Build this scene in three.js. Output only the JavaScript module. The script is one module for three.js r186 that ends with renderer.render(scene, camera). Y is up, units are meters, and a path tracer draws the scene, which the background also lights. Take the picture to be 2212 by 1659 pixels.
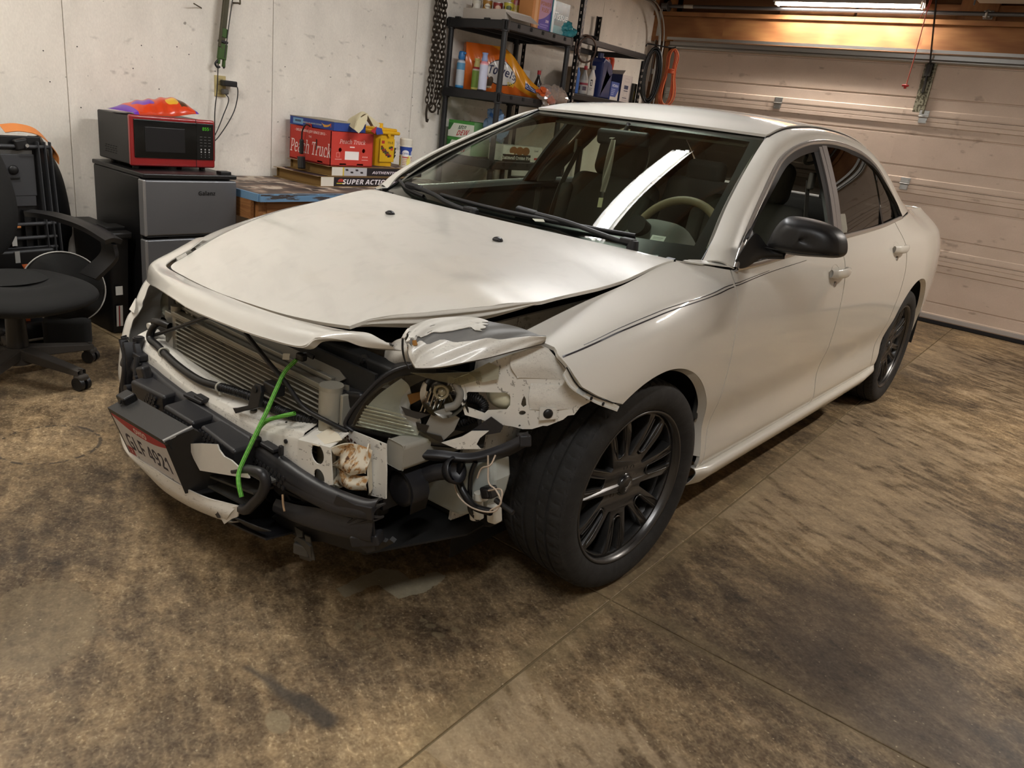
import * as THREE from 'three';
import { RoundedBoxGeometry } from 'three/addons/geometries/RoundedBoxGeometry.js';
import { mergeGeometries, mergeVertices, toCreasedNormals } from 'three/addons/utils/BufferGeometryUtils.js';
import { RectAreaLightUniformsLib } from 'three/addons/lights/RectAreaLightUniformsLib.js';
import { FontLoader } from 'three/addons/loaders/FontLoader.js';
import { TextGeometry } from 'three/addons/geometries/TextGeometry.js';

// ---------------------------------------------------------------- camera, light, exposure
const scene = new THREE.Scene();
const camera = new THREE.PerspectiveCamera(2 * Math.atan(829.5 / 1650.6) * 180 / Math.PI, 2212 / 1659, 0.05, 60);
camera.position.set(1.7243, 1.3177, 1.9013);
camera.rotation.set(-0.338015, 0.624993, 0.126964, 'YXZ');
scene.add(camera);
scene.background = new THREE.Color(0x000000);
const renderer = new THREE.WebGLRenderer({ antialias: true });
renderer.toneMapping = THREE.LinearToneMapping;
renderer.toneMappingExposure = 3.1;
renderer.shadowMap.enabled = true;
RectAreaLightUniformsLib.init();
// fluorescent shop lights: [x, y, z, runs along, intensity, colour, label]
const SHOP_LIGHTS = [
  [-0.645, 2.524, -5.58, 'x', 46, 0xfff3e8, 'white fluorescent shop light glowing above the garage door'],
  [-0.44, 2.60, -1.48, 'z', 60, 0xffffff, 'white fluorescent shop light hanging over the car roof'],
  [-1.30, 2.60, 1.30, 'z', 64, 0xfffaf2, 'white fluorescent shop light hanging over the open floor in front of the car'],
  [2.40, 2.60, -2.80, 'z', 105, 0xfff6ec, 'white fluorescent shop light hanging over the rear of the right bay'],
  [1.60, 2.60, 1.75, 'z', 48, 0xffffff, 'added unseen fluorescent shop light over the front of the right bay'],  // unseen lamp, added to brighten the wheel, bumper and near floor
];
// ---------------------------------------------------------------- helpers
const V = (x, y, z) => new THREE.Vector3(x, y, z);
const R = d => d * Math.PI / 180;
let seed = 7;
const rnd = () => { seed = (seed * 1664525 + 1013904223) >>> 0; return seed / 4294967296; };
const rr = (a, b) => a + (b - a) * rnd();
const lerp = (a, b, t) => a + (b - a) * t;
const clamp = (x, a, b) => Math.min(b, Math.max(a, x));
const smooth = (a, b, x) => { const t = clamp((x - a) / (b - a), 0, 1); return t * t * (3 - 2 * t); };
const used = {};
function numbered(n) { if (used[n] === undefined) { used[n] = 0; return n; } used[n]++; return n + '_' + String(used[n]).padStart(3, '0'); }
function mat(color, rough = .6, o = {}) { return new THREE.MeshPhysicalMaterial(Object.assign({ color, roughness: rough, side: THREE.DoubleSide }, o)); }
function clean(g) { // keep position, normal, uv only, non-indexed
  let h = g.index ? g.toNonIndexed() : g.clone();
  if (!h.attributes.normal) h.computeVertexNormals();
  if (!h.attributes.uv) h.setAttribute('uv', new THREE.BufferAttribute(new Float32Array(h.attributes.position.count * 2), 2));
  for (const k of Object.keys(h.attributes)) if (!['position', 'normal', 'uv'].includes(k)) h.deleteAttribute(k);
  h.morphAttributes = {}; h.clearGroups && h.clearGroups();
  return h;
}
const join = gs => gs.length === 1 ? gs[0] : mergeGeometries(gs.map(clean), false);
function mesh(name, g, m, parent = scene, label) {
  const o = new THREE.Mesh(Array.isArray(g) ? join(g) : g, m);
  o.name = parent === scene ? numbered(name) : name; o.castShadow = true; o.receiveShadow = true;
  if (label) o.userData.label = label;
  parent.add(o); return o;
}
function tag(o, label, category, group) { o.userData.label = label; o.userData.category = category; if (group) o.userData.group = group; return o; }
function thing(name, label, category, p = [0, 0, 0], turn = 0, group) {
  const o = new THREE.Group(); o.name = numbered(name); o.position.set(...p); o.rotation.y = turn; scene.add(o);
  return tag(o, label, category, group);
}
function struct(name, g, m, label) { const o = mesh(name, g, m); o.userData.kind = 'structure'; if (label) o.userData.label = label; return o; }
function structG(name, label) { const o = new THREE.Group(); o.name = numbered(name); o.userData.kind = 'structure'; if (label) o.userData.label = label; scene.add(o); return o; }
const T = (g, x, y, z, rx = 0, ry = 0, rz = 0) => g.applyMatrix4(new THREE.Matrix4().compose(V(x, y, z), new THREE.Quaternion().setFromEuler(new THREE.Euler(rx, ry, rz)), V(1, 1, 1)));
const box = (w, h, d, x = 0, y = 0, z = 0, rx = 0, ry = 0, rz = 0) => T(new THREE.BoxGeometry(w, h, d), x, y, z, rx, ry, rz);
const rbox = (w, h, d, r, x = 0, y = 0, z = 0, rx = 0, ry = 0, rz = 0, s = 2) => T(new RoundedBoxGeometry(w, h, d, s, Math.min(r, w / 2.01, h / 2.01, d / 2.01)), x, y, z, rx, ry, rz);
const cyl = (r1, r2, h, x = 0, y = 0, z = 0, rx = 0, ry = 0, rz = 0, s = 24) => T(new THREE.CylinderGeometry(r1, r2, h, s), x, y, z, rx, ry, rz);
const sph = (r, x = 0, y = 0, z = 0, sx = 1, sy = 1, sz = 1) => new THREE.SphereGeometry(r, 20, 14).applyMatrix4(new THREE.Matrix4().makeScale(sx, sy, sz)).translate(x, y, z);
const tor = (r, t, x = 0, y = 0, z = 0, rx = 0, ry = 0, rz = 0, s = 32) => T(new THREE.TorusGeometry(r, t, 8, s), x, y, z, rx, ry, rz);
const vecs = a => a.map(p => p.isVector3 ? p : V(...p));
function tube(pts, r, seg = 0, rad = 8, closed = false) {
  const c = new THREE.CatmullRomCurve3(vecs(pts), closed, 'centripetal');
  return new THREE.TubeGeometry(c, seg || pts.length * 8, r, rad, closed);
}
function rod(a, b, r, s = 10) { // straight cylinder from a to b
  a = V(...a); b = V(...b); const d = b.clone().sub(a), L = d.length();
  const g = new THREE.CylinderGeometry(r, r, L, s); g.applyQuaternion(new THREE.Quaternion().setFromUnitVectors(V(0, 1, 0), d.normalize())); g.translate(...a.add(b).multiplyScalar(.5).toArray()); return g;
}
function bar(a, b, w, h, up = [0, 1, 0], r = 0) { // box beam from a to b, w wide, h along up
  const A = V(...a), B = V(...b), d = B.clone().sub(A), L = d.length(); d.normalize();
  const U = V(...up); const X = new THREE.Vector3().crossVectors(U, d).normalize(); const Y = new THREE.Vector3().crossVectors(d, X);
  const g = r ? new RoundedBoxGeometry(w, h, L, 2, r) : new THREE.BoxGeometry(w, h, L);
  const m = new THREE.Matrix4().makeBasis(X, Y, d).setPosition(A.add(B).multiplyScalar(.5)); return g.applyMatrix4(m);
}
const lathe = (pts, s = 32) => new THREE.LatheGeometry(pts.map(p => new THREE.Vector2(p[0], p[1])), s);
function extr(pts, depth, o = {}) { // 2D outline in xy, extruded along +z
  const s = new THREE.Shape(pts.map(p => new THREE.Vector2(p[0], p[1])));
  for (const h of o.holes || []) s.holes.push(new THREE.Path(h.map(p => new THREE.Vector2(p[0], p[1]))));
  return new THREE.ExtrudeGeometry(s, { depth, bevelEnabled: !!o.bevel, bevelSize: o.bevel || 0, bevelThickness: o.bevel || 0, bevelOffset: -(o.bevel || 0), bevelSegments: o.bs || 2, curveSegments: 12 });
}
// outline given as 3D points lying (nearly) in a plane -> solid sheet of real thickness; bends off the plane are kept
function slab(pts, th, o = {}) {
  const P = vecs(pts), n = V(0, 0, 0), c = V(0, 0, 0);
  P.forEach((p, i) => { const q = P[(i + 1) % P.length]; n.x += (p.y - q.y) * (p.z + q.z); n.y += (p.z - q.z) * (p.x + q.x); n.z += (p.x - q.x) * (p.y + q.y); c.add(p); });
  n.normalize(); c.multiplyScalar(1 / P.length);
  if (o.face && n.dot(V(...o.face)) < 0) n.negate();
  const X = P[1].clone().sub(P[0]); X.addScaledVector(n, -X.dot(n)).normalize(); const Y = new THREE.Vector3().crossVectors(n, X);
  const to2 = p => { const d = p.clone().sub(c); return [d.dot(X), d.dot(Y)]; };
  const g = extr(P.map(to2), th, { bevel: o.bevel, holes: (o.holes || []).map(h => vecs(h).map(to2)) });
  g.translate(0, 0, -th);
  return g.applyMatrix4(new THREE.Matrix4().makeBasis(X, Y, n).setPosition(c));
}
const circle3 = (c, u, v, r, n = 20) => { const o = []; for (let i = 0; i < n; i++) { const a = i / n * 2 * Math.PI; o.push([0, 1, 2].map(k => c[k] + r * (u[k] * Math.cos(a) + v[k] * Math.sin(a)))); } return o; };
// parametric surface; thick > 0 gives it a second skin and closed rims
function surf(fn, nu, nv, thick = 0, o = {}) {
  const P = [], e = 1e-3;
  const N = (u, v) => {
    const a = fn(Math.max(0, u - e), v), b = fn(Math.min(1, u + e), v), c = fn(u, Math.max(0, v - e)), d = fn(u, Math.min(1, v + e));
    const n = V(b[0] - a[0], b[1] - a[1], b[2] - a[2]).cross(V(d[0] - c[0], d[1] - c[1], d[2] - c[2]));
    if (n.lengthSq() < 1e-16) return V(0, 1, 0); return n.normalize();
  };
  const pos = [], nor = [], uv = [], idx = [];
  const us = o.us || null;
  for (let i = 0; i <= nu; i++) for (let j = 0; j <= nv; j++) { const u = us ? us(i / nu) : i / nu, v = o.vs ? clamp(o.vs(j / nv), 0, 1) : j / nv, p = fn(u, v), n = o.normal ? o.normal(u, v, p) : N(u, v); pos.push(...p); nor.push(n.x, n.y, n.z); if (o.uv) uv.push(...o.uv(u, v, p)); else uv.push(u, v); }
  for (let i = 0; i < nu; i++) for (let j = 0; j < nv; j++) { const a = i * (nv + 1) + j, b = a + nv + 1; idx.push(a, b, b + 1, a, b + 1, a + 1); }
  const g = new THREE.BufferGeometry();
  g.setAttribute('position', new THREE.Float32BufferAttribute(pos, 3)); g.setAttribute('normal', new THREE.Float32BufferAttribute(nor, 3)); g.setAttribute('uv', new THREE.Float32BufferAttribute(uv, 2)); g.setIndex(idx);
  if (o.cvn) g.computeVertexNormals();
  if (!thick) return g;
  const s = o.flip ? 1 : -1, pos2 = pos.slice(), nor2 = nor.map(x => -x);
  for (let i = 0; i < pos.length; i++) pos2[i] += s * thick * nor[i];
  const g2 = new THREE.BufferGeometry(); g2.setAttribute('position', new THREE.Float32BufferAttribute(pos2, 3)); g2.setAttribute('normal', new THREE.Float32BufferAttribute(nor2, 3)); g2.setAttribute('uv', new THREE.Float32BufferAttribute(uv, 2)); g2.setIndex(idx.flatMap((q, k) => k % 3 ? [] : [idx[k], idx[k + 2], idx[k + 1]]));
  const rim = []; const at = (A, i, j) => { const k = 3 * (i * (nv + 1) + j); return [A[k], A[k + 1], A[k + 2]]; };
  const quad = (a, b, c, d) => rim.push(...a, ...b, ...c, ...a, ...c, ...d);
  for (let i = 0; i < nu; i++) for (const j of [0, nv]) quad(at(pos, i, j), at(pos, i + 1, j), at(pos2, i + 1, j), at(pos2, i, j));
  for (let j = 0; j < nv; j++) for (const i of [0, nu]) quad(at(pos, i, j), at(pos, i, j + 1), at(pos2, i, j + 1), at(pos2, i, j));
  const g3 = new THREE.BufferGeometry(); g3.setAttribute('position', new THREE.Float32BufferAttribute(rim, 3)); g3.computeVertexNormals();
  return join([g, g2, g3]);
}
// Catmull-Rom through points: returns f(t)
function spl(pts) {
  const n = pts.length - 1;
  return t => {
    const s = clamp(t, 0, 1) * n, i = Math.min(n - 1, Math.floor(s)), f = s - i, k = pts[0].length, r = [];
    const p1 = pts[i], p2 = pts[i + 1], p0 = i > 0 ? pts[i - 1] : p1.map((x, q) => 2 * x - p2[q]), p3 = i + 2 <= n ? pts[i + 2] : p2.map((x, q) => 2 * x - p1[q]);
    for (let q = 0; q < k; q++) r.push(.5 * (2 * p1[q] + (p2[q] - p0[q]) * f + (2 * p0[q] - 5 * p1[q] + 4 * p2[q] - p3[q]) * f * f + (3 * p1[q] - p0[q] - 3 * p2[q] + p3[q]) * f * f * f));
    return r;
  };
}
const net = rows => { const fs = rows.map(spl); return (u, v) => spl(fs.map(f => f(v)))(u); }; // rows run along u, points along v
const poly = pts => { const n = pts.length - 1; return t => { const s = clamp(t, 0, 1) * n, i = Math.min(n - 1, Math.floor(s)), f = s - i; return pts[i].map((x, q) => lerp(x, pts[i + 1][q], f)); }; };
function resample(pts, n) { // arc-length resampling of a polyline
  const L = [0]; for (let i = 1; i < pts.length; i++) L.push(L[i - 1] + Math.hypot(...pts[i].map((x, q) => x - pts[i - 1][q])));
  const o = []; let j = 0; for (let i = 0; i <= n; i++) { const s = L[L.length - 1] * i / n; while (j < L.length - 2 && L[j + 1] < s) j++; const f = (s - L[j]) / ((L[j + 1] - L[j]) || 1); o.push(pts[j].map((x, q) => lerp(x, pts[j + 1][q], clamp(f, 0, 1)))); } return o;
}
const curve = (pts, n = 60) => { const f = spl(pts), o = []; for (let i = 0; i <= n; i++) o.push(f(i / n)); return o; };
function pchip(xs, ys) {
  const n = xs.length, h = [], d = [], m = new Array(n).fill(0);
  for (let i = 0; i < n - 1; i++) { h.push(xs[i + 1] - xs[i]); d.push((ys[i + 1] - ys[i]) / h[i]); }
  m[0] = d[0]; m[n - 1] = d[n - 2];
  for (let i = 1; i < n - 1; i++) if (d[i - 1] * d[i] > 0) { const a = 2 * h[i] + h[i - 1], b = h[i] + 2 * h[i - 1]; m[i] = (a + b) / (a / d[i - 1] + b / d[i]); }
  return x => { x = clamp(x, xs[0], xs[n - 1]); let i = 0; while (i < n - 2 && x > xs[i + 1]) i++; const t = (x - xs[i]) / h[i]; return (1 + 2 * t) * (1 - t) * (1 - t) * ys[i] + t * (1 - t) * (1 - t) * h[i] * m[i] + t * t * (3 - 2 * t) * ys[i + 1] + t * t * (t - 1) * h[i] * m[i + 1]; };
}
// value noise on a hashed lattice
const HASH = new Float32Array(65536); for (let i = 0; i < 65536; i++) HASH[i] = rnd();
const vh = (x, y) => HASH[((x * 73856093) ^ (y * 19349663)) & 65535];
function vn(x, y) { const i = Math.floor(x), j = Math.floor(y), f = x - i, g = y - j, u = f * f * (3 - 2 * f), v = g * g * (3 - 2 * g); const a = vh(i, j), b = vh(i + 1, j), c = vh(i, j + 1), d = vh(i + 1, j + 1); return a + (b - a) * u + (c - a) * v + (a - b - c + d) * u * v; }
function fbm(x, y, o = 5) { let s = 0, a = .5, n = 0; for (let i = 0; i < o; i++) { s += a * vn(x, y); n += a; x = x * 2.03 + 17.1; y = y * 2.03 + 5.7; a *= .5; } return s / n; }
function dataTex(w, h, fn, srgb = true) {
  const d = new Uint8Array(w * h * 4);
  for (let j = 0; j < h; j++) for (let i = 0; i < w; i++) { const c = fn(i, j), k = 4 * (j * w + i); d[k] = clamp(c[0], 0, 255); d[k + 1] = clamp(c[1], 0, 255); d[k + 2] = clamp(c[2], 0, 255); d[k + 3] = 255; }
  const t = new THREE.DataTexture(d, w, h); t.magFilter = THREE.LinearFilter; t.minFilter = THREE.LinearMipmapLinearFilter; t.generateMipmaps = true; t.wrapS = t.wrapT = THREE.RepeatWrapping; if (srgb) t.colorSpace = THREE.SRGBColorSpace; t.needsUpdate = true; return t;
}
function canvasTex(w, h, draw) { const c = document.createElement('canvas'); c.width = w; c.height = h; const x = c.getContext('2d'); draw(x, w, h); const t = new THREE.CanvasTexture(c); t.colorSpace = THREE.SRGBColorSpace; return t; }
function uvPlanar(g, ax, ay, s = 1) { // uv in metres from two axes
  const p = g.attributes.position, u = new Float32Array(p.count * 2); for (let i = 0; i < p.count; i++) { u[2 * i] = p.getComponent(i, ax) * s; u[2 * i + 1] = p.getComponent(i, ay) * s; } g.setAttribute('uv', new THREE.BufferAttribute(u, 2)); return g;
}
// ---------------------------------------------------------------- room
const XW = -2.6, XR = 4.1, ZD = -5.77, ZF = 3.4, YC = 2.95;
// concrete floor: four slabs with sawn joints at x = 0.89 and z = 0.107
const JX = 0.89, JZ = 0.107;
function inEll(x, z, cx, cz, rx, rz, a) { const c = Math.cos(a), s = Math.sin(a), dx = x - cx, dz = z - cz; return Math.hypot((c * dx + s * dz) / rx, (-s * dx + c * dz) / rz); }
function segD(x, z, a, b, c, d) { const t = clamp(((x - a) * (c - a) + (z - b) * (d - b)) / ((c - a) ** 2 + (d - b) ** 2), 0, 1); return Math.hypot(x - a - t * (c - a), z - b - t * (d - b)); }
function inPoly(x, z, P) { let r = false; for (let i = 0, j = P.length - 1; i < P.length; j = i++) { const [a, b] = P[i], [c, d] = P[j]; if ((b > z) !== (d > z) && x < (c - a) * (z - b) / (d - b) + a) r = !r; } return r; }
const PATCH_A = [[0.315, 0.667], [0.315, 0.574], [0.324, 0.5], [0.365, 0.473], [0.421, 0.48], [0.442, 0.394], [0.48, 0.388], [0.492, 0.427], [0.492, 0.495], [0.466, 0.57], [0.439, 0.571], [0.38, 0.561], [0.371, 0.588], [0.365, 0.676]];
// slow tone of the concrete on a 2 cm lattice, fine grain per pixel
const CG = { x0: XW - .2, z0: ZD - .4, s: .02, w: Math.ceil((XR - XW + .5) / .02) + 2, h: Math.ceil((ZF - ZD + .7) / .02) + 2 }; CG.a = new Float32Array(CG.w * CG.h); CG.b = new Float32Array(CG.w * CG.h);
for (let j = 0; j < CG.h; j++) for (let i = 0; i < CG.w; i++) { const x = CG.x0 + i * CG.s, z = CG.z0 + j * CG.s; const w1 = fbm(x * 1.1 + 3, z * 1.1 + 9, 4), w2 = fbm(x * 3.1 + w1 * 2, z * 3.1, 5);
  CG.a[j * CG.w + i] = .44 + (w1 - .5) * .62 + (w2 - .5) * .48 + .20 * smooth(.50, .68, fbm(x * .8 + 31, z * .8 + 2, 3)) - .16 * smooth(.48, .66, fbm(x * 1.5 + 77, z * 1.5 + 13, 4)); CG.b[j * CG.w + i] = w2; }
const cgAt = (A, x, z) => { const p = (x - CG.x0) / CG.s, q = (z - CG.z0) / CG.s, i = p | 0, j = q | 0, f = p - i, g = q - j, k = j * CG.w + i; return (A[k] * (1 - f) + A[k + 1] * f) * (1 - g) + (A[k + CG.w] * (1 - f) + A[k + CG.w + 1] * f) * g; };
const CHIPS = [[0.481, 0.727, 0.017], [0.516, 0.689, 0.015], [0.546, 0.737, 0.014], [0.652, 0.599, 0.018], [0.667, 0.549, 0.016], [0.61, 0.588, 0.014], [0.578, 0.587, 0.011]];
function concrete(x, z) {
  const w2 = cgAt(CG.b, x, z), w3 = fbm(x * 13 + 40, z * 19 + w2 * 3, 2), w4 = fbm(x * 52, z * 66 + 9, 2), sw = fbm(x * 6 + z * 3, z * 34 - x * 18, 3);
  let t = cgAt(CG.a, x, z) + (w3 - .5) * .46 + (w4 - .5) * .32 + (sw - .5) * .44;
  t = .5 + (t - .47) * 1.25; let r = lerp(76, 172, t), g = lerp(62, 147, t), b = lerp(44, 110, t); const sp = vn(x * 210, z * 210), sc = fbm(x * 95 + z * 60, z * 240 - x * 150, 2); const r1 = 1 - Math.abs(2 * vn(x * 34 + z * 12 + 5, z * 40 - x * 9) - 1), r2 = 1 - Math.abs(2 * vn(x * 88 - z * 31, z * 84 + x * 27 + 3) - 1); const fg = (sp - .5) * 30 + (sc > .64 ? (sc - .64) * 150 : 0) + (r1 ** 10 - .12) * 16 + (r2 ** 8 - .14) * 15 - (vn(x * 120 + 9, z * 120) > .84 ? 16 : 0); r += fg; g += fg; b += fg * .9;
  const put = (R_, G_, B_, a) => { r = lerp(r, R_, a); g = lerp(g, G_, a); b = lerp(b, B_, a); };
  // dirt along the sawn joints
  const dj = Math.min(Math.abs(x - JX), Math.abs(z - JZ)); put(148, 130, 96, .42 * smooth(.085, .012, dj + (w3 - .5) * .07) * (z > -1.2 ? 1 : .35));
  if (z > .3 && x < 1.2 && x > -1.4 && z < 1.7) {
  if (inPoly(x + (w4 - .5) * .012, z + (w3 - .5) * .012, PATCH_A)) put(150, 143, 122, .8);
  const e1 = inEll(x, z, -.04, 1.30, .19, .155, .5) + (w2 - .5) * .35 + (w3 - .5) * .25; put(142, 126, 98, .5 * smooth(1.04, .90, e1 + (w4 - .5) * .25));
  const e2 = inEll(x, z, .612, 1.074, .036, .026, .3) + (w3 - .5) * .3; put(146, 134, 106, .6 * smooth(1.05, .95, e2));
  const d3 = segD(x, z, .42, 1.023, .68, .992); put(44, 42, 40, .60 * smooth(.026, .004, d3 + (w3 - .5) * .03));
  for (const [a, c, q] of CHIPS) { const e = inEll(x, z, a, c, q, q * .6, a * 9) + (w3 - .5) * .5; put(138, 126, 98, .5 * smooth(1.05, .9, e)); }
  // ring print left of the plate
  const ring = Math.abs(Math.hypot(x + 1.04, z - .86) - .165); if (fbm(x * 90, z * 90, 2) > .5) put(40, 36, 32, .6 * smooth(.009, .003, ring));
  }
  if (x > JX) {
  const d4 = segD(x, z, 1.95, -.05, 1.66, .52); put(70, 58, 46, .5 * smooth(.03, .005, d4 + (w3 - .5) * .05));
  const bayLight = fbm(x * .9 + 4, z * .9 + 60, 3) + (w3 - .5) * .35 + (sw - .5) * .5; if (z < .9) put(172, 154, 128, .42 * smooth(.44, .60, bayLight)); const oil = inEll(x, z, 2.15, -.95, .34, .22, .4) + (w2 - .5) * .7; put(72, 62, 52, .55 * smooth(1.1, .6, oil));  // pale patches put right-bay light into the concrete colour; oil is a stain
  const oil2 = inEll(x, z, 1.55, -.25, .5, .3, .9) + (w2 - .5) * .9; put(74, 62, 52, .42 * smooth(1.1, .5, oil2));
  }
  if (HASH[((Math.floor(x * 300) * 7919) ^ (Math.floor(z * 300) * 104729)) & 65535] > .9985) put(196, 182, 150, .7);
  return [r, g, b];
}
const floor = structG('floor', 'stained brown grey concrete floor with sawn joints');
mesh('joint_bed', box(XR - XW + .4, .06, ZF - ZD + .6, (XR + XW) / 2, -.034, (ZF + ZD) / 2), mat(0x75664a, .95), floor);
function slabPiece(x0, x1, z0, z1, res) {
  const g = .0028, a0 = x0 + g, a1 = x1 - g, b0 = z0 + g, b1 = z1 - g, w = Math.min(2048, Math.round((a1 - a0) * res)), h = Math.min(2048, Math.round((b1 - b0) * res));
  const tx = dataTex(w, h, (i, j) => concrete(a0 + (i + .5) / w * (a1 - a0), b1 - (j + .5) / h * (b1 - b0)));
  const rg = dataTex(256, 256, (i, j) => { const q = fbm(i * .05, j * .05, 4); const v = lerp(105, 225, q); return [v, v, v]; }, false);
  const G = new RoundedBoxGeometry(a1 - a0, .06, b1 - b0, 1, .003); G.translate((a0 + a1) / 2, -.03, (b0 + b1) / 2);
  const p = G.attributes.position, u = new Float32Array(p.count * 2); for (let i = 0; i < p.count; i++) { u[2 * i] = (p.getX(i) - a0) / (a1 - a0); u[2 * i + 1] = (b1 - p.getZ(i)) / (b1 - b0); } G.setAttribute('uv', new THREE.BufferAttribute(u, 2));
  mesh('slab', G, mat(0xffffff, 1, { map: tx, roughnessMap: rg, bumpMap: rg, bumpScale: .0012 }), floor);
}
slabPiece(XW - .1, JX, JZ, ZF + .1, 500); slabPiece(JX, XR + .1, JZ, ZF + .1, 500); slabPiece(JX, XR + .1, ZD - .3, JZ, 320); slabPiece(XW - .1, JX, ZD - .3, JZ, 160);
// left wall: painted plywood sheets 1.22 m wide with seams
const wallTex = dataTex(1400, 1400, (i, j) => {
  const x = i / 350, y = j / 350; let a = 236 + 12 * (fbm(x * 1.2, y * .6, 4) - .5) + 20 * (fbm(x * 9, y * 5, 4) - .5) + 10 * (vn(i * .9, j * .35) - .5);
  let s = 0; const q = fbm(x * 14 + 90, y * 26 + 4, 3); if (q > .76) s = (q - .76) * 260; if (fbm(x * 30 + 7, y * 30, 2) > .93) s += 70;
  a -= s; return [a, a - 6, a - 17];
});
const sheetM = [];
for (let k = 0; k < 3; k++) { const t = wallTex.clone(); t.offset.set(k * .37, k * .21); t.needsUpdate = true; sheetM.push(mat(0xffffff, .82, { map: t, bumpMap: t, bumpScale: .0015 })); }
const wallL = structG('wall_left', 'white painted plywood side wall with scuffs');
mesh('wall_core', box(.12, YC + .2, ZF - ZD + .6, XW - .075, YC / 2, (ZF + ZD) / 2), mat(0x6b6154, .9), wallL);
for (let k = 0, z = 3.66; z > ZD - .2; z -= 1.2075, k++) {
  const z0 = Math.max(z - 1.2075, ZD - .15), L = z - z0 - .004; if (L < .05) break;
  const g = rbox(.014, YC, L, .002, XW - .007, YC / 2, z0 + L / 2 + .002, 0, 0, 0, 1); uvPlanar(g, 2, 1, .25); mesh('plywood_sheet', g, sheetM[k % 3], wallL);
}
// nail heads and small dark marks on the sheets
const marks = []; for (const [z, y] of [[-.02, 1.37], [-.02, 1.08], [-.35, 1.42], [-.55, 1.44], [-.62, 1.41], [-.78, 1.34], [-.44, 1.21], [-1.26, 1.42], [-1.30, 1.0], [.12, 1.19], [.14, 1.33], [-2.37, 1.1], [-2.38, 1.34], [-.66, 1.05], [-.3, 1.3]]) marks.push(cyl(.003, .003, .002, XW + .001, y, z, 0, 0, R(90), 8));
mesh('nail_head', marks, mat(0x2b2622, .6), wallL);
const plain = mat(0xcbbfae, .85);
struct('wall_right', box(.12, YC + .2, ZF - ZD + .6, XR + .06, YC / 2, (ZF + ZD) / 2), plain, 'plain painted side wall of the garage');
struct('wall_front', box(XR - XW + .4, YC + .2, .12, (XR + XW) / 2, YC / 2, ZF + .06), plain, 'plain painted wall facing the garage door');
// wood textures
function woodTex(seedX, light, dark, sc = 1) {
  return dataTex(1024, 256, (i, j) => { const x = i / 1024 * 4, y = j / 256; const w = fbm(x * .7 + seedX, y * 3 + seedX, 3); const g = .5 + .5 * Math.sin((y * 34 + w * 22) * sc); const f = fbm(x * 3 + seedX, y * 90, 3); let t = g * .45 + f * .55; const kx = (x * .8 + seedX) % 1, ky = y; const kn = Math.hypot((kx - .5) * 3, (ky - .4 - .3 * vn(Math.floor(x * .8 + seedX), 3)) * 1.2); t -= .8 * smooth(.075, .02, kn); return [0, 1, 2].map(q => lerp(dark[q], light[q], clamp(t, 0, 1))); });
}
const pine = [0, 1, 2].map(k => mat(0xffffff, .62, { map: woodTex(k * 3.7 + 1, [166, 118, 70], [124, 78, 42]) }));
const dpine = mat(0xffffff, .75, { map: woodTex(8.3, [122, 84, 50], [84, 54, 30]) });
function board(name, x0, x1, y0, y1, z0, z1, m, parent) { const g = rbox(x1 - x0, y1 - y0, z1 - z0, .003, (x0 + x1) / 2, (y0 + y1) / 2, (z0 + z1) / 2, 0, 0, 0, 1); const L = x1 - x0 > Math.max(y1 - y0, z1 - z0) ? 0 : (y1 - y0 > z1 - z0 ? 1 : 2); uvPlanar(g, L, L === 1 ? (x1 - x0 > z1 - z0 ? 0 : 2) : (L === 2 ? (y1 - y0 > x1 - x0 ? 1 : 0) : 1), .55); return mesh(name, g, m, parent); }
// wall above and beside the garage door
const wallB = structG('wall_back', 'timber framed wall around the garage door');
mesh('sheathing', [box(XR - XW + .4, YC - 2.1, .06, (XR + XW) / 2, (YC + 2.3) / 2 + .1, ZD - .12), box(1.6, YC, .06, XR - .55, YC / 2, ZD - .12), box(.34, YC, .06, XW + .08, YC / 2, ZD - .12)], dpine, wallB);
board('header_board', XW, XR, 2.20, 2.435, ZD - .05, ZD + .0, pine[0], wallB);
board('header_board', XW, XR, 2.437, 2.475, ZD - .06, ZD + .035, pine[1], wallB);
board('header_board', -1.30, -.62, 2.476, 2.60, ZD - .06, ZD - .02, pine[2], wallB);
board('header_board', -.60, XR, 2.476, 2.60, ZD - .075, ZD - .03, pine[1], wallB);
board('stud', XW, XW + .045, 2.476, YC, ZD - .06, ZD + .03, pine[2], wallB); board('stud', XW + .17, XW + .21, 2.476, YC, ZD - .06, ZD + .03, pine[1], wallB);
board('stud', .22, .50, 2.476, YC, ZD - .06, ZD + .012, pine[0], wallB); board('stud', 1.3, 1.345, 2.476, YC, ZD - .06, ZD + .03, pine[2], wallB);
board('jamb', XW + .165, XW + .215, 0, 2.2, ZD - .08, ZD - .015, pine[2], wallB); board('jamb', 2.55, 2.60, 0, 2.2, ZD - .08, ZD - .015, pine[2], wallB);
// ceiling: exposed joists under dark decking
const ceil = structG('ceiling', 'dark deck ceiling with exposed wooden joists');
mesh('ceiling_deck', box(XR - XW + .4, .08, ZF - ZD + .6, (XR + XW) / 2, YC + .04, (ZF + ZD) / 2), mat(0x8a7a66, .9), ceil);
for (let k = 0; k < 11; k++) { const x = -2.3 + k * .61; board('joist', x - .019, x + .019, YC - .19, YC, ZD, ZF, k % 2 ? pine[1] : pine[2], ceil); }
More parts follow.
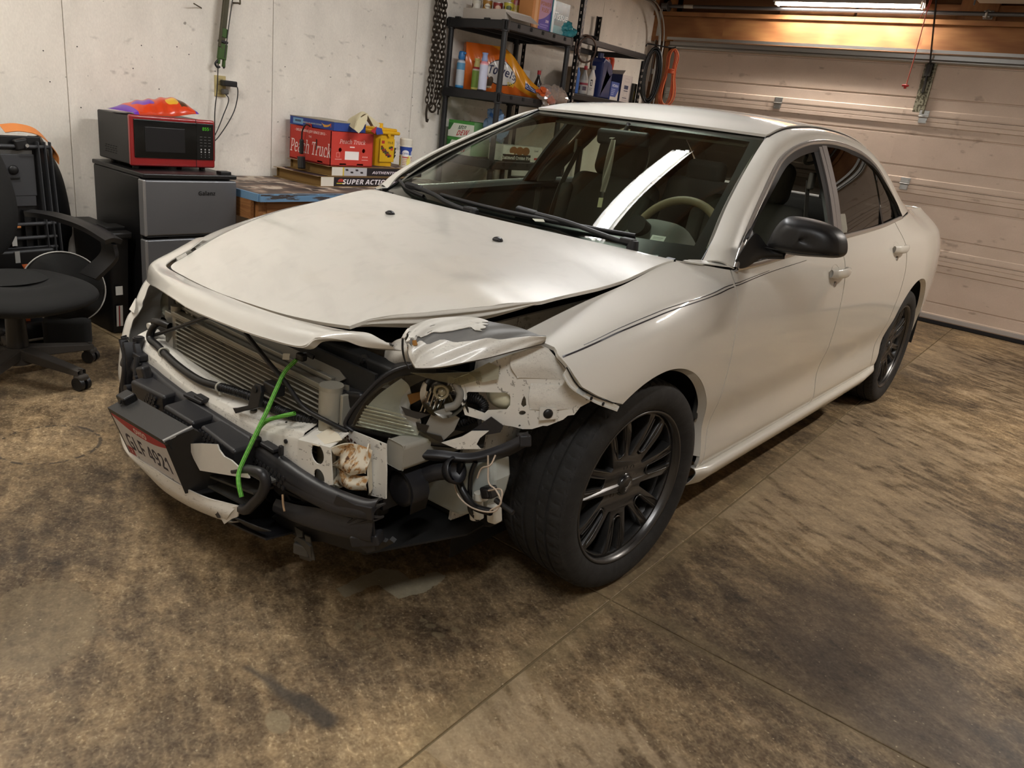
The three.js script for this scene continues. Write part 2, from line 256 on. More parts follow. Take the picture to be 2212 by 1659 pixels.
// garage door: four steel sections
const doorSteel = mat(0xffffff, .55, { map: dataTex(512, 512, (i, j) => { const a = 205 + 14 * (fbm(i * .02, j * .03, 4) - .5) + 6 * (vn(i * .8, j * .8) - .5); const d = smooth(.70, .84, fbm(i * .03 + 50, j * .06 + 8, 4)) * 30; return [a - 4 - d, a - 22 - d, a - 38 - d]; }) });
const galv = mat(0xa9a9a6, .38, { metalness: .85 }), darkSteel = mat(0x6a6a6c, .45, { metalness: .8 });
const door = structG('door_1', 'beige sectional garage door of four ribbed steel panels');
const JY = [.035, .588, 1.15, 1.712, 2.215], DX0 = -2.335, DX1 = 2.545;
for (let k = 0; k < 4; k++) {
  const y0 = JY[k] + .0015, y1 = JY[k + 1] - .0015, H = y1 - y0, f = .0, p = .010, gr = -.009;
  const prof = [[-.045, y0], [p, y0], [p + .002, y0 + .012], [p, y0 + .05], [f, y0 + .056], [f, y0 + .138], [gr, y0 + .143], [gr, y0 + .150], [f, y0 + .155], [f, y0 + .402], [gr, y0 + .407], [gr, y0 + .414], [f, y0 + .419], [f, y1 - .076], [p, y1 - .070], [p, y1 - .040], [p - .004, y1 - .036], [p, y1 - .032], [p, y1], [-.045, y1]];
  const g = extr(prof.map(q => [q[0], q[1]]), DX1 - DX0); g.rotateY(Math.PI / 2); // profile x -> -z
  const P = g.attributes.position; for (let i = 0; i < P.count; i++) { const x = P.getX(i), z = P.getZ(i); P.setXYZ(i, DX0 + x, P.getY(i), ZD - z); }
  g.computeVertexNormals(); uvPlanar(g, 0, 1, .6); mesh('panel', g, doorSteel, door);
}
mesh('bottom_seal', rbox(DX1 - DX0, .04, .05, .008, (DX0 + DX1) / 2, .02, ZD - .015), mat(0x17161a, .8), door);
mesh('bottom_rail', box(DX1 - DX0, .035, .012, (DX0 + DX1) / 2, .062, ZD + .014), mat(0xb4b0ae, .5, { metalness: .4 }), door);
// reinforcement strut along the top edge
mesh('top_strut', [box(DX1 - DX0 + .06, .016, .085, (DX0 + DX1) / 2, 2.225, ZD + .055), box(DX1 - DX0 + .06, .050, .006, (DX0 + DX1) / 2, 2.175, ZD + .016), rod([DX0 - .03, 2.150, ZD + .026], [DX1 + .03, 2.150, ZD + .026], .017), box(DX1 - DX0 + .06, .010, .006, (DX0 + DX1) / 2, 2.212, ZD + .096)], galv, door);
for (const jy of JY.slice(1, 4)) for (const x of [-2.28, -1.114, .175, 1.40, 2.48]) {
  const h = new THREE.Group(); h.name = 'hinge'; door.add(h); h.position.set(x, jy, ZD + .014);
  mesh('hinge_leaf', [rbox(.078, .044, .005, .002, 0, .030, 0), rbox(.066, .044, .005, .002, 0, -.030, 0), rod([-.04, 0, .006], [.04, 0, .006], .007)], galv, h);
  mesh('hinge_bolt', [-.024, .024].flatMap(a => [.034, -.034].map(b => cyl(.007, .007, .008, a, b, .005, R(90), 0, 0, 6))), galv, h);
}
for (const [x, y0, y1] of [[.135, 1.735, 2.14]]) { mesh('centre_stile', [box(.09, y1 - y0, .006, x - .015, (y0 + y1) / 2, ZD + .008), box(.012, y1 - y0, .03, x + .030, (y0 + y1) / 2, ZD + .02)], mat(0xffffff, .6, { metalness: .35, map: dataTex(64, 256, (i, j) => { const q = fbm(i * .12, j * .12, 4) > .5; return q ? [150, 148, 128] : [84, 80, 62]; }) }), door); }
mesh('end_stile', box(.06, 2.12, .006, DX0 + .03, 1.1, ZD + .013), mat(0x8d8880, .5, { metalness: .5 }), door);
// torsion tube over the door
const tt = thing('torsion_tube', 'grey steel torsion tube running along the header board', 'pipe', [0, 2.515, ZD + .085]);
mesh('tube', rod([XW + .12, 0, 0], [XR - .3, 0, 0], .0165, 16), darkSteel, tt);
mesh('bearing_plate', [rbox(.07, .065, .012, .004, .44, .004, -.072), rbox(.05, .05, .09, .004, .44, 0, -.04), tor(.026, .009, .44, 0, 0, 0, R(90))], galv, tt);
mesh('cable_drum', [cyl(.03, .03, .05, XW + .15, 0, 0, 0, 0, R(90)), cyl(.05, .05, .01, XW + .19, 0, 0, 0, 0, R(90)), rbox(.06, .065, .02, .004, XW + .10, .004, -.055)], darkSteel, tt);
mesh('paper_label', rod([XW + .36, 0, 0], [XW + .46, 0, 0], .0172, 16), mat(0xb7b2a8, .7), tt);
// curved door track in the corner
const tr = thing('door_track', 'galvanised curved garage door track at the shelf corner', 'track', [0, 0, 0]);
const trk = []; for (let i = 0; i <= 24; i++) { const a = i / 24 * Math.PI / 2; trk.push([XW + .155, 2.13 + .38 * Math.sin(a), ZD + .085 + .38 * (1 - Math.cos(a))]); }
const trkPath = [[XW + .155, .1, ZD + .085], [XW + .155, 1.2, ZD + .085], ...trk, [XW + .155, 2.51, -3.9]];
mesh('rail', [tube(trkPath, .016, 120, 8), tube(trkPath.map(p => [p[0] + .045, p[1], p[2]]), .007, 120, 6)], galv, tr);
mesh('bracket', [rbox(.05, .05, .004, .002, XW + .13, 1.9, ZD + .06), rbox(.004, .4, .04, .001, XW + .10, 2.0, ZD + .07), rbox(.03, .25, .004, .001, XW + .12, 2.36, ZD + .10)], galv, tr);
// opener arm and red release cord
const arm = thing('opener_arm', 'black opener arm reaching down to the garage door', 'opener arm', [0, 0, 0]);
mesh('arm_bar', [bar([.118, 2.13, ZD + .05], [.085, 2.72, ZD + .42], .008, .03, [0, .3, 1]), bar([.118, 2.0, ZD + .03], [.118, 2.16, ZD + .05], .010, .03, [0, 0, 1])], mat(0x1b1b1d, .5), arm);
mesh('arm_bracket', [rbox(.05, .10, .05, .004, .118, 2.08, ZD + .025), rbox(.02, .16, .02, .003, .118, 1.98, ZD + .02)], mat(0x34332f, .6, { metalness: .4 }), arm);
const cord = thing('release_cord', 'thin red emergency release cord with a red handle', 'cord', [.045, 1.93, ZD + .34]);
mesh('string', [tube([[0, 0, 0], [.006, .25, 0], [.004, .6, 0], [.006, .82, 0]], .004, 30, 6), tube([[.004, .60, 0], [-.012, .56, .004], [-.035, .50, .005]], .003, 12, 5), tube([[.006, .55, 0], [.02, .68, .0], [.006, .8, .0]], .004, 16, 5)], mat(0xc5604e, .8), cord);
mesh('handle', [rbox(.055, .018, .02, .008, -.006, -.008, 0), rbox(.02, .02, .014, .005, -.004, -.022, 0)], mat(0xb21f1c, .5), cord);
// opener or second fixture body at the top right corner
const ob = thing('ceiling_box', 'pale grey metal box hanging under the joists by the wall', 'box', [.62, 2.66, ZD + .30]);
mesh('body', rbox(.5, .16, .3, .01, 0, 0, 0), mat(0xb9b3a6, .6), ob); mesh('bracket', rbox(.012, .09, .02, .003, -.235, -.09, .1), darkSteel, ob);
for (const a of [-.2, .2]) mesh('hanger', box(.02, .22, .003, a, .18, 0), galv, ob);
// shop lights
for (const [x, y, z, ax, I, col, label] of SHOP_LIGHTS) {
  const s = thing('shop_light', label, 'light', [x, y, z], ax === 'z' ? Math.PI / 2 : 0);
  mesh('housing', [slab([[-.62, .075, -.04], [.62, .075, -.04], [.62, .075, .04], [-.62, .075, .04]], .004), slab([[-.62, .075, .04], [.62, .075, .04], [.62, .02, .085], [-.62, .02, .085]], .003), slab([[-.62, .075, -.04], [.62, .075, -.04], [.62, .02, -.085], [-.62, .02, -.085]], .003), box(1.24, .03, .07, 0, .06, 0)], mat(0xe8e6e0, .5), s);
  mesh('lamp_holder', [-.612, .612].flatMap(a => [-.035, .035].map(b => rbox(.014, .06, .03, .003, a, .03, b))), mat(0xe9e9e4, .5), s);
  const glow = new THREE.MeshStandardMaterial({ color: 0xffffff, emissive: col, emissiveIntensity: 9, roughness: .5 });
  for (const b of [-.035, .035]) { const t = mesh('fluorescent_tube', cyl(.013, .013, 1.19, 0, .02, b, 0, 0, R(90), 14), glow, s); t.castShadow = false; }
  for (const a of [-.5, .5]) mesh('hanger_chain', tube([[a, .07, 0], [a, YC - y, 0]], .003, 4, 5), galv, s);
  const L = new THREE.RectAreaLight(col, I, 1.19, .045); L.position.set(0, .004, 0); L.rotation.x = -Math.PI / 2; L.castShadow = true; s.add(L);
}
// ---------------------------------------------------------------- the car: surfaces
const car = thing('sedan', 'white four-door sedan with its crashed front end torn open', 'car', [0, 0, 0], -0.033998);
const paint = mat(0xd6d3ca, .38, { clearcoat: 1, clearcoatRoughness: .04 });
const hoodTex = dataTex(1024, 1024, (i, j) => { const x = i / 128, y = j / 128; const s = fbm(x * .9 + y * .3, y * 3.2 - x * 1.4, 5), q = fbm(x * 6, y * 6, 3); const a = 1 - .025 * smooth(.52, .74, s) - .016 * smooth(.58, .75, q); const w = .5 * smooth(.55, .7, fbm(x * .7 + 9, y * .9 + 2, 3)); return [216 * a, (213 - 3 * w) * a, (204 - 7 * w) * a]; });
const hoodPaint = mat(0xffffff, .38, { map: hoodTex, clearcoat: 1, clearcoatRoughness: .07 });
const blackPl = mat(0x1b1b1c, .55), blackTrim = mat(0x0c0c0d, .35), satin = mat(0x161617, .42), deepBlack = mat(0x0a0a0a, .85);
const trimM = mat(0xcfccc8, .22, { metalness: .75 }), postM = mat(0x8d8886, .32, { metalness: .3 });
const chromeM = mat(0xb8b6b4, .16, { metalness: 1 }), dkChrome = mat(0x6d6a69, .25, { metalness: .9 });
const glassM = mat(0xdfe8dd, .0, { transmission: 1, thickness: 0, ior: 1.5 });
const tintM = mat(0x3a3a36, .0, { transmission: 1, thickness: 0, ior: 1.5 });
const SIDE = [
  [.75, [[.60, .27], [.62, .33], [.65, .43], [.665, .50], [.66, .55], [.645, .60], [.61, .65], [.555, .685]]],
  [.60, [[.70, .27], [.72, .33], [.755, .43], [.775, .54], [.77, .60], [.75, .66], [.70, .71], [.615, .735]]],
  [.40, [[.79, .27], [.80, .33], [.825, .43], [.845, .56], [.845, .64], [.825, .72], [.77, .785], [.665, .81]]],
  [.20, [[.835, .27], [.845, .33], [.86, .43], [.877, .56], [.877, .66], [.86, .75], [.805, .83], [.69, .868]]],
  [0, [[.85, .27], [.86, .33], [.873, .43], [.889, .56], [.89, .68], [.876, .785], [.82, .868], [.70, .907]]],
  [-.29, [[.855, .27], [.872, .33], [.868, .43], [.889, .56], [.8925, .68], [.886, .79], [.855, .885], [.705, .957]]],
  [-.45, [[.86, .27], [.88, .32], [.868, .43], [.889, .56], [.8925, .68], [.886, .79], [.868, .875], [.832, .945]]],
  [-1.4, [[.862, .27], [.882, .32], [.868, .43], [.888, .56], [.892, .69], [.886, .80], [.867, .895], [.815, .992]]],
  [-2.1, [[.862, .27], [.882, .32], [.868, .43], [.888, .56], [.892, .70], [.886, .81], [.865, .91], [.80, 1.022]]],
  [-2.5, [[.862, .27], [.880, .32], [.870, .43], [.890, .56], [.893, .70], [.886, .82], [.862, .93], [.782, 1.052]]],
  [-2.85, [[.862, .27], [.878, .32], [.874, .43], [.892, .56], [.895, .70], [.885, .83], [.855, .94], [.735, 1.068]]],
  [-3.2, [[.84, .27], [.85, .33], [.86, .43], [.873, .56], [.875, .70], [.865, .83], [.83, .945], [.66, 1.075]]],
  [-3.5, [[.79, .27], [.80, .33], [.815, .43], [.83, .56], [.835, .70], [.825, .83], [.79, .95], [.64, 1.075]]],
  [-3.8, [[.67, .27], [.68, .33], [.70, .43], [.72, .56], [.725, .70], [.72, .83], [.69, .94], [.58, 1.06]]]].reverse();
const SZ = SIDE.map(s => s[0]), SFX = [], SFY = [];
for (let k = 0; k < 8; k++) { SFX.push(pchip(SZ, SIDE.map(s => s[1][k][0]))); SFY.push(pchip(SZ, SIDE.map(s => s[1][k][1]))); }
let sxZ = NaN, sxF = null; function sideX(z, y) { if (z !== sxZ) { sxZ = z; sxF = pchip(SFY.map(f => f(z)), SFX.map(f => f(z))); } return sxF(y); }
function sideN(z, y) { const e = .006, c = sideX(z, y + e), d = sideX(z, y - e), a = sideX(z + e, y), b = sideX(z - e, y); return V(1, -(c - d) / (2 * e), -(a - b) / (2 * e)).normalize(); }
const topY = z => SFY[7](z), topX = z => SFX[7](z);
function mirrorX(g) { const h = g.clone(), p = h.attributes.position, n = h.attributes.normal; for (let i = 0; i < p.count; i++) { p.setX(i, -p.getX(i)); n.setX(i, -n.getX(i)); }
  if (h.index) { const a = h.index.array; for (let i = 0; i < a.length; i += 3) { const t = a[i]; a[i] = a[i + 1]; a[i + 1] = t; } } else { for (const k of Object.keys(h.attributes)) { const A = h.attributes[k], c = A.itemSize; for (let i = 0; i < A.count; i += 3) for (let q = 0; q < c; q++) { const t = A.array[i * c + q]; A.array[i * c + q] = A.array[(i + 1) * c + q]; A.array[(i + 1) * c + q] = t; } } }
  return h; }
function coons(B, Tp, L, Rr) { // four boundary polylines (any dimension)
  const n = 160, b = resample(B, n), t = resample(Tp, n), l = resample(L, n), r = resample(Rr, n);
  const at = (c, s) => { const q = clamp(s, 0, 1) * n, i = Math.min(n - 1, Math.floor(q)), f = q - i; return c[i].map((x, k) => lerp(x, c[i + 1][k], f)); };
  return (u, v) => { const bu = at(b, u), tu = at(t, u), lv = at(l, v), rv = at(r, v); return bu.map((x, k) => (1 - v) * x + v * tu[k] + (1 - u) * lv[k] + u * rv[k] - ((1 - u) * (1 - v) * b[0][k] + u * (1 - v) * b[n][k] + (1 - u) * v * t[0][k] + u * v * t[n][k])); };
}
function sidePanel(B, Tp, L, Rr, nu = 60, nv = 40, dent) {
  const c = coons(B, Tp, L, Rr);
  const f = (u, v) => { const [z, y] = c(u, v); const x = sideX(z, y); const d = dent ? dent(z, y) : 0; return [x + d, y, z]; };
  return surf(f, nu, nv, .012, { normal: (u, v, p) => { if (!dent) return sideN(p[2], p[1]); const e = .004; const n = sideN(p[2], p[1]); const dy = (dent(p[2], p[1] + e) - dent(p[2], p[1] - e)) / (2 * e), dz = (dent(p[2] + e, p[1]) - dent(p[2] - e, p[1])) / (2 * e); return V(n.x, n.y - dy * n.x, n.z - dz * n.x).normalize(); }, uv: (u, v, p) => [p[2], p[1]] });
}
const arcZY = (cz, cy, r, a0, a1, n = 36) => { const o = []; for (let i = 0; i <= n; i++) { const a = R(lerp(a0, a1, i / n)); o.push([cz + r * Math.cos(a), cy + r * Math.sin(a)]); } return o; };
const line2 = (a, b, n = 12) => { const o = []; for (let i = 0; i <= n; i++) o.push(a.map((x, k) => lerp(x, b[k], i / n))); return o; };
const beltCurve = (z0, z1, n = 40, dy = 0) => { const o = []; for (let i = 0; i <= n; i++) { const z = lerp(z0, z1, i / n); o.push([z, topY(z) + dy]); } return o; };
// --- front fenders
const gapF = [[-.408, .278], [-.412, .35], [-.418, .50], [-.415, .70], [-.418, .87], [-.424, .9435]];
const archF = [...arcZY(-.012, .335, .372, 57, 180), [-.386, .30], [-.408, .278]];
const fenTop = beltCurve(.455, -.424, 40, -.0015);
const torn = [[.191, .647], [.235, .660], [.297, .687], [.343, .713], [.362, .742], [.374, .771], [.380, .785], [.372, .797], [.385, .806], [.420, .800], [.455, topY(.455) - .0015]];
const fL = mesh('front_fender', sidePanel(archF, fenTop, torn, gapF, 90, 60), paint, car, 'white fender torn off ahead of the wheel');
const fR = mesh('front_fender', mirrorX(sidePanel(archF, beltCurve(.52, -.424, 40, -.0015), [[.191, .647], [.30, .70], [.42, .735], [.52, topY(.52) - .0015]], gapF, 70, 44)), paint, car);
for (const [p, s] of [[fL, 1], [fR, -1]]) { // turned-in arch lip
  const lip = archF.slice(0, 37); const g = surf((u, v) => { const q = poly(lip)(u), cx = -.012, cy = .335, d = Math.hypot(q[0] - cx, q[1] - cy), k = 1 - .012 * v / d; const z = cx + (q[0] - cx) * k, y = cy + (q[1] - cy) * k; return [s * (sideX(q[0], q[1]) - .002 - .022 * v), y, z]; }, 60, 3, .0015); mesh('arch_lip', g, paint, p);
}
// pin stripe on the driver side fender and door
const stripeM = mat(0x1d1518, .4);
function stripe(pts, w0, w1, parent) { const c = spl(pts); mesh('pinstripe', surf((u, v) => { const q = c(u), w = lerp(w0, w1, u), y = q[1] + (v - .5) * w; return [sideX(q[0], y) + .0012, y, q[0]]; }, 40, 2), stripeM, parent); }
stripe([[.372, .781], [.25, .808], [.153, .828], [0, .853], [-.223, .8775], [-.412, .8985]], .0035, .0022, fL);
stripe([[.30, .802], [.153, .8345], [0, .860], [-.223, .884], [-.412, .905]], .0012, .0018, fL);
// --- doors
const DR = [[-1.452, .283], [-1.462, .42], [-1.462, .62], [-1.458, .80], [-1.462, .92], [-1.468, .9925]];
const shift = (c, d) => c.map(p => [p[0] + d, p[1]]);
const QL = [[-2.30, .283], [-2.335, .42], [-2.39, .56], [-2.43, .68], [-2.445, .80], [-2.425, .92], [-2.365, 1.0395]];
const dF = sidePanel(line2([-.413, .283], [-1.4475, .283]), beltCurve(-.429, -1.4635, 30, -.0015), shift(gapF, -.005).map(p => [p[0], Math.max(p[1], .283)]), shift(DR, .0045), 50, 44);
const dR = sidePanel(line2([-1.4565, .283], [-2.296, .283]), beltCurve(-1.4725, -2.361, 30, -.0015), shift(DR, -.0045), shift(QL, .0045), 50, 44);
const gapInner = [];
function handle(z0, y0, parent, s) { // pull handle with cup and lock
  const X = sideX(z0, y0), n = sideN(z0, y0);
  const cup = surf((u, v) => { const a = u * 2 * Math.PI; const rz = .048 * v, ry = .030 * v; const z = z0 + .02 + rz * Math.cos(a), y = y0 + ry * Math.sin(a); return [s * (sideX(z, y) + .001 - .012 * (1 - v * v)), y, z]; }, 24, 6); mesh('handle_cup', cup, paint, parent);
  const pts = []; for (let i = 0; i <= 10; i++) { const t = i / 10, z = z0 + .085 - .19 * t; pts.push([s * (sideX(z, y0) + .006 + .030 * Math.sin(Math.PI * t) ** .55), y0 + .003 * Math.sin(t * 3), z]); }
  const g = surf((u, v) => { const c = spl(pts)(u), a = v * 2 * Math.PI, h = .016 + .004 * Math.sin(u * Math.PI), w = .0085; return [c[0] + s * w * Math.cos(a), c[1] + h * Math.sin(a), c[2]]; }, 24, 14); mesh('door_handle', g, paint, parent);
  const ly = y0 - .045, lx = s * sideX(z0 + .02, ly); mesh('lock_cylinder', cyl(.011, .011, .008, lx + s * .001, ly, z0 + .02, 0, 0, R(90), 16), chromeM, parent);
}
const doorFL = mesh('front_door', dF, paint, car), doorRL = mesh('rear_door', dR, paint, car), doorFR = mesh('front_door', mirrorX(dF), paint, car), doorRR = mesh('rear_door', mirrorX(dR), paint, car);
stripe([[-.420, .9005], [-.70, .921], [-1.05, .9385]], .0022, .0012, doorFL); stripe([[-.420, .907], [-.70, .926]], .0016, .001, doorFL);
for (const [d, z, y, s] of [[doorFL, -1.355, .878, 1], [doorRL, -2.27, .925, 1], [doorFR, -1.355, .878, -1], [doorRR, -2.27, .925, -1]]) handle(z, y, d, s);
// --- rear quarters, rockers
const qB = [[-2.304, .283], [-2.38, .283], ...arcZY(-2.835, .335, .40, 4, 176).slice(0), [-3.30, .29], [-3.55, .29], [-3.8, .31]];
const qg = sidePanel(qB, beltCurve(-2.3695, -3.8, 40, -.0015), shift(QL, -.0045), line2([-3.8, .31], [-3.8, topY(-3.8) - .0015]), 110, 44);
const qL = mesh('quarter_panel', qg, paint, car), qR = mesh('quarter_panel', mirrorX(qg), paint, car);
for (const [p, s] of [[qL, 1], [qR, -1]]) { const lip = arcZY(-2.835, .335, .40, 4, 176); mesh('arch_lip', surf((u, v) => { const q = poly(lip)(u), d = .40, k = 1 - .012 * v / d, z = -2.835 + (q[0] + 2.835) * k, y = .335 + (q[1] - .335) * k; return [s * (sideX(q[0], q[1]) - .002 - .022 * v), y, z]; }, 60, 3, .0015), paint, p); }
const rockProf = spl([[.862, .281], [.880, .281], [.890, .272], [.888, .256], [.872, .228], [.848, .204], [.80, .190]]);
const rockG = surf((u, v) => { const q = rockProf(v), z = lerp(-.392, -2.43, u), e = .02 * (1 - Math.min(1, Math.min(u, 1 - u) * 30)); return [q[0] - e, q[1] + (u > .9 ? (u - .9) * .25 : 0), z]; }, 60, 16, .003);
mesh('rocker_panel', rockG, paint, car); mesh('rocker_panel', mirrorX(rockG), paint, car);
// --- rear fascia and deck
mesh('rear_fascia', surf((u, v) => { const y = lerp(.31, 1.058, v), X = sideX(-3.8, y), x = X * (1 - 2 * u); const b = 1 - (x / X) ** 2; return [x, y, -3.8 - .12 * Math.sqrt(Math.max(0, b)) - .03 * Math.sin(v * Math.PI)]; }, 40, 20, .004), paint, car);
const deckC = pchip([-3.93, -3.8, -3.5, -3.2, -3.0], [1.02, 1.055, 1.078, 1.080, 1.078]);
mesh('trunk_lid', surf((u, v) => { const z = lerp(-3.14, -3.88, v), X = topX(Math.max(z, -3.8)) - .01, s = 1 - 2 * u, x = X * s; const yE = topY(Math.max(z, -3.8)) - .022; return [x, yE + .006 * (1 - s * s), z]; }, 30, 20, .012), paint, car);
// --- greenhouse
const GO = [[.833, .951, -.434], [.809, .997, -.50], [.765, 1.077, -.647], [.71, 1.179, -.845], [.661, 1.267, -1.033], [.636, 1.312, -1.184], [.62, 1.343, -1.35], [.61, 1.36, -1.516], [.606, 1.367, -1.705], [.611, 1.358, -1.938], [.625, 1.333, -2.135], [.654, 1.281, -2.30], [.703, 1.191, -2.413], [.75, 1.105, -2.483], [.782, 1.0525, -2.502]];
const GI = [[.742, .955, -.395], [.733, 1.02, -.458], [.692, 1.115, -.60], [.638, 1.215, -.80], [.588, 1.305, -1.0], [.560, 1.350, -1.13], [.540, 1.388, -1.33], [.530, 1.408, -1.55], [.527, 1.416, -1.75], [.530, 1.412, -2.0], [.540, 1.394, -2.22], [.560, 1.348, -2.48], [.60, 1.255, -2.72], [.64, 1.14, -2.93], [.668, 1.077, -3.08]];
const gO = spl(GO), gI = spl(GI);
const pillarF = (u, v) => { const a = gO(u), b = gI(u), w = Math.sin(Math.PI * v); const d = [b[0] - a[0], b[1] - a[1], b[2] - a[2]]; const q = a.map((x, k) => lerp(x, b[k], v)); const t = gO(Math.min(1, u + .01)).map((x, k) => x - gO(Math.max(0, u - .01))[k]); const n = V(...t).cross(V(...d)).normalize(); if (n.x < 0) n.negate(); const e = .016 * w; return [q[0] + n.x * e, q[1] + n.y * e, q[2] + n.z * e]; };
const pilG = surf(pillarF, 120, 14, .006, { flip: false });
const pilL = mesh('roof_pillar', pilG, paint, car), pilR = mesh('roof_pillar', mirrorX(pilG), paint, car);
// fender shoulder between hood corner and windshield pillar
const shoulder = surf((u, v) => { const A = [[.705, .957, -.29], [.715, .957, -.32], [.730, .957, -.36], [.742, .957, -.395]], B = [[.705, .957, -.29], [.755, .955, -.34], [.80, .953, -.39], [.833, .951, -.434]]; const a = spl(A)(u), b = spl(B)(u); return a.map((x, k) => lerp(x, b[k], v)); }, 10, 6, .003); mesh('fender_shoulder', shoulder, paint, fL); mesh('fender_shoulder', mirrorX(shoulder), paint, fR);
// roof panel
const roofC = pchip([-2.45, -2.30, -2.1, -1.8, -1.5, -1.3, -1.12], [1.380, 1.418, 1.436, 1.443, 1.430, 1.398, 1.352]);
const railX = pchip([-2.48, -2.22, -2.0, -1.75, -1.55, -1.33, -1.12], [.56, .54, .53, .527, .53, .54, .561]), railY = pchip([-2.48, -2.22, -2.0, -1.75, -1.55, -1.33, -1.12], [1.348, 1.394, 1.412, 1.416, 1.408, 1.388, 1.347]);
mesh('roof', surf((u, v) => { const s = 1 - 2 * u, zc = lerp(-1.122, -2.42, v), z = zc + .03 * (1 - s * s) * (1 - v) - .0 * v, x = s * (railX(zc) - .004); return [x, railY(zc) + (roofC(zc) - railY(zc)) * (1 - s * s), z]; }, 50, 40, .01), paint, car);
for (const s of [1, -1]) mesh('roof_ditch', tube([-1.125, -1.33, -1.55, -1.75, -2.0, -2.22, -2.42].map(z => [s * (railX(z) + .001), railY(z) + .0008, z]), .0045, 60, 6), blackTrim, car);
// windshield
const wsB = spl([[-.742, .950, -.392], [-.5, .943, -.275], [0, .938, -.205], [.5, .943, -.275], [.742, .950, -.392]]), wsT = spl([[-.558, 1.346, -1.125], [-.28, 1.350, -1.108], [0, 1.351, -1.10], [.28, 1.350, -1.108], [.558, 1.346, -1.125]]);
const wsF = off => (u, v) => { const a = wsB(u), b = wsT(u), s = 2 * u - 1; const bow = .022 * Math.sin(Math.PI * v) * (1 - s * s * .4) + off; return [lerp(a[0], b[0], v) + .012 * s * Math.sin(Math.PI * v), lerp(a[1], b[1], v) + bow * .88, lerp(a[2], b[2], v) + bow * .45]; };
const sub = (f, u0, u1, v0, v1) => (u, v) => f(lerp(u0, u1, u), lerp(v0, v1, v));
const ws = mesh('windshield', surf(wsF(0), 50, 30), glassM, car, 'curved windshield glass');
mesh('frit', [surf(sub(wsF(-.003), 0, .05, 0, 1), 4, 30), surf(sub(wsF(-.003), .95, 1, 0, 1), 4, 30), surf(sub(wsF(-.003), .05, .95, .945, 1), 40, 4), surf(sub(wsF(-.003), .05, .95, 0, .10), 40, 4)], blackTrim, ws);
mesh('seal', [tube([...Array(21)].map((_, i) => { const p = wsF(.0)(1, i / 20); return [p[0] - .002, p[1] + .002, p[2]]; }), .0045, 40, 6), tube([...Array(21)].map((_, i) => { const p = wsF(.0)(0, i / 20); return [p[0] + .002, p[1] + .002, p[2]]; }), .0045, 40, 6)], blackTrim, ws);
mesh('sticker', surf(sub(wsF(-.006), .807, .848, .105, .135), 4, 2), mat(0xffffff, .6, { map: canvasTex(128, 48, (c, w, h) => { c.fillStyle = '#a8ada0'; c.fillRect(0, 0, w, h); c.fillStyle = '#555a52'; for (let i = 0; i < 26; i++) c.fillRect(18 + i * 3.6, 14, 1 + (i * 7 % 3) * .6, 13); c.fillRect(18, 32, 80, 3); }) }), ws);
// rear glass
const rgF = (u, v) => { const z = lerp(-2.43, -3.09, v), s = 1 - 2 * u, X = lerp(.535, .635, v); return [s * X, lerp(1.375, 1.072, v) + .012 * (1 - s * s) * (1 - v) + .006 * Math.sin(Math.PI * v), z - .04 * (1 - s * s)]; };
mesh('rear_window', surf(rgF, 30, 20), tintM, car);
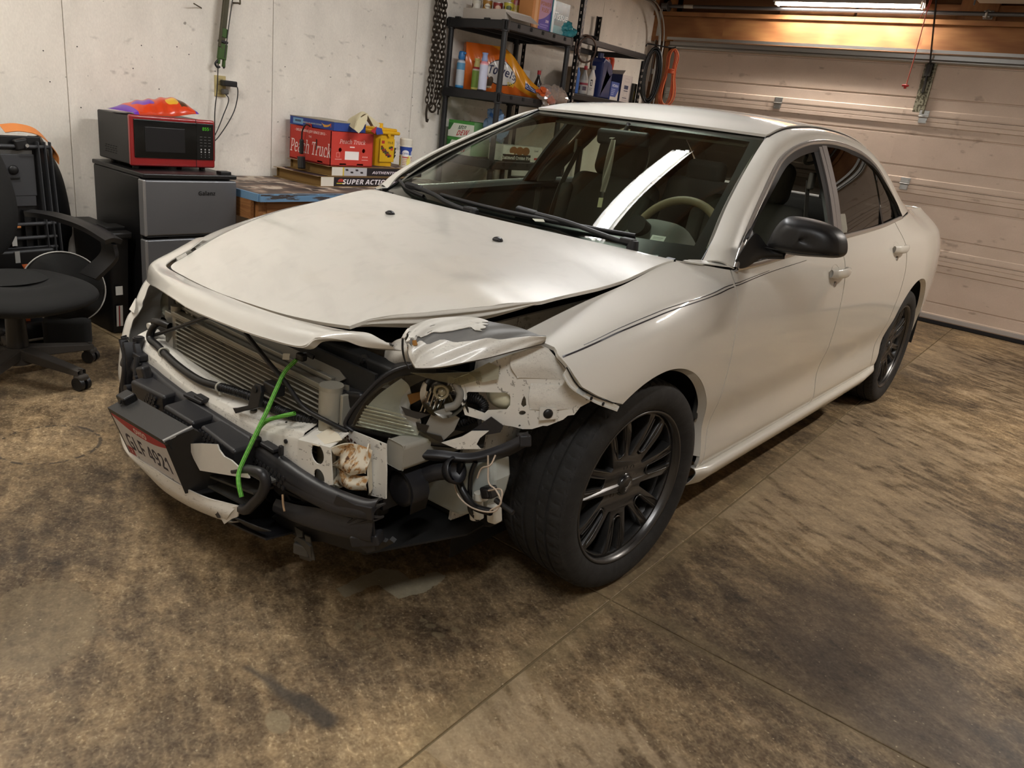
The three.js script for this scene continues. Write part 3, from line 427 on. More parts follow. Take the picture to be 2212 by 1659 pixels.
// side windows: trim along the opening, belt moulding, pillars, glass
const belt = z => [sideX(z, topY(z) - .003) + .0, topY(z), z];
for (const s of [1, -1]) {
  const win = new THREE.Group(); win.name = 'side_windows'; car.add(win);
  const flip = g => s > 0 ? g : mirrorX(g);
  const outer = [...Array(61)].map((_, i) => { const p = gO(i / 60); return [p[0] + .003, p[1] - .004, p[2]]; });
  mesh('window_trim', flip(tube(outer, .0115, 160, 8)), trimM, win);
  const ins = k => [...Array(61)].map((_, i) => { const p = gO(i / 60), c = [.72, 1.14, -1.5]; const d = [c[1] - p[1], (c[2] - p[2]) * .35], L = Math.hypot(...d) || 1; return [p[0] + k * .35 * (p[1] > 1.1 ? .3 : 0) - .004 + .18 * k * Math.sign(p[1] - 1.0), p[1] + d[0] / L * k, p[2] + d[1] / L * k]; });
  const A = outer.map(p => [p[0] - .006, p[1], p[2]]), B = ins(.042);
  mesh('window_frame', flip(surf((u, v) => { const a = poly(A)(u), b = poly(B)(u); return a.map((x, k) => lerp(x, b[k], v)); }, 80, 3, .012)), blackTrim, win);
  mesh('belt_moulding', flip(surf((u, v) => { const z = lerp(-.436, -2.498, u), a = v * Math.PI * 2, y = topY(z); return [SFX[7](z) + .002 + .007 * Math.cos(a), y + .004 + .011 * Math.sin(a), z]; }, 60, 10)), trimM, win);
  // inner belt ledge closes the door top
  mesh('belt_ledge', flip(surf((u, v) => { const z = lerp(-.436, -2.498, u); return [SFX[7](z) - .005 - .075 * v, topY(z) + .004 - .006 * v, z]; }, 40, 2, .02)), blackPl, win);
  const col = (z0, z1, y) => { const w = (y - .99) / .37; return w; };
  const post = (zb0, zb1, zt0, zt1, yt, m, name, out) => mesh(name, flip(surf((u, v) => { const z = lerp(lerp(zb0, zb1, u), lerp(zt0, zt1, u), v), yb = topY(lerp(zb0, zb1, u)) + .005, y = lerp(yb, yt, v), x = lerp(SFX[7](z) - .004, .613, v) + out + .012 * Math.sin(v * Math.PI); return [x, y, z]; }, 4, 12, .012)), m, win);
  post(-1.418, -1.462, -1.528, -1.565, 1.352, postM, 'door_post', .003); post(-1.467, -1.522, -1.570, -1.628, 1.356, postM, 'door_post', .002);
  post(-1.375, -1.418, -1.470, -1.528, 1.350, blackTrim, 'window_channel', -.004);
  post(-2.142, -2.172, -2.229, -2.258, 1.300, blackTrim, 'division_bar', .0);
  const gl = (z0, z1, zt0, zt1, yt0, yt1) => surf((u, v) => { const zb = lerp(z0, z1, u), zt = lerp(zt0, zt1, u), z = lerp(zb, zt, v), yb = topY(zb), y = lerp(yb, lerp(yt0, yt1, u) - .02 * 0 + .028 * Math.sin(Math.PI * u) * 1, v); return [lerp(SFX[7](zb) - .012, .612, (y - yb) / (1.36 - yb)) + .010 * Math.sin(v * Math.PI), y, z]; }, 16, 12);
  if (s < 0) mesh('door_glass', flip(gl(-.56, -1.42, -1.05, -1.53, 1.265, 1.345)), glassM, win);
  mesh('door_glass', flip(gl(-1.52, -2.145, -1.62, -2.23, 1.352, 1.300)), s > 0 ? tintM : glassM, win);
  mesh('quarter_glass', flip(gl(-2.172, -2.44, -2.258, -2.33, 1.286, 1.24)), s > 0 ? tintM : glassM, win);
}
// hood: coons patch in plan, height from edge line and crown, with the driver corner buckled upwards
const hoodEdgeR = [[.345, .662], [.372, .62], [.42, .585], [.49, .548], [.565, .50], [.62, .455], [.655, .39], [.675, .325], [.688, .20], [.695, .10], [.697, 0], [.699, -.15], [.701, -.285]];
const hoodEdgeL = []; for (let i = 0; i <= 30; i++) { const z = lerp(.585, -.285, i / 30); hoodEdgeL.push([-(topX(z) - .006), z]); }
const hoodF = curve([[-.616, .585], [-.605, .622], [-.56, .650], [-.43, .674], [-.30, .690], [-.18, .697], [-.03, .694], [.12, .690], [.25, .678], [.345, .662]], 60), hoodRr = curve([[-.695, -.285], [-.35, -.215], [0, -.19], [.35, -.215], [.701, -.285]], 40);
const crown = pchip([-.29, -.19, .02, .30, .55, .72], [.015, .022, .040, .048, .042, .036]), lift = pchip([-.2, -.05, .1, .325, .45, .55, .62, .72], [0, .004, .016, .052, .078, .070, .062, .05]);
function hoodY(x, z) { const xe = topX(z), s = clamp(x / xe, -1, 1); return topY(z) + crown(z) * (1 - s * s) + lift(z) * smooth(-.12, .62, x) ** 1.15 - .004 * smooth(.3, .45, Math.abs(x)) * 0 + .006 * Math.exp(-(((x - .50) / .07) ** 2 + ((z - .40) / .09) ** 2)); }
const hc = coons(hoodF, hoodRr, hoodEdgeL, hoodEdgeR);
const hood = mesh('hood', surf((u, v) => { const [x, z] = hc(u, v); return [x, hoodY(x, z), z]; }, 110, 90, .010, { uv: (u, v, p) => [(p[0] + 1) * .5, (p[2] + 1) * .5] }), hoodPaint, car, 'white hood buckled up at the driver corner');
{ const E = hoodEdgeR.slice(0, 9).map(([x, z]) => [x, hoodY(x, z), z]); const fl = (d, e, n) => E.map((p, i) => { const t = i / (E.length - 1), k = Math.sin(Math.PI * clamp(t * 1.05 + .04, 0, 1)) * n; return [p[0] - d * k, p[1] - e * k, p[2] - d * .6 * k]; });
  const rows = [E, fl(-.002, .010, 1), fl(.006, .016, 1), fl(.004, .030, 1), fl(.020, .034, 1), fl(.03, .05, 1)]; mesh('folded_flange', surf(net(rows), 30, 60, .002), paint, hood); }
for (const s of [-1, 1]) { const x = s * .25, z = .02, y = hoodY(x, z); const w = new THREE.Group(); w.name = 'washer_nozzle'; hood.add(w); mesh('nozzle_body', [sph(.017, x, y + .002, z, 1.1, .62, .8), rbox(.022, .008, .014, .003, x, y + .004, z + .008)], satin, w); }
// inner hood structure and dark engine bay walls
mesh('cowl_panel', surf((u, v) => { const x = lerp(-.725, .725, u), s = x / .725, zr = -.30 - .10 * s * s - .02, zf = -.195 - .09 * s * s; const z = lerp(zf, zr, v); return [x, .940 - .012 * Math.sin(v * Math.PI) - .008 * (1 - v) + .004 * s * s + .02 * v, z]; }, 50, 8, .008), blackPl, car);
mesh('cowl_grille', [...Array(26)].map((_, i) => { const x = -.66 + i * .0528, s = x / .725; return box(.028, .004, .05, x, .945, -.245 - .095 * s * s, .2, 0, 0); }), blackTrim, car);
// ---------------------------------------------------------------- the car: torn front end
const group = (name, parent, label) => { const o = new THREE.Group(); o.name = name; if (label) o.userData.label = label; parent.add(o); return o; };
const scuffTex = dataTex(512, 512, (i, j) => { let a = 222 + 10 * (fbm(i * .02, j * .02, 4) - .5); const q = fbm(i * .03 + 5, j * .11, 4), p = fbm(i * .14 + 60, j * .04 + 9, 4); if (Math.abs(q - .5) < .008 && fbm(i * .015, j * .015 + 40, 3) > .56) a -= 90; if (p > .72) a -= (p - .72) * 380; return [a, a - 3, a - 12]; });
const scuffPaint = mat(0xffffff, .45, { map: scuffTex, clearcoat: .6, clearcoatRoughness: .2 });
const rustTex = dataTex(256, 256, (i, j) => { const q = fbm(i * .022, j * .05, 5), c = fbm(i * .06 + 20, j * .06, 4); const t = smooth(.46, .74, q) * .9, d = smooth(.58, .70, c) * t; return [lerp(lerp(214, 168, t), 70, d), lerp(lerp(206, 118, t), 42, d), lerp(lerp(186, 62, t), 24, d)]; });
const rustM = mat(0xffffff, .7, { map: rustTex });
const absM = mat(0x222225, .42), greyPl = mat(0x4a4945, .6), alu = mat(0x9a988f, .45, { metalness: .75 });
const zNose = pchip([-.85, -.72, -.6, -.45, -.3, 0, .3, .5], [.45, .62, .69, .75, .78, .80, .778, .675]);
// --- bumper cover
const bumper = group('bumper_cover', car, 'white bumper cover ripped open and hanging down');
{ const up = [[-.668, .795, .470], [-.640, .758, .548], [-.622, .732, .618], [-.570, .724, .660], [-.43, .727, .684], [-.30, .731, .700], [-.18, .736, .707], [-.03, .738, .704], [.12, .745, .700], [.25, .755, .689], [.345, .764, .676], [.40, .778, .690], [.455, .788, .690], [.495, .782, .680], [.520, .773, .666]];
  const lo = [[-.842, .690, .420], [-.800, .668, .540], [-.735, .652, .640], [-.60, .668, .700], [-.45, .694, .750], [-.30, .703, .780], [-.18, .701, .792], [-.05, .707, .799], [.08, .713, .799], [.19, .719, .793], [.310, .729, .775], [.345, .757, .758], [.405, .767, .727], [.450, .761, .703], [.517, .768, .665]];
  const mid = up.map((p, i) => { const q = lo[i], b = .018 - (i > 10 ? .012 : 0); return [lerp(p[0], q[0], .5) + (i < 3 ? -.02 : 0), lerp(p[1], q[1], .5) + b, lerp(p[2], q[2], .5) + b * .8]; });
  mesh('upper_band', surf((u, v) => { const f = net([up, mid, lo]); return f(v, u); }, 110, 12, .0035), paint, bumper);
  // rolled lower edge of the band
  mesh('band_lip', surf((u, v) => { const q = spl(lo.slice(2))(u); return [q[0], q[1] - .008 * v, q[2] - .022 * v]; }, 70, 2, .002), paint, bumper);
  // passenger corner: sweeps from the headlight opening back to the wheel arch
  const e = [[-.735, .652, .640], [-.735, .627, .660], [-.730, .583, .684], [-.728, .560, .690], [-.728, .529, .716], [-.724, .493, .732], [-.720, .44, .747], [-.718, .35, .760], [-.716, .304, .758], [-.712, .264, .754], [-.700, .215, .745]];
  const m1 = e.map(p => [p[0] - .042, p[1] - .008, p[2] - .035]), m2 = e.map(p => [p[0] - .090, p[1] - .010, p[2] - .13]), m3 = e.map((p, i) => [-.868 + .0 * i, p[1] - .012, .46 - .05 * Math.cos((i / 10) * Math.PI) * .3]);
  mesh('side_section', surf(net([e, m1, m2, m3]), 24, 40, .0035, { flip: true }), paint, bumper);
  mesh('opening_edge', surf((u, v) => { const q = spl(e)(u), j = .003 * Math.sin(u * 47) * Math.sin(u * 13); return [q[0] + .026 * v + j * v, q[1], q[2] - .006 * v]; }, 60, 2, .0025), paint, bumper);
  // tongue at the corner of the headlight opening
  mesh('corner_tab', slab([[-.735, .585, .684], [-.700, .562, .705], [-.690, .548, .712], [-.728, .552, .712]], .003), paint, bumper);
  // lower lip, swept under the plate towards the driver side
  const l0 = [[-.70, .215, .745], [-.62, .215, .80], [-.50, .216, .850], [-.362, .219, .892], [-.20, .226, .893], [-.08, .232, .892], [.052, .246, .885], [.13, .262, .877], [.196, .277, .870]];
  const l1 = [[-.70, .170, .735], [-.62, .168, .79], [-.50, .170, .838], [-.375, .196, .872], [-.28, .168, .872], [-.196, .150, .868], [-.086, .158, .868], [.03, .178, .868], [.137, .202, .866]];
  const l2 = l1.map(p => [p[0] - .004, p[1] - .018, p[2] - .05]);
  mesh('lower_lip', surf((u, v) => net([l0, l0.map((p, i) => [lerp(p[0], l1[i][0], .5), lerp(p[1], l1[i][1], .5), lerp(p[2], l1[i][2], .5) + .012]), l1, l2])(v, u), 80, 14, .0035), scuffPaint, bumper);
  mesh('torn_corner', slab([[.040, .235, .880], [.085, .246, .880], [.165, .258, .876], [.197, .279, .872], [.203, .268, .872], [.196, .246, .874], [.170, .228, .876], [.137, .198, .872], [.120, .212, .878], [.105, .236, .880]], .004), paint, bumper);
  mesh('lip_hole_patch', slab([[.100, .233, .884], [.118, .229, .884], [.128, .214, .884], [.112, .207, .882], [.092, .216, .882]], .002), absM, bumper);  // dark slab laid on for the shade of a hole, nothing is cut
  // torn white strip beside the plate
  mesh('torn_strip', slab([[-.036, .369, .880], [.030, .395, .880], [.113, .424, .880], [.122, .412, .88], [.146, .402, .88], [.180, .405, .88], [.212, .400, .880], [.255, .401, .880], [.262, .388, .880], [.150, .352, .880], [.025, .313, .880], [-.008, .336, .88]], .004), paint, bumper);
  // fog lamp opening frame and duct vanes
  mesh('duct_frame', [tube([[.180, .372, .872], [.250, .402, .872], [.296, .408, .868], [.306, .392, .866], [.290, .350, .866], [.258, .312, .866], [.226, .278, .868], [.200, .268, .866]], .014, 50, 8)], absM, bumper);
  mesh('duct_vane', [surf((u, v) => [lerp(.02, .27, u), .305 + .035 * Math.sin(u * Math.PI) * .5 + .06 * u, .84 - .06 * v], 16, 4, .006), surf((u, v) => [lerp(-.02, .22, u), .272 + .045 * u, .845 - .06 * v], 16, 4, .006), surf((u, v) => [lerp(-.06, .18, u), .240 + .028 * u, .850 - .07 * v], 16, 4, .006)], greyPl, bumper);
  mesh('lower_valance', surf((u, v) => { const x = lerp(-.60, .26, u); return [x, .175 + .06 * Math.max(0, x + .1) - .03 * v - .02 * Math.sin(u * 3), .845 - .25 * v - .2 * x * x]; }, 40, 8, .005), absM, bumper);
  mesh('under_flap', surf((u, v) => [lerp(.09, .262, u) + .01 * v, .205 + .035 * u - .035 * v * Math.sin(.6 + u * 2), .855 - .03 * v], 14, 6, .003), mat(0x3a3a3a, .45), bumper);
}
// --- plate and holder: real 305 x 152 mm plate, tipped forward
const holder = group('plate_holder', car, 'black plastic licence plate holder'); holder.position.set(-.2045, .2985, .913); holder.rotation.set(R(18.8), R(2), R(2), 'YXZ');
mesh('holder_frame', [box(.325, .012, .075, 0, .083, -.033), box(.012, .172, .012, -.159, 0, -.002), box(.322, .172, .010, 0, 0, -.008)], satin, holder);
mesh('holder_side', slab([[.156, .088, .008], [.176, .094, -.075], [.205, .035, -.12], [.275, .030, -.145], [.240, -.060, -.10], [.185, -.085, -.04], [.158, -.082, .006]], .010), satin, holder);
mesh('holder_edge', [bar([.154, .089, .006], [.176, .095, -.072], .008, .006)], mat(0x9a9a98, .3), holder);
mesh('holder_tab', [rbox(.05, .03, .04, .006, -.145, .095, -.05), cyl(.006, .006, .004, -.135, .10, -.025, R(60), 0, 0)], satin, holder);
mesh('licence_plate', box(.305, .152, .0025, -.002, -.002, .003), [0, 1, 2, 3, 4, 5].map(i => i === 4 ? mat(0xffffff, .45, { map: canvasTex(1024, 512, (c, w, h) => {
  c.fillStyle = '#d3d2d4'; c.fillRect(0, 0, w, h); for (let i = 0; i < 700; i++) { c.fillStyle = `rgba(${120 + rnd() * 80 | 0},${120 + rnd() * 80 | 0},${125 + rnd() * 80 | 0},.10)`; c.fillRect(rnd() * w, rnd() * h, rnd() * 60, 2 + rnd() * 6); }
  c.fillStyle = '#b0262c'; c.beginPath(); c.moveTo(0, 0); c.lineTo(w, 0); c.lineTo(w, 40); c.quadraticCurveTo(w * .8, 105, w * .62, 118); c.quadraticCurveTo(w * .5, 128, w * .38, 118); c.quadraticCurveTo(w * .2, 100, 0, 30); c.fill();
  c.fillStyle = '#f2e9e6'; c.font = 'bold 92px sans-serif'; c.textAlign = 'center'; c.fillText('OHIO', w / 2, 104);
  c.fillStyle = '#211f38'; c.font = 'bold 250px sans-serif'; c.save(); c.translate(w / 2, 400); c.scale(.80, 1.12); c.fillText('GLF 4921', 0, 0); c.restore();
  c.fillStyle = '#a3252c'; c.fillRect(10, 395, 130, 105); c.fillStyle = '#e9dcd8'; c.font = 'bold 60px sans-serif'; c.fillText('2', 76, 470);
  c.fillStyle = '#777'; c.beginPath(); c.arc(190, 485, 14, 0, 7); c.arc(840, 485, 14, 0, 7); c.fill(); }) }) : mat(0xb9b9ba, .4, { metalness: .6 })), holder, 'worn white plate with red header reading OHIO');
// --- crash beam
const beam = group('crash_beam', car, 'white steel bumper beam crushed and rusty at one end');
{ const fz = x => .772 - .16 * Math.max(0, Math.abs(x + .02) - .15) ** 2; const yT = pchip([-.64, -.5, -.42, -.29, -.13, .11, .3, .44], [.47, .462, .456, .444, .437, .444, .478, .505]);
  const prof = x => { const y = yT(x), z = fz(x); return [[.0, .028, -.075], [.0, .032, -.045], [.0, .018, -.010], [.0, .0, .0], [.0, -.045, .004], [.0, -.090, .004], [.0, -.094, -.06]].map(q => [x, y + q[1], z + q[2]]); };
  mesh('beam_shell', surf((u, v) => { const x = lerp(-.64, .31, u); return poly(prof(x))(v); }, 60, 36, .003), scuffPaint, beam);
  // flat face of the crushed end with two lightening holes
  mesh('beam_face', [slab([[.308, .482, .776], [.437, .508, .775], [.445, .46, .776], [.452, .416, .775], [.38, .395, .776], [.308, .388, .776]], .003, { holes: [circle3([.388, .474, .7755], [1, 0, 0], [0, 1, 0], .026), circle3([.398, .414, .7755], [1, 0, 0], [0, 1, 0], .022)].map(h => h), face: [0, 0, 1] }), slab([[.308, .484, .776], [.437, .509, .775], [.428, .534, .715], [.34, .512, .712], [.305, .505, .715]], .003)], scuffPaint, beam);
  mesh('bolt_hole_disc', [cyl(.006, .006, .004, .257, .459, .7765, R(90), 0, 0, 12), cyl(.004, .004, .003, .21, .487, .742, 0, 0, 0, 10)], satin, beam);  // dark discs stand in for the shade inside bolt holes
  // crumpled, rusted steel folds
  const fold = (rows) => surf(net(rows), 30, 24, .0025, { uv: (u, v) => [u, v] });
  mesh('crumpled_fold', [fold([[[.437, .509, .774], [.47, .528, .755], [.50, .530, .735], [.528, .524, .722]], [[.440, .49, .765], [.47, .512, .748], [.505, .508, .742], [.530, .500, .73]], [[.425, .468, .735], [.46, .478, .762], [.50, .476, .758], [.532, .482, .74]], [[.405, .445, .74], [.45, .452, .752], [.49, .453, .755], [.524, .466, .735]]]),
    fold([[[.405, .442, .745], [.45, .452, .738], [.49, .446, .735], [.530, .458, .728]], [[.420, .428, .73], [.45, .436, .752], [.49, .430, .755], [.532, .440, .74]], [[.410, .405, .735], [.45, .41, .75], [.49, .412, .752], [.53, .424, .735]], [[.41, .394, .745], [.45, .398, .74], [.495, .410, .74], [.525, .42, .73]]]),
    slab([[.36, .512, .716], [.411, .531, .735], [.447, .523, .745], [.394, .496, .776], [.33, .486, .776]], .002), slab([[.402, .452, .758], [.428, .448, .766], [.412, .424, .77]], .002), slab([[.50, .534, .73], [.532, .524, .728], [.534, .455, .73], [.528, .41, .725], [.515, .41, .705], [.515, .53, .705]], .003)], rustM, beam, 'rust-streaked crumpled steel');
  mesh('mounting_plate', slab([[.329, .521, .701], [.43, .532, .700], [.545, .540, .698], [.556, .47, .70], [.563, .401, .700], [.501, .386, .700], [.504, .42, .702], [.499, .457, .706], [.503, .48, .702], [.484, .496, .703], [.402, .497, .702], [.329, .490, .702]], .004, { holes: [circle3([.527, .533, .699], [1, 0, 0], [0, 1, 0], .0045, 10)], face: [0, 0, 1] }), scuffPaint, beam, 'flat white mounting plate');
  mesh('stud_bolt', [rod([.358, .513, .70], [.346, .510, .722], .006), cyl(.012, .012, .004, .358, .513, .706, R(90), 0, 0, 12)], alu, beam);
  mesh('rust_chips', [[.385, .517], [.40, .512], [.415, .508], [.372, .512], [.43, .500], [.41, .518], [.425, .513], [.44, .51]].map(([x, y], i) => slab([[x, y, .7045], [x + .008, y - .003, .7045], [x + .006, y - .009, .7045], [x - .002, y - .006, .7045]], .001)), mat(0x4a2e20, .8), beam);
  mesh('crush_box', [surf((u, v) => { const a = v * 2 * Math.PI; return [.548 + .030 * clamp(1.3 * Math.cos(a), -1, 1), .505 + .034 * clamp(1.3 * Math.sin(a), -1, 1), lerp(.668, .42, u)]; }, 6, 24), box(.058, .066, .004, .548, .505, .664)], mat(0x9a978c, .6), beam);
}
// --- black plastic absorber in front of the beam
const abso = group('bumper_absorber', car, 'black moulded plastic bumper absorber');
{ const c0 = [[-.645, .425, .770], [-.60, .435, .772], [-.543, .436, .775], [-.444, .434, .779], [-.382, .430, .783], [-.259, .424, .788], [-.188, .422, .790], [-.09, .420, .791], [.03, .418, .791], [.148, .418, .790], [.25, .412, .790], [.347, .405, .789], [.45, .405, .785], [.568, .420, .776], [.606, .434, .762]];
  const drop = (c, dy, dz) => c.map(p => [p[0], p[1] - dy, p[2] + dz]);
  mesh('absorber_rail', surf((u, v) => net([drop(c0, -.001, -.012), c0, drop(c0, .010, .008), drop(c0, .034, .012), drop(c0, .044, -.02)])(v, u), 90, 14, .005), absM, abso);
  const blk = (x0, x1, y0, y1, z0, z1, sk = 0) => { const g = rbox(x1 - x0, y1 - y0, z1 - z0, .010, (x0 + x1) / 2, (y0 + y1) / 2, (z0 + z1) / 2, R(4), R(sk), 0, 2); return g; };
  mesh('foam_block', [blk(-.440, -.262, .325, .424, .772, .842, 5)], absM, abso); mesh('foam_block', [blk(-.212, -.055, .335, .422, .785, .860, 1)], absM, abso); mesh('foam_block', [blk(-.030, .160, .345, .420, .785, .856, -4)], absM, abso);
  // honeycomb embossing on the block faces
  const hex = []; const hexG = (x, y, z) => T(new THREE.CylinderGeometry(.0075, .0065, .005, 6), x, y, z, R(90), 0, 0);
  for (const [x0, x1, y0, y1, z] of [[-.43, -.30, .335, .412, .842], [-.205, -.065, .345, .41, .862], [-.02, .15, .352, .408, .858], [.16, .30, .352, .385, .808]]) { let k = 0; for (let y = y0; y <= y1; y += .0135, k++) for (let x = x0 + (k % 2) * .0085; x <= x1; x += .017) hex.push(hexG(x, y, z)); }
  mesh('honeycomb', hex, mat(0x232325, .5), abso);
  mesh('clip_tab', [rbox(.085, .010, .030, .003, -.175, .436, .782, .1, .1, 0), rbox(.05, .012, .025, .003, -.15, .442, .778), rbox(.05, .02, .04, .004, -.54, .452, .765), rbox(.06, .010, .025, .003, .21, .430, .79), rbox(.012, .026, .010, .002, .255, .436, .788)], absM, abso);
  // passenger end: ribbed vertical bracket
  mesh('end_bracket', [surf((u, v) => [-.655 + .10 * v + .02 * Math.sin(u * 6), lerp(.49, .235, u), .762 + .03 * Math.sin(v * Math.PI) + .012 * Math.sin(v * 22)], 24, 24, .006), tube([[-.60, .47, .79], [-.585, .40, .80], [-.60, .33, .80], [-.57, .27, .80]], .010, 30, 8), tube([[-.52, .46, .79], [-.50, .38, .805], [-.46, .32, .81]], .009, 30, 8), rbox(.05, .11, .03, .008, -.435, .40, .80, .1, 0, .3), rbox(.04, .10, .03, .008, -.37, .335, .82, 0, 0, .5), cyl(.014, .014, .03, -.555, .345, .80, R(90)), cyl(.010, .010, .03, -.49, .40, .80, R(90)), rbox(.16, .05, .04, .01, -.50, .265, .79, .2, .2, .1)], absM, abso);
  mesh('socket', [cyl(.018, .018, .05, -.585, .475, .752, 0, 0, 0, 18), cyl(.014, .014, .004, -.585, .501, .752, 0, 0, 0, 18)], absM, abso);
  // driver end: lower carrier with rectangular openings, broken off at the tip
  const top = [[.148, .384, .797], [.24, .382, .800], [.347, .380, .800], [.45, .384, .797], [.568, .400, .786], [.608, .414, .770]], bot = [[.153, .366, .797], [.228, .356, .80], [.294, .352, .802], [.40, .356, .80], [.50, .366, .795], [.606, .390, .775]];
  mesh('carrier_upper', surf((u, v) => net([top.map(p => [p[0], p[1] + .006, p[2] - .03]), top, bot, bot.map(p => [p[0], p[1] - .002, p[2] - .03])])(v, u), 50, 14, .004), absM, abso);
  mesh('carrier_web', slab([[.20, .37, .79], [.30, .372, .795], [.40, .386, .795], [.50, .398, .79], [.606, .425, .775], [.600, .385, .77], [.53, .353, .775], [.43, .345, .775], [.36, .315, .775], [.26, .283, .775], [.215, .30, .78]], .005, { holes: [[[.262, .357, .79], [.345, .366, .79], [.352, .338, .785], [.33, .325, .785], [.268, .322, .785]], [[.385, .377, .79], [.49, .392, .79], [.498, .372, .785], [.42, .352, .785], [.388, .352, .785]], [[.262, .31, .785], [.33, .318, .785], [.345, .306, .78], [.275, .292, .78]]], face: [0, 0, 1] }), absM, abso);
  mesh('carrier_lower', surf(net([[[.24, .290, .79], [.33, .312, .79], [.43, .345, .79], [.53, .362, .782], [.60, .390, .768]], [[.24, .272, .80], [.33, .290, .802], [.43, .318, .80], [.53, .338, .79], [.602, .362, .775]], [[.245, .255, .80], [.34, .270, .802], [.44, .292, .80], [.53, .312, .79], [.602, .330, .775]], [[.25, .245, .77], [.34, .255, .77], [.44, .275, .77], [.53, .292, .76], [.60, .31, .75]]]), 24, 50, .004), absM, abso);
  mesh('broken_tip', [slab([[.50, .418, .79], [.56, .414, .795], [.607, .425, .78], [.61, .395, .775], [.55, .382, .79], [.49, .392, .795]], .006), slab([[.527, .352, .785], [.565, .395, .775], [.575, .396, .765], [.545, .35, .775]], .004), slab([[.53, .345, .785], [.600, .390, .765], [.603, .30, .76], [.58, .285, .755], [.535, .30, .78]], .005), rbox(.075, .03, .04, .006, .572, .318, .76, 0, R(25), R(18))], absM, abso);
  mesh('lower_box', [slab([[.183, .215, .74], [.24, .245, .75], [.36, .265, .75], [.46, .285, .745], [.55, .30, .735], [.60, .305, .725], [.61, .335, .70], [.618, .336, .68], [.558, .262, .70], [.519, .228, .71], [.46, .207, .715], [.357, .195, .72], [.283, .160, .725], [.23, .172, .735]], .012)], mat(0x202021, .5), abso);
  mesh('bent_hanger', [slab([[.274, .172, .745], [.292, .19, .76], [.33, .195, .76], [.352, .188, .75], [.338, .131, .735], [.330, .122, .74], [.276, .104, .73], [.272, .13, .735]], .006), slab([[.268, .205, .75], [.30, .192, .765], [.325, .205, .765], [.315, .215, .76]], .003), slab([[.33, .215, .76], [.345, .21, .755], [.345, .135, .735], [.335, .135, .745]], .004), rbox(.05, .035, .02, .006, .303, .150, .748, 0, R(20), 0)], mat(0x5b5a56, .45, { metalness: .3 }), abso, 'dusty grey bent hanger');
}
mesh('frame_rail', [rbox(.09, .10, .8, .01, .555, .35, -.05), rbox(.09, .10, 1.1, .01, -.555, .35, .05), rbox(1.1, .06, .12, .01, 0, .22, .35)], mat(0x25231f, .7), car);
mesh('splash_shield', [slab([[-.55, .17, .74], [.50, .19, .70], [.62, .27, .45], [.62, .24, .1], [-.60, .20, .1], [-.60, .19, .6]], .006), slab([[.36, .12, .40], [.46, .18, .40], [.54, .21, .39], [.63, .24, .38], [.66, .27, .37], [.60, .30, .33], [.42, .27, .35], [.35, .2, .37]], .02)], mat(0x161514, .7), car);
// --- radiator and condenser
const rad = group('radiator', car, 'silver condenser with horizontal tubes in front of the radiator');
{ const x0 = -.445, x1 = .30, y0 = .34, y1 = .60; const finT = dataTex(512, 256, (i, j) => { const q = fbm(i * .03, j * .05, 4), f = (i % 4 < 2 ? 1 : .78); const d = smooth(.62, .75, fbm(i * .02 + 9, j * .03 + 4, 4)); const b = Math.exp(-(((i - 290) / 40) ** 2 + ((j - 110) / 45) ** 2)) * .5 * vn(i * .2, j * .2); const a = (84 + 50 * (q - .4)) * f * (1 - .45 * d) * (1 - b); return [a, a * .94, a * .80]; });
  mesh('core', box(x1 - x0, y1 - y0, .02, (x0 + x1) / 2, (y0 + y1) / 2, .688), mat(0xffffff, .7, { map: finT, metalness: .2 }), rad);
  for (let k = 0; k < 19; k++) { const y = y0 + .008 + k * .0138; mesh('tube_row', rbox(x1 - x0, .0018, .010, .0008, (x0 + x1) / 2, y, .6985, 0, 0, 0, 1), mat(0xc4c1b2, .35, { metalness: .35 }), rad); }
  mesh('top_bar', [rbox(x1 - x0 + .03, .016, .030, .003, (x0 + x1) / 2, .608, .692), rbox(x1 - x0 + .02, .010, .02, .002, (x0 + x1) / 2, .626, .672)], alu, rad);
  mesh('tank', [cyl(.029, .029, .30, .338, .470, .702, 0, 0, 0, 24), cyl(.031, .029, .012, .338, .620, .702, 0, 0, 0, 24), rbox(.018, .30, .03, .004, .303, .470, .694), rbox(.010, .26, .05, .002, .376, .48, .675)], mat(0xa8a495, .5, { metalness: .35 }), rad);
  mesh('side_tank', [cyl(.014, .014, .30, -.455, .470, .690, 0, 0, 0, 16), cyl(.017, .017, .02, -.455, .622, .69), rbox(.05, .16, .02, .004, -.50, .52, .685)], alu, rad);
  mesh('upper_shroud', slab([[-.40, .640, .655], [-.28, .652, .655], [-.08, .660, .652], [.02, .662, .652], [.03, .656, .652], [.05, .656, .652], [.055, .662, .652], [.148, .660, .65], [.30, .652, .65], [.345, .636, .66], [.30, .602, .675], [-.40, .602, .675]], .005, { holes: [[[-.22, .640, .66], [-.20, .642, .66], [-.20, .632, .66], [-.22, .630, .66]], [[-.06, .646, .66], [-.04, .647, .66], [-.04, .636, .66], [-.06, .636, .66]], [[.16, .643, .66], [.18, .642, .66], [.18, .632, .66], [.16, .632, .66]]] }), mat(0x77756d, .55, { metalness: .3 }), rad);
  mesh('end_plate', [slab([[.345, .625, .672], [.372, .630, .672], [.378, .55, .675], [.40, .548, .675], [.402, .562, .675], [.408, .562, .672], [.408, .535, .672], [.372, .535, .675]], .003)], alu, rad);
  mesh('paper_tag', slab([[.135, .650, .705], [.165, .658, .705], [.172, .644, .712], [.142, .636, .712]], .001), mat(0xd8d6ca, .8), rad);
}
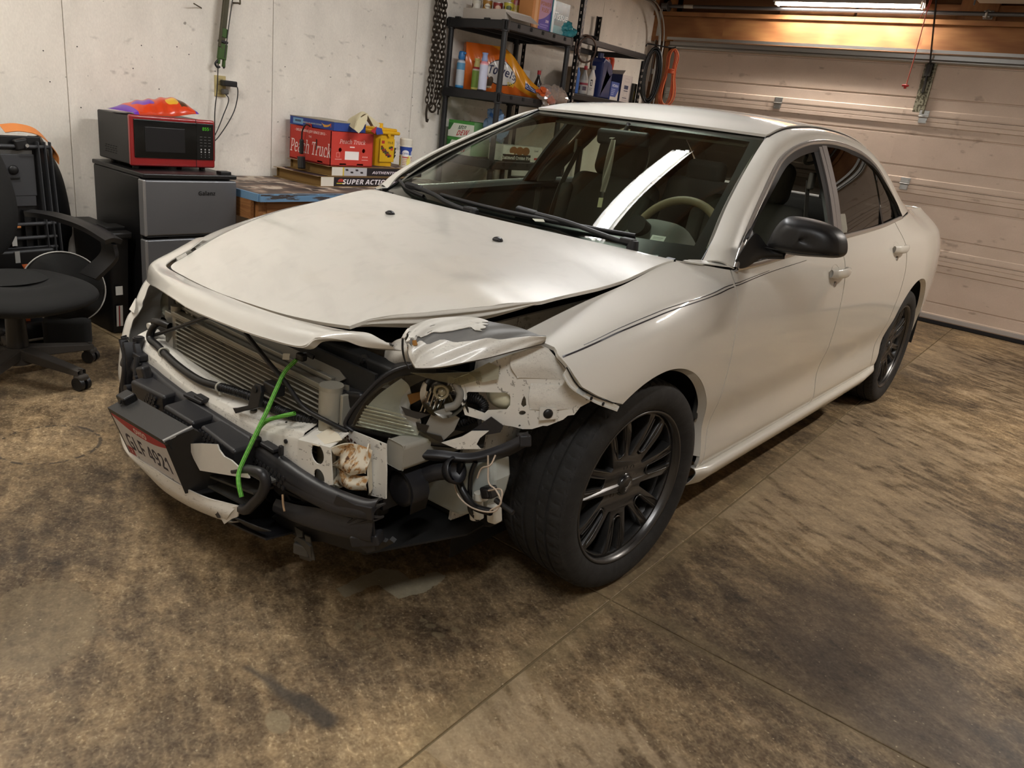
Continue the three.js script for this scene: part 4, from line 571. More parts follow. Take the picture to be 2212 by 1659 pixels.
// --- corrugated loom and hoses over the beam
const corr = (pts, r, n) => { const c = spl(pts); return surf((u, v) => { const a = v * 2 * Math.PI, p = c(u), q = c(Math.min(1, u + .002)), o = c(Math.max(0, u - .002)); const t = V(q[0] - o[0], q[1] - o[1], q[2] - o[2]).normalize(), b = V(0, 1, 0).cross(t).normalize(), d = t.clone().cross(b), R_ = r * (1 + .09 * Math.sign(Math.sin(u * n * 2 * Math.PI))); return [p[0] + R_ * (b.x * Math.cos(a) + d.x * Math.sin(a)), p[1] + R_ * (b.y * Math.cos(a) + d.y * Math.sin(a)), p[2] + R_ * (b.z * Math.cos(a) + d.z * Math.sin(a))]; }, n * 4, 12); };
const loomM = mat(0x121213, .38);
mesh('wiring_loom', [tube([[-.50, .575, .71], [-.535, .545, .725], [-.545, .51, .735], [-.478, .500, .742], [-.334, .486, .758], [-.176, .484, .765], [-.088, .492, .756]], .0115, 70, 10), tube([[-.545, .56, .72], [-.50, .568, .72], [-.46, .565, .71]], .012, 20, 10)], loomM, car);
mesh('corrugated_loom', [corr([[-.088, .492, .756], [-.019, .497, .744], [.051, .500, .735], [.14, .503, .736], [.20, .508, .735], [.237, .508, .725], [.328, .512, .706], [.37, .52, .69]], .0125, 52)], loomM, car);
mesh('loom_clamp', [tor(.014, .003, -.088, .492, .756, 0, R(80), 0), tor(.014, .003, -.43, .494, .748, 0, R(70), 0), rbox(.008, .012, .008, .002, -.085, .476, .76)], mat(0xb5b2a4, .5), car);
mesh('crash_sensor', [rod([.06, .478, .748], [.06, .472, .75], .012), slab([[.019, .470, .775], [.04, .478, .775], [.086, .499, .765], [.090, .55, .76], [.104, .566, .76], [.126, .567, .76], [.134, .55, .76], [.132, .508, .762], [.10, .492, .77], [.06, .474, .775], [.035, .460, .778]], .008, { bevel: .002 }), rbox(.06, .03, .03, .005, .155, .565, .745), cyl(.009, .009, .012, .108, .552, .768, R(90))], satin, car);
mesh('hood_cable', [tube([[.003, .673, .735], [.11, .625, .735], [.19, .592, .735], [.267, .551, .735], [.37, .542, .73], [.42, .53, .71]], .0065, 40, 8), tube([[-.20, .668, .72], [-.381, .586, .722], [-.549, .512, .722]], .006, 30, 8)], satin, car);
mesh('prop_rod', [tube([[.173, .69, .59], [.226, .65, .60], [.30, .626, .605]], .007, 20, 8), cyl(.016, .016, .02, .180, .688, .60, R(70))], satin, car);
mesh('radiator_mount', [lathe([[0, 0], [.052, 0], [.052, .006], [.036, .012], [.034, .022], [.030, .030], [.012, .030], [0, .030]], 24).translate(.325, .612, .625), slab([[.350, .632, .63], [.384, .645, .63], [.384, .668, .625], [.378, .692, .62], [.364, .702, .62], [.350, .697, .62], [.346, .685, .62], [.353, .66, .625], [.340, .645, .63]], .008, { bevel: .002 }), cyl(.007, .007, .012, .364, .685, .626, R(90)), rbox(.11, .05, .06, .012, .36, .594, .655, .2, .3, .1), rbox(.05, .06, .03, .008, .345, .565, .655)], satin, car);
// --- dark engine bay behind
const bay = group('engine_bay', car);
mesh('inner_apron', [slab([[.02, .60, .43], [.119, .650, .45], [.25, .675, .46], [.40, .73, .50], [.43, .70, .52], [.40, .62, .50], [.30, .56, .47], [.20, .53, .45], [.06, .55, .43]], .006), surf(net([[[.379, .706, .57], [.42, .745, .58], [.455, .765, .585], [.50, .79, .60]], [[.385, .67, .575], [.42, .70, .59], [.46, .72, .60], [.51, .75, .61]], [[.385, .64, .56], [.42, .655, .57], [.47, .67, .57], [.52, .70, .585]]]), 16, 16, .004), slab([[.55, .25, .45], [.55, .80, .40], [.60, .85, -.25], [.60, .25, -.25]], .01), slab([[-.55, .25, .50], [-.55, .74, .48], [-.60, .85, -.25], [-.60, .25, -.25]], .01)], scuffPaint, bay);
mesh('apron_clip', [cyl(.013, .013, .008, .412, .674, .588, R(90)), cyl(.007, .007, .012, .412, .674, .59, R(90))], satin, bay);
mesh('engine_block', [rbox(.55, .32, .36, .03, .0, .50, .18), rbox(.36, .10, .26, .03, .02, .70, .16), rbox(.24, .20, .26, .02, -.40, .60, .25), cyl(.05, .05, .2, .25, .60, .40, 0, 0, R(90))], mat(0x181817, .6), bay);
mesh('fire_wall', [box(1.35, .66, .02, 0, .58, -.27)], deepBlack, bay);
mesh('radiator_support', [rbox(1.05, .045, .05, .008, -.05, .672, .60), rbox(.05, .40, .06, .01, -.53, .50, .64), rbox(.06, .32, .05, .01, .44, .44, .62), box(.9, .4, .01, 0, .48, .655)], mat(0x151514, .7), bay);
mesh('lamp_housing', [rbox(.20, .16, .16, .03, -.58, .575, .55), cyl(.06, .05, .05, -.55, .60, .62, R(80)), tube([[-.64, .52, .64], [-.65, .60, .62], [-.62, .66, .58]], .012, 20, 8)], mat(0x2a2a28, .45), bay, 'back of the far headlamp');
mesh('lamp_bowl', [lathe([[.012, -.02], [.045, .0], [.055, .025], [.05, .03]], 20).rotateX(R(70)).translate(-.545, .615, .64)], mat(0x8d8d80, .35), bay);
mesh('latch_parts', [slab([[-.44, .66, .66], [-.42, .68, .66], [-.40, .665, .66], [-.415, .645, .66]], .004), slab([[-.48, .70, .63], [-.45, .71, .63], [-.455, .675, .64], [-.475, .66, .64]], .004), tube([[-.52, .60, .66], [-.50, .64, .66], [-.47, .655, .655]], .006, 12, 6), slab([[-.385, .67, .655], [-.35, .68, .655], [-.345, .655, .66], [-.37, .65, .66]], .004), tor(.022, .006, -.40, .632, .675)], mat(0xa3a195, .4, { metalness: .4 }), bay);
mesh('support_bracket', [slab([[-.60, .53, .70], [-.56, .565, .70], [-.555, .49, .72], [-.60, .50, .71]], .004), cyl(.010, .010, .02, -.582, .535, .712, R(90)), slab([[-.52, .47, .70], [-.46, .545, .69], [-.46, .46, .70]], .004)], scuffPaint, bay);
// --- driver headlight, knocked inwards and broken
const hl = group('headlight', car, 'broken driver headlight with clear cracked lens');
{ const n = V(.614, 0, .789), off = (p, d) => [p[0] + n.x * d, p[1] + n.y * d, p[2] + n.z * d], offs = (a, d) => a.map(p => off(p, d));
  const rimO = [[.682, .529, .496], [.633, .519, .534], [.552, .516, .597], [.49, .520, .646], [.425, .532, .698], [.408, .545, .709], [.416, .577, .703], [.429, .606, .693], [.450, .644, .677], [.468, .674, .662], [.50, .706, .638], [.538, .725, .609], [.575, .730, .58]];
  const rimI = [[.680, .537, .497], [.63, .529, .535], [.552, .530, .597], [.49, .536, .646], [.432, .545, .692], [.425, .550, .696], [.437, .593, .687], [.446, .612, .680], [.460, .634, .668], [.475, .655, .656], [.505, .686, .633], [.540, .702, .606], [.575, .712, .58]];
  const body = offs(rimO, -.10), tub = surf((u, v) => { const a = spl(rimO)(u), b = spl(body)(u), c = spl(rimI)(u); return v < .5 ? c.map((x, k) => lerp(x, a[k], v * 2)) : a.map((x, k) => lerp(x, b[k], v * 2 - 1)); }, 70, 6, .004); mesh('housing', tub, satin, hl);
  mesh('housing_back', [slab([[.44, .545, .60], [.44, .66, .60], [.50, .70, .56], [.60, .70, .48], [.64, .60, .45], [.62, .54, .46]], .006)], mat(0x3b3a36, .5), hl);
  mesh('seal_ridge', [tube(offs(rimO.slice(4), .004), .005, 60, 6)], absM, hl);
  // silver inner bezel
  const bz = surf(net([[[.432, .552, .690], [.450, .545, .676], [.50, .538, .637], [.55, .533, .597]], [[.440, .59, .676], [.465, .585, .655], [.50, .58, .622], [.545, .575, .585]], [[.462, .632, .655], [.48, .625, .632], [.50, .612, .605], [.52, .60, .60]], [[.505, .682, .625], [.512, .665, .607], [.518, .645, .60], [.522, .625, .598]]]), 24, 24, .002); mesh('bezel', bz, mat(0xb4b4b1, .22, { metalness: .35 }), hl);
  for (let k = 0; k < 7; k++) { const t = k / 6; mesh('bezel_rib', bar([lerp(.430, .447, t), lerp(.548, .602, t), lerp(.695, .681, t)], [lerp(.555, .520, t), lerp(.531, .590, t), lerp(.596, .622, t)], .004, .0022), mat(0xd9d6c8, .2, { metalness: .5 }), hl); }
  // reflector bowl and bulb seen through the hole
  mesh('reflector', [lathe([[.010, .0], [.03, .010], [.05, .03], [.058, .05]], 28).applyQuaternion(new THREE.Quaternion().setFromUnitVectors(V(0, 1, 0), V(.55, .12, .82).normalize())).translate(.572, .652, .530)], mat(0xd0cfcb, .12, { metalness: 1, roughness: .12 }), hl);
  const facets = []; for (let k = 0; k < 6; k++) facets.push(bar([.545 + k * .008, .60 + k * .002, .592 - k * .006], [.550 + k * .008, .672 - (k - 3) * (k - 3) * .002, .578 - k * .006], .006, .003)); mesh('reflector_facet', facets, mat(0xdedcd6, .1, { metalness: 1 }), hl);
  mesh('bulb', [tor(.016, .004, .592, .664, .572, 0, R(38), 0), sph(.011, .592, .664, .568), cyl(.010, .010, .03, .589, .664, .555, R(90), 0, R(0))], mat(0xa19a80, .25, { metalness: .4 }), hl);
  mesh('amber_reflector', slab([[.516, .640, .61], [.545, .655, .59], [.55, .64, .585], [.52, .615, .60]], .004), mat(0x7a5320, .35), hl);
  mesh('reflector_shell', [tube([[.612, .690, .548], [.626, .665, .54], [.620, .635, .545], [.600, .622, .558]], .010, 24, 8), slab([[.572, .606, .575], [.60, .622, .56], [.628, .600, .535], [.618, .565, .54], [.60, .535, .555], [.56, .555, .59]], .004)], mat(0x8f8e88, .4, { metalness: .3 }), hl);
  mesh('broken_shards', [slab([[.514, .612, .628], [.525, .590, .620], [.55, .584, .60], [.575, .602, .58], [.56, .598, .585], [.535, .602, .605]], .002), slab([[.545, .575, .602], [.575, .572, .585], [.568, .548, .59], [.552, .555, .60]], .002), slab([[.555, .557, .60], [.60, .548, .565], [.605, .532, .557], [.57, .530, .585]], .003)], mat(0x302c27, .3, { metalness: .3 }), hl);
  // clear outer lens, broken away over the bowl
  const lens = offs([[.421, .546, .699], [.431, .579, .692], [.441, .608, .684], [.451, .632, .676], [.474, .664, .658], [.506, .690, .633], [.541, .704, .606], [.570, .708, .584], [.557, .693, .594], [.531, .670, .614], [.515, .639, .626], [.512, .613, .629], [.518, .589, .624], [.537, .576, .609], [.553, .558, .596], [.602, .530, .559], [.540, .526, .607], [.483, .533, .651]], .010);
  mesh('lens', slab(lens, .003, { face: [.6, 0, .8] }), mat(0xf2f4f0, .03, { transmission: 1, thickness: 0, ior: 1.5 }), hl);
  mesh('lens_shard', slab(offs([[.53, .708, .616], [.57, .712, .585], [.62, .722, .545], [.655, .73, .51], [.66, .712, .505], [.625, .690, .54], [.58, .695, .575]], .012), .003), mat(0xc9c6ae, .08, { transmission: .85, thickness: 0 }), hl);
}
// --- under-headlight bracket, trim scraps, horn, washer bottle, wires
const br = group('headlight_bracket', car, 'black bracket under the broken headlight');
mesh('bracket_strip', [surf(net([[[.532, .500, .618], [.60, .512, .572], [.665, .516, .522], [.720, .548, .478], [.770, .592, .440]], [[.536, .490, .632], [.60, .498, .588], [.672, .502, .535], [.728, .530, .485], [.778, .572, .440]], [[.542, .480, .612], [.60, .482, .575], [.668, .486, .512], [.728, .512, .462], [.770, .552, .425]]]), 10, 40, .005), rbox(.05, .03, .03, .005, .755, .562, .432, .1, R(-38), R(18))], absM, br);
mesh('bracket_tab', slab([[.645, .562, .520], [.690, .615, .490], [.716, .596, .470], [.712, .578, .474], [.676, .562, .500]], .004), absM, br);
mesh('white_scrap', [slab([[.604, .533, .566], [.643, .556, .536], [.660, .574, .522], [.693, .580, .496], [.677, .558, .508], [.672, .540, .512], [.682, .529, .505], [.636, .521, .541]], .003)], scuffPaint, br);
const apr = group('fender_apron', car, 'white inner fender panel with slots and dents');
{ const A = [[.625, .667, .546], [.616, .702, .557], [.654, .730, .509], [.676, .755, .481], [.699, .773, .452], [.741, .801, .400], [.756, .791, .381], [.773, .764, .359], [.791, .737, .337], [.806, .713, .318], [.821, .689, .299], [.838, .670, .277], [.834, .657, .282], [.820, .643, .300], [.812, .621, .310], [.802, .618, .323], [.795, .607, .331], [.771, .588, .362], [.764, .588, .371], [.747, .578, .392], [.732, .577, .411], [.716, .583, .431], [.701, .586, .450], [.673, .595, .485], [.638, .610, .529]];
  const holes = [[[.636, .666, .532], [.640, .671, .527], [.699, .673, .452], [.706, .662, .444], [.707, .640, .442], [.703, .628, .448], [.674, .624, .485], [.669, .616, .490], [.641, .631, .525], [.637, .639, .531]], [[.727, .667, .417], [.731, .658, .413], [.733, .641, .410], [.729, .636, .415], [.724, .643, .421], [.725, .657, .420]], circle3([.728, .621, .416], [.62, 0, -.78], [0, .7, 0], .009, 12), circle3([.726, .586, .418], [.62, 0, -.78], [0, 1, 0], .003, 8)];
  const g = slab(A, .003, { holes, face: [.78, 0, .62] }); mesh('apron_sheet', g, scuffPaint, apr);
  // stiffening ridges and dents raised from the sheet
  const ridge = (pts, r) => tube(pts.map(p => [p[0] + .002, p[1], p[2] + .0015]), r, 30, 6);
  mesh('apron_fold', [surf(net([[[.70, .772, .452], [.745, .795, .400], [.77, .768, .362]], [[.705, .745, .458], [.752, .752, .400], [.785, .738, .345]], [[.715, .715, .438], [.752, .715, .388], [.80, .712, .324]]]), 14, 14, .002), surf(net([[[.735, .70, .407], [.765, .70, .375], [.80, .70, .325]], [[.738, .665, .412], [.768, .66, .378], [.815, .665, .307]], [[.740, .632, .403], [.775, .632, .362], [.815, .640, .305]]]), 14, 14, .002)], scuffPaint, apr);
  mesh('clip_plate', slab([[.758, .640, .388], [.785, .640, .354], [.787, .612, .352], [.760, .606, .386]], .003), paint, apr); mesh('push_clip', [T(lathe([[0, .006], [.006, .006], [.011, .003], [.013, 0], [0, 0]], 18), 0, 0, 0).applyQuaternion(new THREE.Quaternion().setFromUnitVectors(V(0, 1, 0), V(.78, 0, .62))).translate(.775, .625, .372)], satin, apr);
  mesh('torn_flange', [surf(net([[[.812, .762, .372], [.824, .728, .350], [.842, .700, .325], [.862, .680, .282], [.888, .652, .225]], [[.806, .742, .380], [.818, .712, .360], [.836, .690, .330], [.858, .664, .284], [.886, .641, .228]]]), 4, 40, .004)], paint, apr);
  mesh('flange_slot', [[.850, .689, .306], [.866, .672, .272]].map(p => box(.004, .006, .016, p[0] + .002, p[1] - .010, p[2], 0, R(20), 0)), deepBlack, apr);
  mesh('crack', [[[.812, .760, .376], [.830, .715, .346], [.850, .690, .312], [.88, .662, .245]]].map(p => tube(p, .0016, 24, 5)), deepBlack, apr);
  mesh('washer_nut', cyl(.006, .006, .006, .800, .715, .330, 0, 0, R(90), 6), mat(0xb0aea5, .4, { metalness: .6 }), apr);
}
// crumpled fender tongue: grey primer under two peeled layers of paint
const cr = group('crumpled_fender', car, 'crumpled white fender scrap with torn paint');
{ const up = [[.530, .794, .656], [.540, .822, .637], [.550, .834, .577], [.600, .843, .506], [.650, .841, .477], [.690, .832, .425], [.748, .817, .402]], lo = [[.575, .762, .672], [.590, .745, .668], [.605, .742, .662], [.650, .755, .625], [.690, .772, .555], [.720, .788, .480], [.752, .808, .401]];
  const md = up.map((p, i) => { const q = lo[i]; return [lerp(p[0], q[0], .5) + .012, lerp(p[1], q[1], .5) + .014, lerp(p[2], q[2], .5) + .008]; });
  const base = net([up, md, lo]); const cj = (u, v) => { const p = base(v, u); const k = .004 * Math.sin(u * 21 + v * 7) * Math.sin(v * 9) * (1 - u * .5); return [p[0] + k, p[1] + k, p[2] + k * .5]; };
  mesh('primer_sheet', surf(cj, 50, 20, .003), mat(0x6f6e6b, .6), cr, 'bare grey metal where the paint tore off');
  const layer = (f, m, nm) => mesh(nm, surf(f, 40, 14, .0022), m, cr);
  const jag = (s, a, k) => a * (vn(s * k, 3.3) - .5);
  layer((u, v) => { const e = .42 + jag(u, .16, 14) - .10 * u, U = lerp(0, .60 + jag(v, .10, 9), u), p = cj(U, lerp(-.0, e, v)); return [p[0] + .003, p[1] + .004, p[2] + .003]; }, paint, 'peeled_layer');
  layer((u, v) => { const e = .50 + jag(u, .16, 12) + .10 * u, U = lerp(.0, 1, u), p = cj(U, lerp(e, 1, v)); return [p[0] + .003, p[1] + .004, p[2] + .003]; }, scuffPaint, 'peeled_layer');
  mesh('torn_edge', [surf(net([[[.528, .796, .655], [.540, .775, .664], [.556, .752, .668], [.566, .735, .662]], [[.545, .80, .664], [.556, .778, .672], [.570, .755, .676], [.578, .738, .670]]]), 4, 16, .003)], mat(0x3a3a3e, .5), cr);
  mesh('rust_smear', slab([[.565, .800, .668], [.582, .806, .660], [.590, .797, .662], [.580, .792, .667], [.573, .780, .672], [.568, .785, .673]], .0015), mat(0x9a6a2c, .7), cr);
  mesh('adhesive', [slab([[.640, .834, .500], [.662, .830, .490], [.660, .820, .500], [.640, .822, .510]], .002), slab([[.69, .822, .452], [.71, .818, .44], [.708, .808, .448], [.69, .812, .46]], .002)], mat(0x8a6a2a, .5), cr);
  mesh('tape_scrap', slab([[.640, .722, .535], [.672, .752, .500], [.690, .742, .482], [.690, .712, .480], [.665, .700, .510]], .001), mat(0xb5b29c, .3, { transmission: .3, thickness: 0 }), cr);
}
mesh('horn', [lathe([[.006, 0], [.040, .004], [.046, .02], [.046, .036], [.03, .045], [.0, .045]], 28).rotateX(R(90)).translate(.54, .395, .595), surf((u, v) => { const a = lerp(Math.PI, 0, u); const r = .054; const z = .59 + .055 * v; return u < .01 ? [.54 - r, .33, z] : u > .99 ? [.54 + r, .36, z] : [.54 + r * Math.cos(a), .395 + r * Math.sin(a), z]; }, 30, 4, .008), box(.012, .075, .055, .488, .355, .617, 0, 0, .02), tube([[.57, .43, .58], [.60, .45, .57], [.64, .465, .55]], .022, 16, 10), lathe([[.0, 0], [.03, .01], [.036, .03], [.03, .034]], 20).rotateZ(R(-60)).translate(.63, .46, .56)], absM, car);
const wb = group('washer_bottle', car, 'translucent washer bottle with blue fluid');
mesh('bottle', [slab([[.435, .290, .47], [.454, .347, .47], [.542, .417, .47], [.60, .455, .47], [.706, .495, .47], [.718, .446, .47], [.712, .40, .47], [.700, .352, .47], [.658, .326, .47], [.616, .300, .47], [.585, .295, .47]], .045, { bevel: .012, face: [0, 0, 1] })], mat(0xd2d8d2, .4, { transmission: .35, thickness: 0 }), wb);
mesh('fluid', [slab([[.60, .315, .475], [.62, .39, .475], [.67, .42, .475], [.712, .425, .475], [.700, .356, .475], [.655, .332, .475], [.616, .308, .475]], .035, { face: [0, 0, 1] })], mat(0x5d8ea2, .35), wb);
mesh('filler', [sph(.045, .66, .65, .42, 1, .8, .8)], mat(0xcfcdb4, .45), wb);
mesh('pump', [cyl(.013, .015, .06, .694, .372, .505, 0, 0, .15, 16), cyl(.018, .018, .018, .700, .405, .505, 0, 0, .15, 16), cyl(.017, .015, .02, .690, .345, .505, 0, 0, .15, 16), rbox(.03, .05, .03, .006, .745, .375, .50, 0, 0, .2)], mat(0xc9c6ba, .5), wb);
mesh('connector', [rbox(.036, .030, .03, .005, .732, .433, .515, 0, 0, .4), rbox(.012, .02, .008, .002, .738, .437, .533, 0, 0, .4), rod([.775, .438, .54], [.832, .428, .54], .007)], satin, wb);
const loom = (pts, r) => tube(pts, r, 50, 6);
mesh('cable', [loom([[.646, .487, .53], [.640, .44, .53], [.666, .411, .535], [.711, .392, .54], [.766, .400, .54]], .010), loom([[.682, .497, .52], [.672, .458, .52], [.676, .40, .52], [.684, .36, .52], [.705, .338, .51]], .0065)], loomM, wb);
mesh('thin_wire', [loom([[.634, .489, .53], [.630, .44, .535], [.655, .405, .545], [.71, .392, .55], [.79, .42, .55], [.79, .47, .54], [.74, .445, .53]], .0022), loom([[.735, .541, .54], [.74, .51, .54], [.752, .475, .545], [.78, .470, .55], [.80, .445, .55], [.77, .41, .55]], .0022), loom([[.75, .545, .53], [.746, .52, .54], [.72, .50, .54], [.71, .47, .54]], .0022)], mat(0xbfae9c, .5), wb);
mesh('lamp_loom', [corr([[.572, .549, .540], [.601, .571, .520], [.628, .588, .500], [.648, .606, .484], [.652, .626, .478], [.640, .640, .484], [.615, .640, .495]], .013, 30), loom([[.60, .66, .55], [.63, .655, .54], [.64, .60, .515], [.62, .57, .51]], .003), loom([[.66, .60, .50], [.665, .58, .50], [.655, .56, .505]], .006)], loomM, car);
// green bungee holding the cover
const bg = thing('bungee_cord', 'bright green bungee cord hooked over the crash beam', 'bungee cord', [0, 0, 0], -0.033998);
const green = mat(0xffffff, .6, { map: dataTex(64, 64, (i, j) => { const s = ((i + j * 2) % 16) < 3; return s ? [186, 222, 130] : [64, 150, 34]; }) });
mesh('cord', [tube([[.191, .649, .704], [.177, .616, .728], [.187, .572, .762], [.200, .526, .796], [.212, .460, .844], [.228, .393, .891], [.240, .380, .900], [.252, .366, .905], [.266, .345, .907]], .0058, 80, 10), tube([[.262, .534, .755], [.225, .516, .772], [.190, .496, .786], [.165, .468, .793], [.156, .440, .797]], .0058, 40, 10)], green, bg);
mesh('hook', [rbox(.034, .030, .022, .008, .158, .430, .800), tube([[.195, .655, .70], [.205, .665, .685], [.225, .66, .675]], .006, 14, 8), rbox(.03, .02, .02, .006, .20, .658, .695)], satin, bg);
mesh('twig', tube([[.300, .335, .812], [.318, .318, .822], [.330, .305, .826]], .003, 12, 5), mat(0x9a7c5c, .8), car);
// ---------------------------------------------------------------- wheels
const rubber = mat(0xffffff, .82, { map: dataTex(256, 256, (i, j) => { const a = 34 + 16 * (fbm(i * .05, j * .05, 4) - .5) + (HASH[(i * 7919 ^ j * 104729) & 65535] > .992 ? 40 : 0); return [a, a - 1, a - 2]; }) });
const rimM = mat(0x4c4b4a, .34, { metalness: .75, clearcoat: .4, clearcoatRoughness: .2 });
function tireGeo() {
  const prof = [[-.092, .236], [-.104, .250], [-.111, .272], [-.112, .290], [-.107, .308], [-.099, .319], [-.090, .3245]];
  const gx = [-.058, -.020, .020, .058]; let x = -.084; const tr = v => .3305 - .10 * v * v * 5;
  for (const g of gx) { prof.push([x, tr(x)], [(x + g - .005) / 2, tr((x + g) / 2)], [g - .0055, tr(g)], [g - .004, tr(g) - .006], [g + .004, tr(g) - .006], [g + .0055, tr(g)]); x = g + .010; }
  prof.push([.072, tr(.072)], [.084, tr(.084)], [.090, .3245], [.0965, .3205], [.099, .319], [.1045, .313], [.107, .308], [.112, .290], [.1115, .280], [.111, .272], [.104, .250], [.097, .243], [.092, .236]);
  const n = 240, m = prof.length, pos = [], idx = [], uv = [];
  for (let i = 0; i <= n; i++) for (let j = 0; j < m; j++) { let [X, r] = prof[j]; const a = i / n * 2 * Math.PI; const ax = Math.abs(X); if (r > .318 && ax < .098 && r > .3262 - .012) { const ph = Math.floor(ax > .06 ? i + (ax > .09 ? 1 : 0) : i + Math.round(X * 60)); const k = ax > .064 ? 4 : 5; if (((ph % k) + k) % k === 0 && (ax > .064 || (ax > .026 && ax < .05))) r -= .0035; } pos.push(X < 0 ? X * 1.22 : X, r * Math.cos(a), r * Math.sin(a)); uv.push(i / n * 8, j / m); }
  for (let i = 0; i < n; i++) for (let j = 0; j < m - 1; j++) { const a = i * m + j, b = a + m; idx.push(a, a + 1, b + 1, a, b + 1, b); }
  const g = new THREE.BufferGeometry(); g.setAttribute('position', new THREE.Float32BufferAttribute(pos, 3)); g.setAttribute('uv', new THREE.Float32BufferAttribute(uv, 2)); g.setIndex(idx); return toCreasedNormals(g, R(35));
}
function spokeGeo() {
  const sh = new THREE.Shape(); sh.absarc(0, 0, .2345, 0, Math.PI * 2); const N = 7, st = 2 * Math.PI / N;
  const pt = (ax, r, o) => { const c = Math.cos(ax), s = Math.sin(ax), q = Math.sqrt(Math.max(0, r * r - o * o)); return [q * c - o * s, q * s + o * c]; };
  for (let k = 0; k < N; k++) {
    const a = k * st + .177, b = a + st; const h = [];
    h.push(pt(a, .102, .036)); for (let i = 1; i <= 6; i++) h.push(pt(a, lerp(.102, .222, i / 6), lerp(.036, .050, i / 6)));
    const A0 = Math.atan2(...pt(a, .222, .050).reverse()), A1 = Math.atan2(...pt(b, .222, -.050).reverse()); let d = A1 - A0; while (d < 0) d += 2 * Math.PI; for (let i = 1; i < 8; i++) h.push([.222 * Math.cos(A0 + d * i / 8), .222 * Math.sin(A0 + d * i / 8)]);
    for (let i = 6; i >= 0; i--) h.push(pt(b, lerp(.102, .222, i / 6), -lerp(.036, .050, i / 6)));
    const mid = a + st / 2; for (const [r, o] of [[.094, -.006], [.0925, 0], [.094, .006]]) h.push(pt(mid, r, -o));
    sh.holes.push(new THREE.Path(h.map(p => new THREE.Vector2(...p))));
    const u = []; for (let i = 0; i <= 8; i++) { const t = Math.PI * i / 8; u.push(pt(a, .112 - .013 * Math.sin(t), -.0125 * Math.cos(t))); }
    u.push(pt(a, .222, .022)); u.push(pt(a, .2245, 0)); u.push(pt(a, .222, -.022)); sh.holes.push(new THREE.Path(u.map(p => new THREE.Vector2(...p))));
  }
  const g = new THREE.ExtrudeGeometry(sh, { depth: .026, bevelEnabled: true, bevelSize: .0035, bevelThickness: .004, bevelOffset: -.0035, bevelSegments: 2, curveSegments: 64 });
  const p = g.attributes.position; for (let i = 0; i < p.count; i++) { const r = Math.hypot(p.getX(i), p.getY(i)); p.setZ(i, p.getZ(i) - .030 + (-.016 * (1 - smooth(.06, .20, r))) - .02 * smooth(.19, .235, r) * (p.getZ(i) < .01 ? 1 : .25)); } g.computeVertexNormals(); g.rotateY(Math.PI / 2); return toCreasedNormals(g, R(40));
}
function makeWheel(name, label) {
  const w = new THREE.Group(); w.name = name; w.userData.label = label;
  mesh('tire', tireGeo(), rubber, w);
  const rim = mesh('rim', [lathe([[.205, -.10], [.225, -.098], [.232, -.085], [.218, -.06], [.214, .0], [.222, .05], [.234, .072], [.2395, .086], [.244, .096], [.2415, .1015], [.236, .100], [.231, .090]], 72).rotateZ(-Math.PI / 2)], rimM, w);
  const sp = mesh('spokes', spokeGeo(), rimM, rim); sp.position.x = .082;
  for (let k = 0; k < 7; k++) { const a = k * 2 * Math.PI / 7 + .177, P = []; for (let i = 0; i <= 20; i++) { const t = i / 20, w = t < .4 ? -1 : t > .6 ? 1 : Math.sin((t - .5) / .1 * Math.PI / 2), r = t < .4 ? lerp(.214, .118, t / .4) : t > .6 ? lerp(.118, .214, (t - .6) / .4) : .118 - .012 * Math.cos((t - .5) / .1 * Math.PI / 2), o = w * lerp(.0165, .0265, (r - .106) / .11), q = Math.sqrt(r * r - o * o), X = q * Math.cos(a) - o * Math.sin(a), Y = q * Math.sin(a) + o * Math.cos(a); P.push([.0815 - .016 * (1 - smooth(.06, .2, r)), Y, -X]); } mesh('spoke_edge', tube(P, .0024, 40, 5), rimM, rim); }
  mesh('centre_cap', [lathe([[0, .010], [.020, .009], [.029, .004], [.031, -.002], [.033, -.012]], 32).rotateZ(-Math.PI / 2).translate(.074, 0, 0), lathe([[.030, 0], [.034, .003], [.037, -.006]], 32).rotateZ(-Math.PI / 2).translate(.070, 0, 0)], mat(0x151516, .3, { clearcoat: .6 }), rim);
  mesh('cap_mark', [bar([.0845, -.014, .010], [.0845, .014, -.010], .003, .003), bar([.0845, -.004, .012], [.0845, .004, -.012], .002, .002)], mat(0x77716a, .4), rim);
  for (let k = 0; k < 10; k++) { const a = k * Math.PI / 5 + .1; mesh('lug_pocket', lathe([[.0085, .002], [.0085, -.018], [0, -.018]], 14).rotateZ(-Math.PI / 2).translate(.067, .056 * Math.cos(a), .056 * Math.sin(a)), k % 2 ? mat(0x0c0c0c, .8) : mat(0x3a3a3a, .4, { metalness: .7 }), rim); }
  mesh('brake_disc', [cyl(.150, .150, .022, .0, 0, 0, 0, 0, R(90), 48), cyl(.075, .075, .05, .015, 0, 0, 0, 0, R(90), 32)], mat(0x57534d, .5, { metalness: .6 }), w);
  mesh('caliper', rbox(.06, .09, .12, .015, .015, .09, -.10, R(40), 0, 0), mat(0x3d3a36, .6), w);
  return w;
}
const wheelFL = makeWheel('front_wheel', 'dark twin-spoke alloy wheel beside the crumpled fender'); wheelFL.position.set(.752, .3285, -.012); wheelFL.rotation.set(0, R(-5), 0, 'YXZ'); car.add(wheelFL);
const wheelFR = wheelFL.clone(); wheelFR.name = 'front_wheel'; wheelFR.userData.label = 'far front wheel'; wheelFR.position.set(-.752, .3285, -.012); wheelFR.rotation.set(R(-20), R(180 - 6), 0, 'YXZ'); car.add(wheelFR);
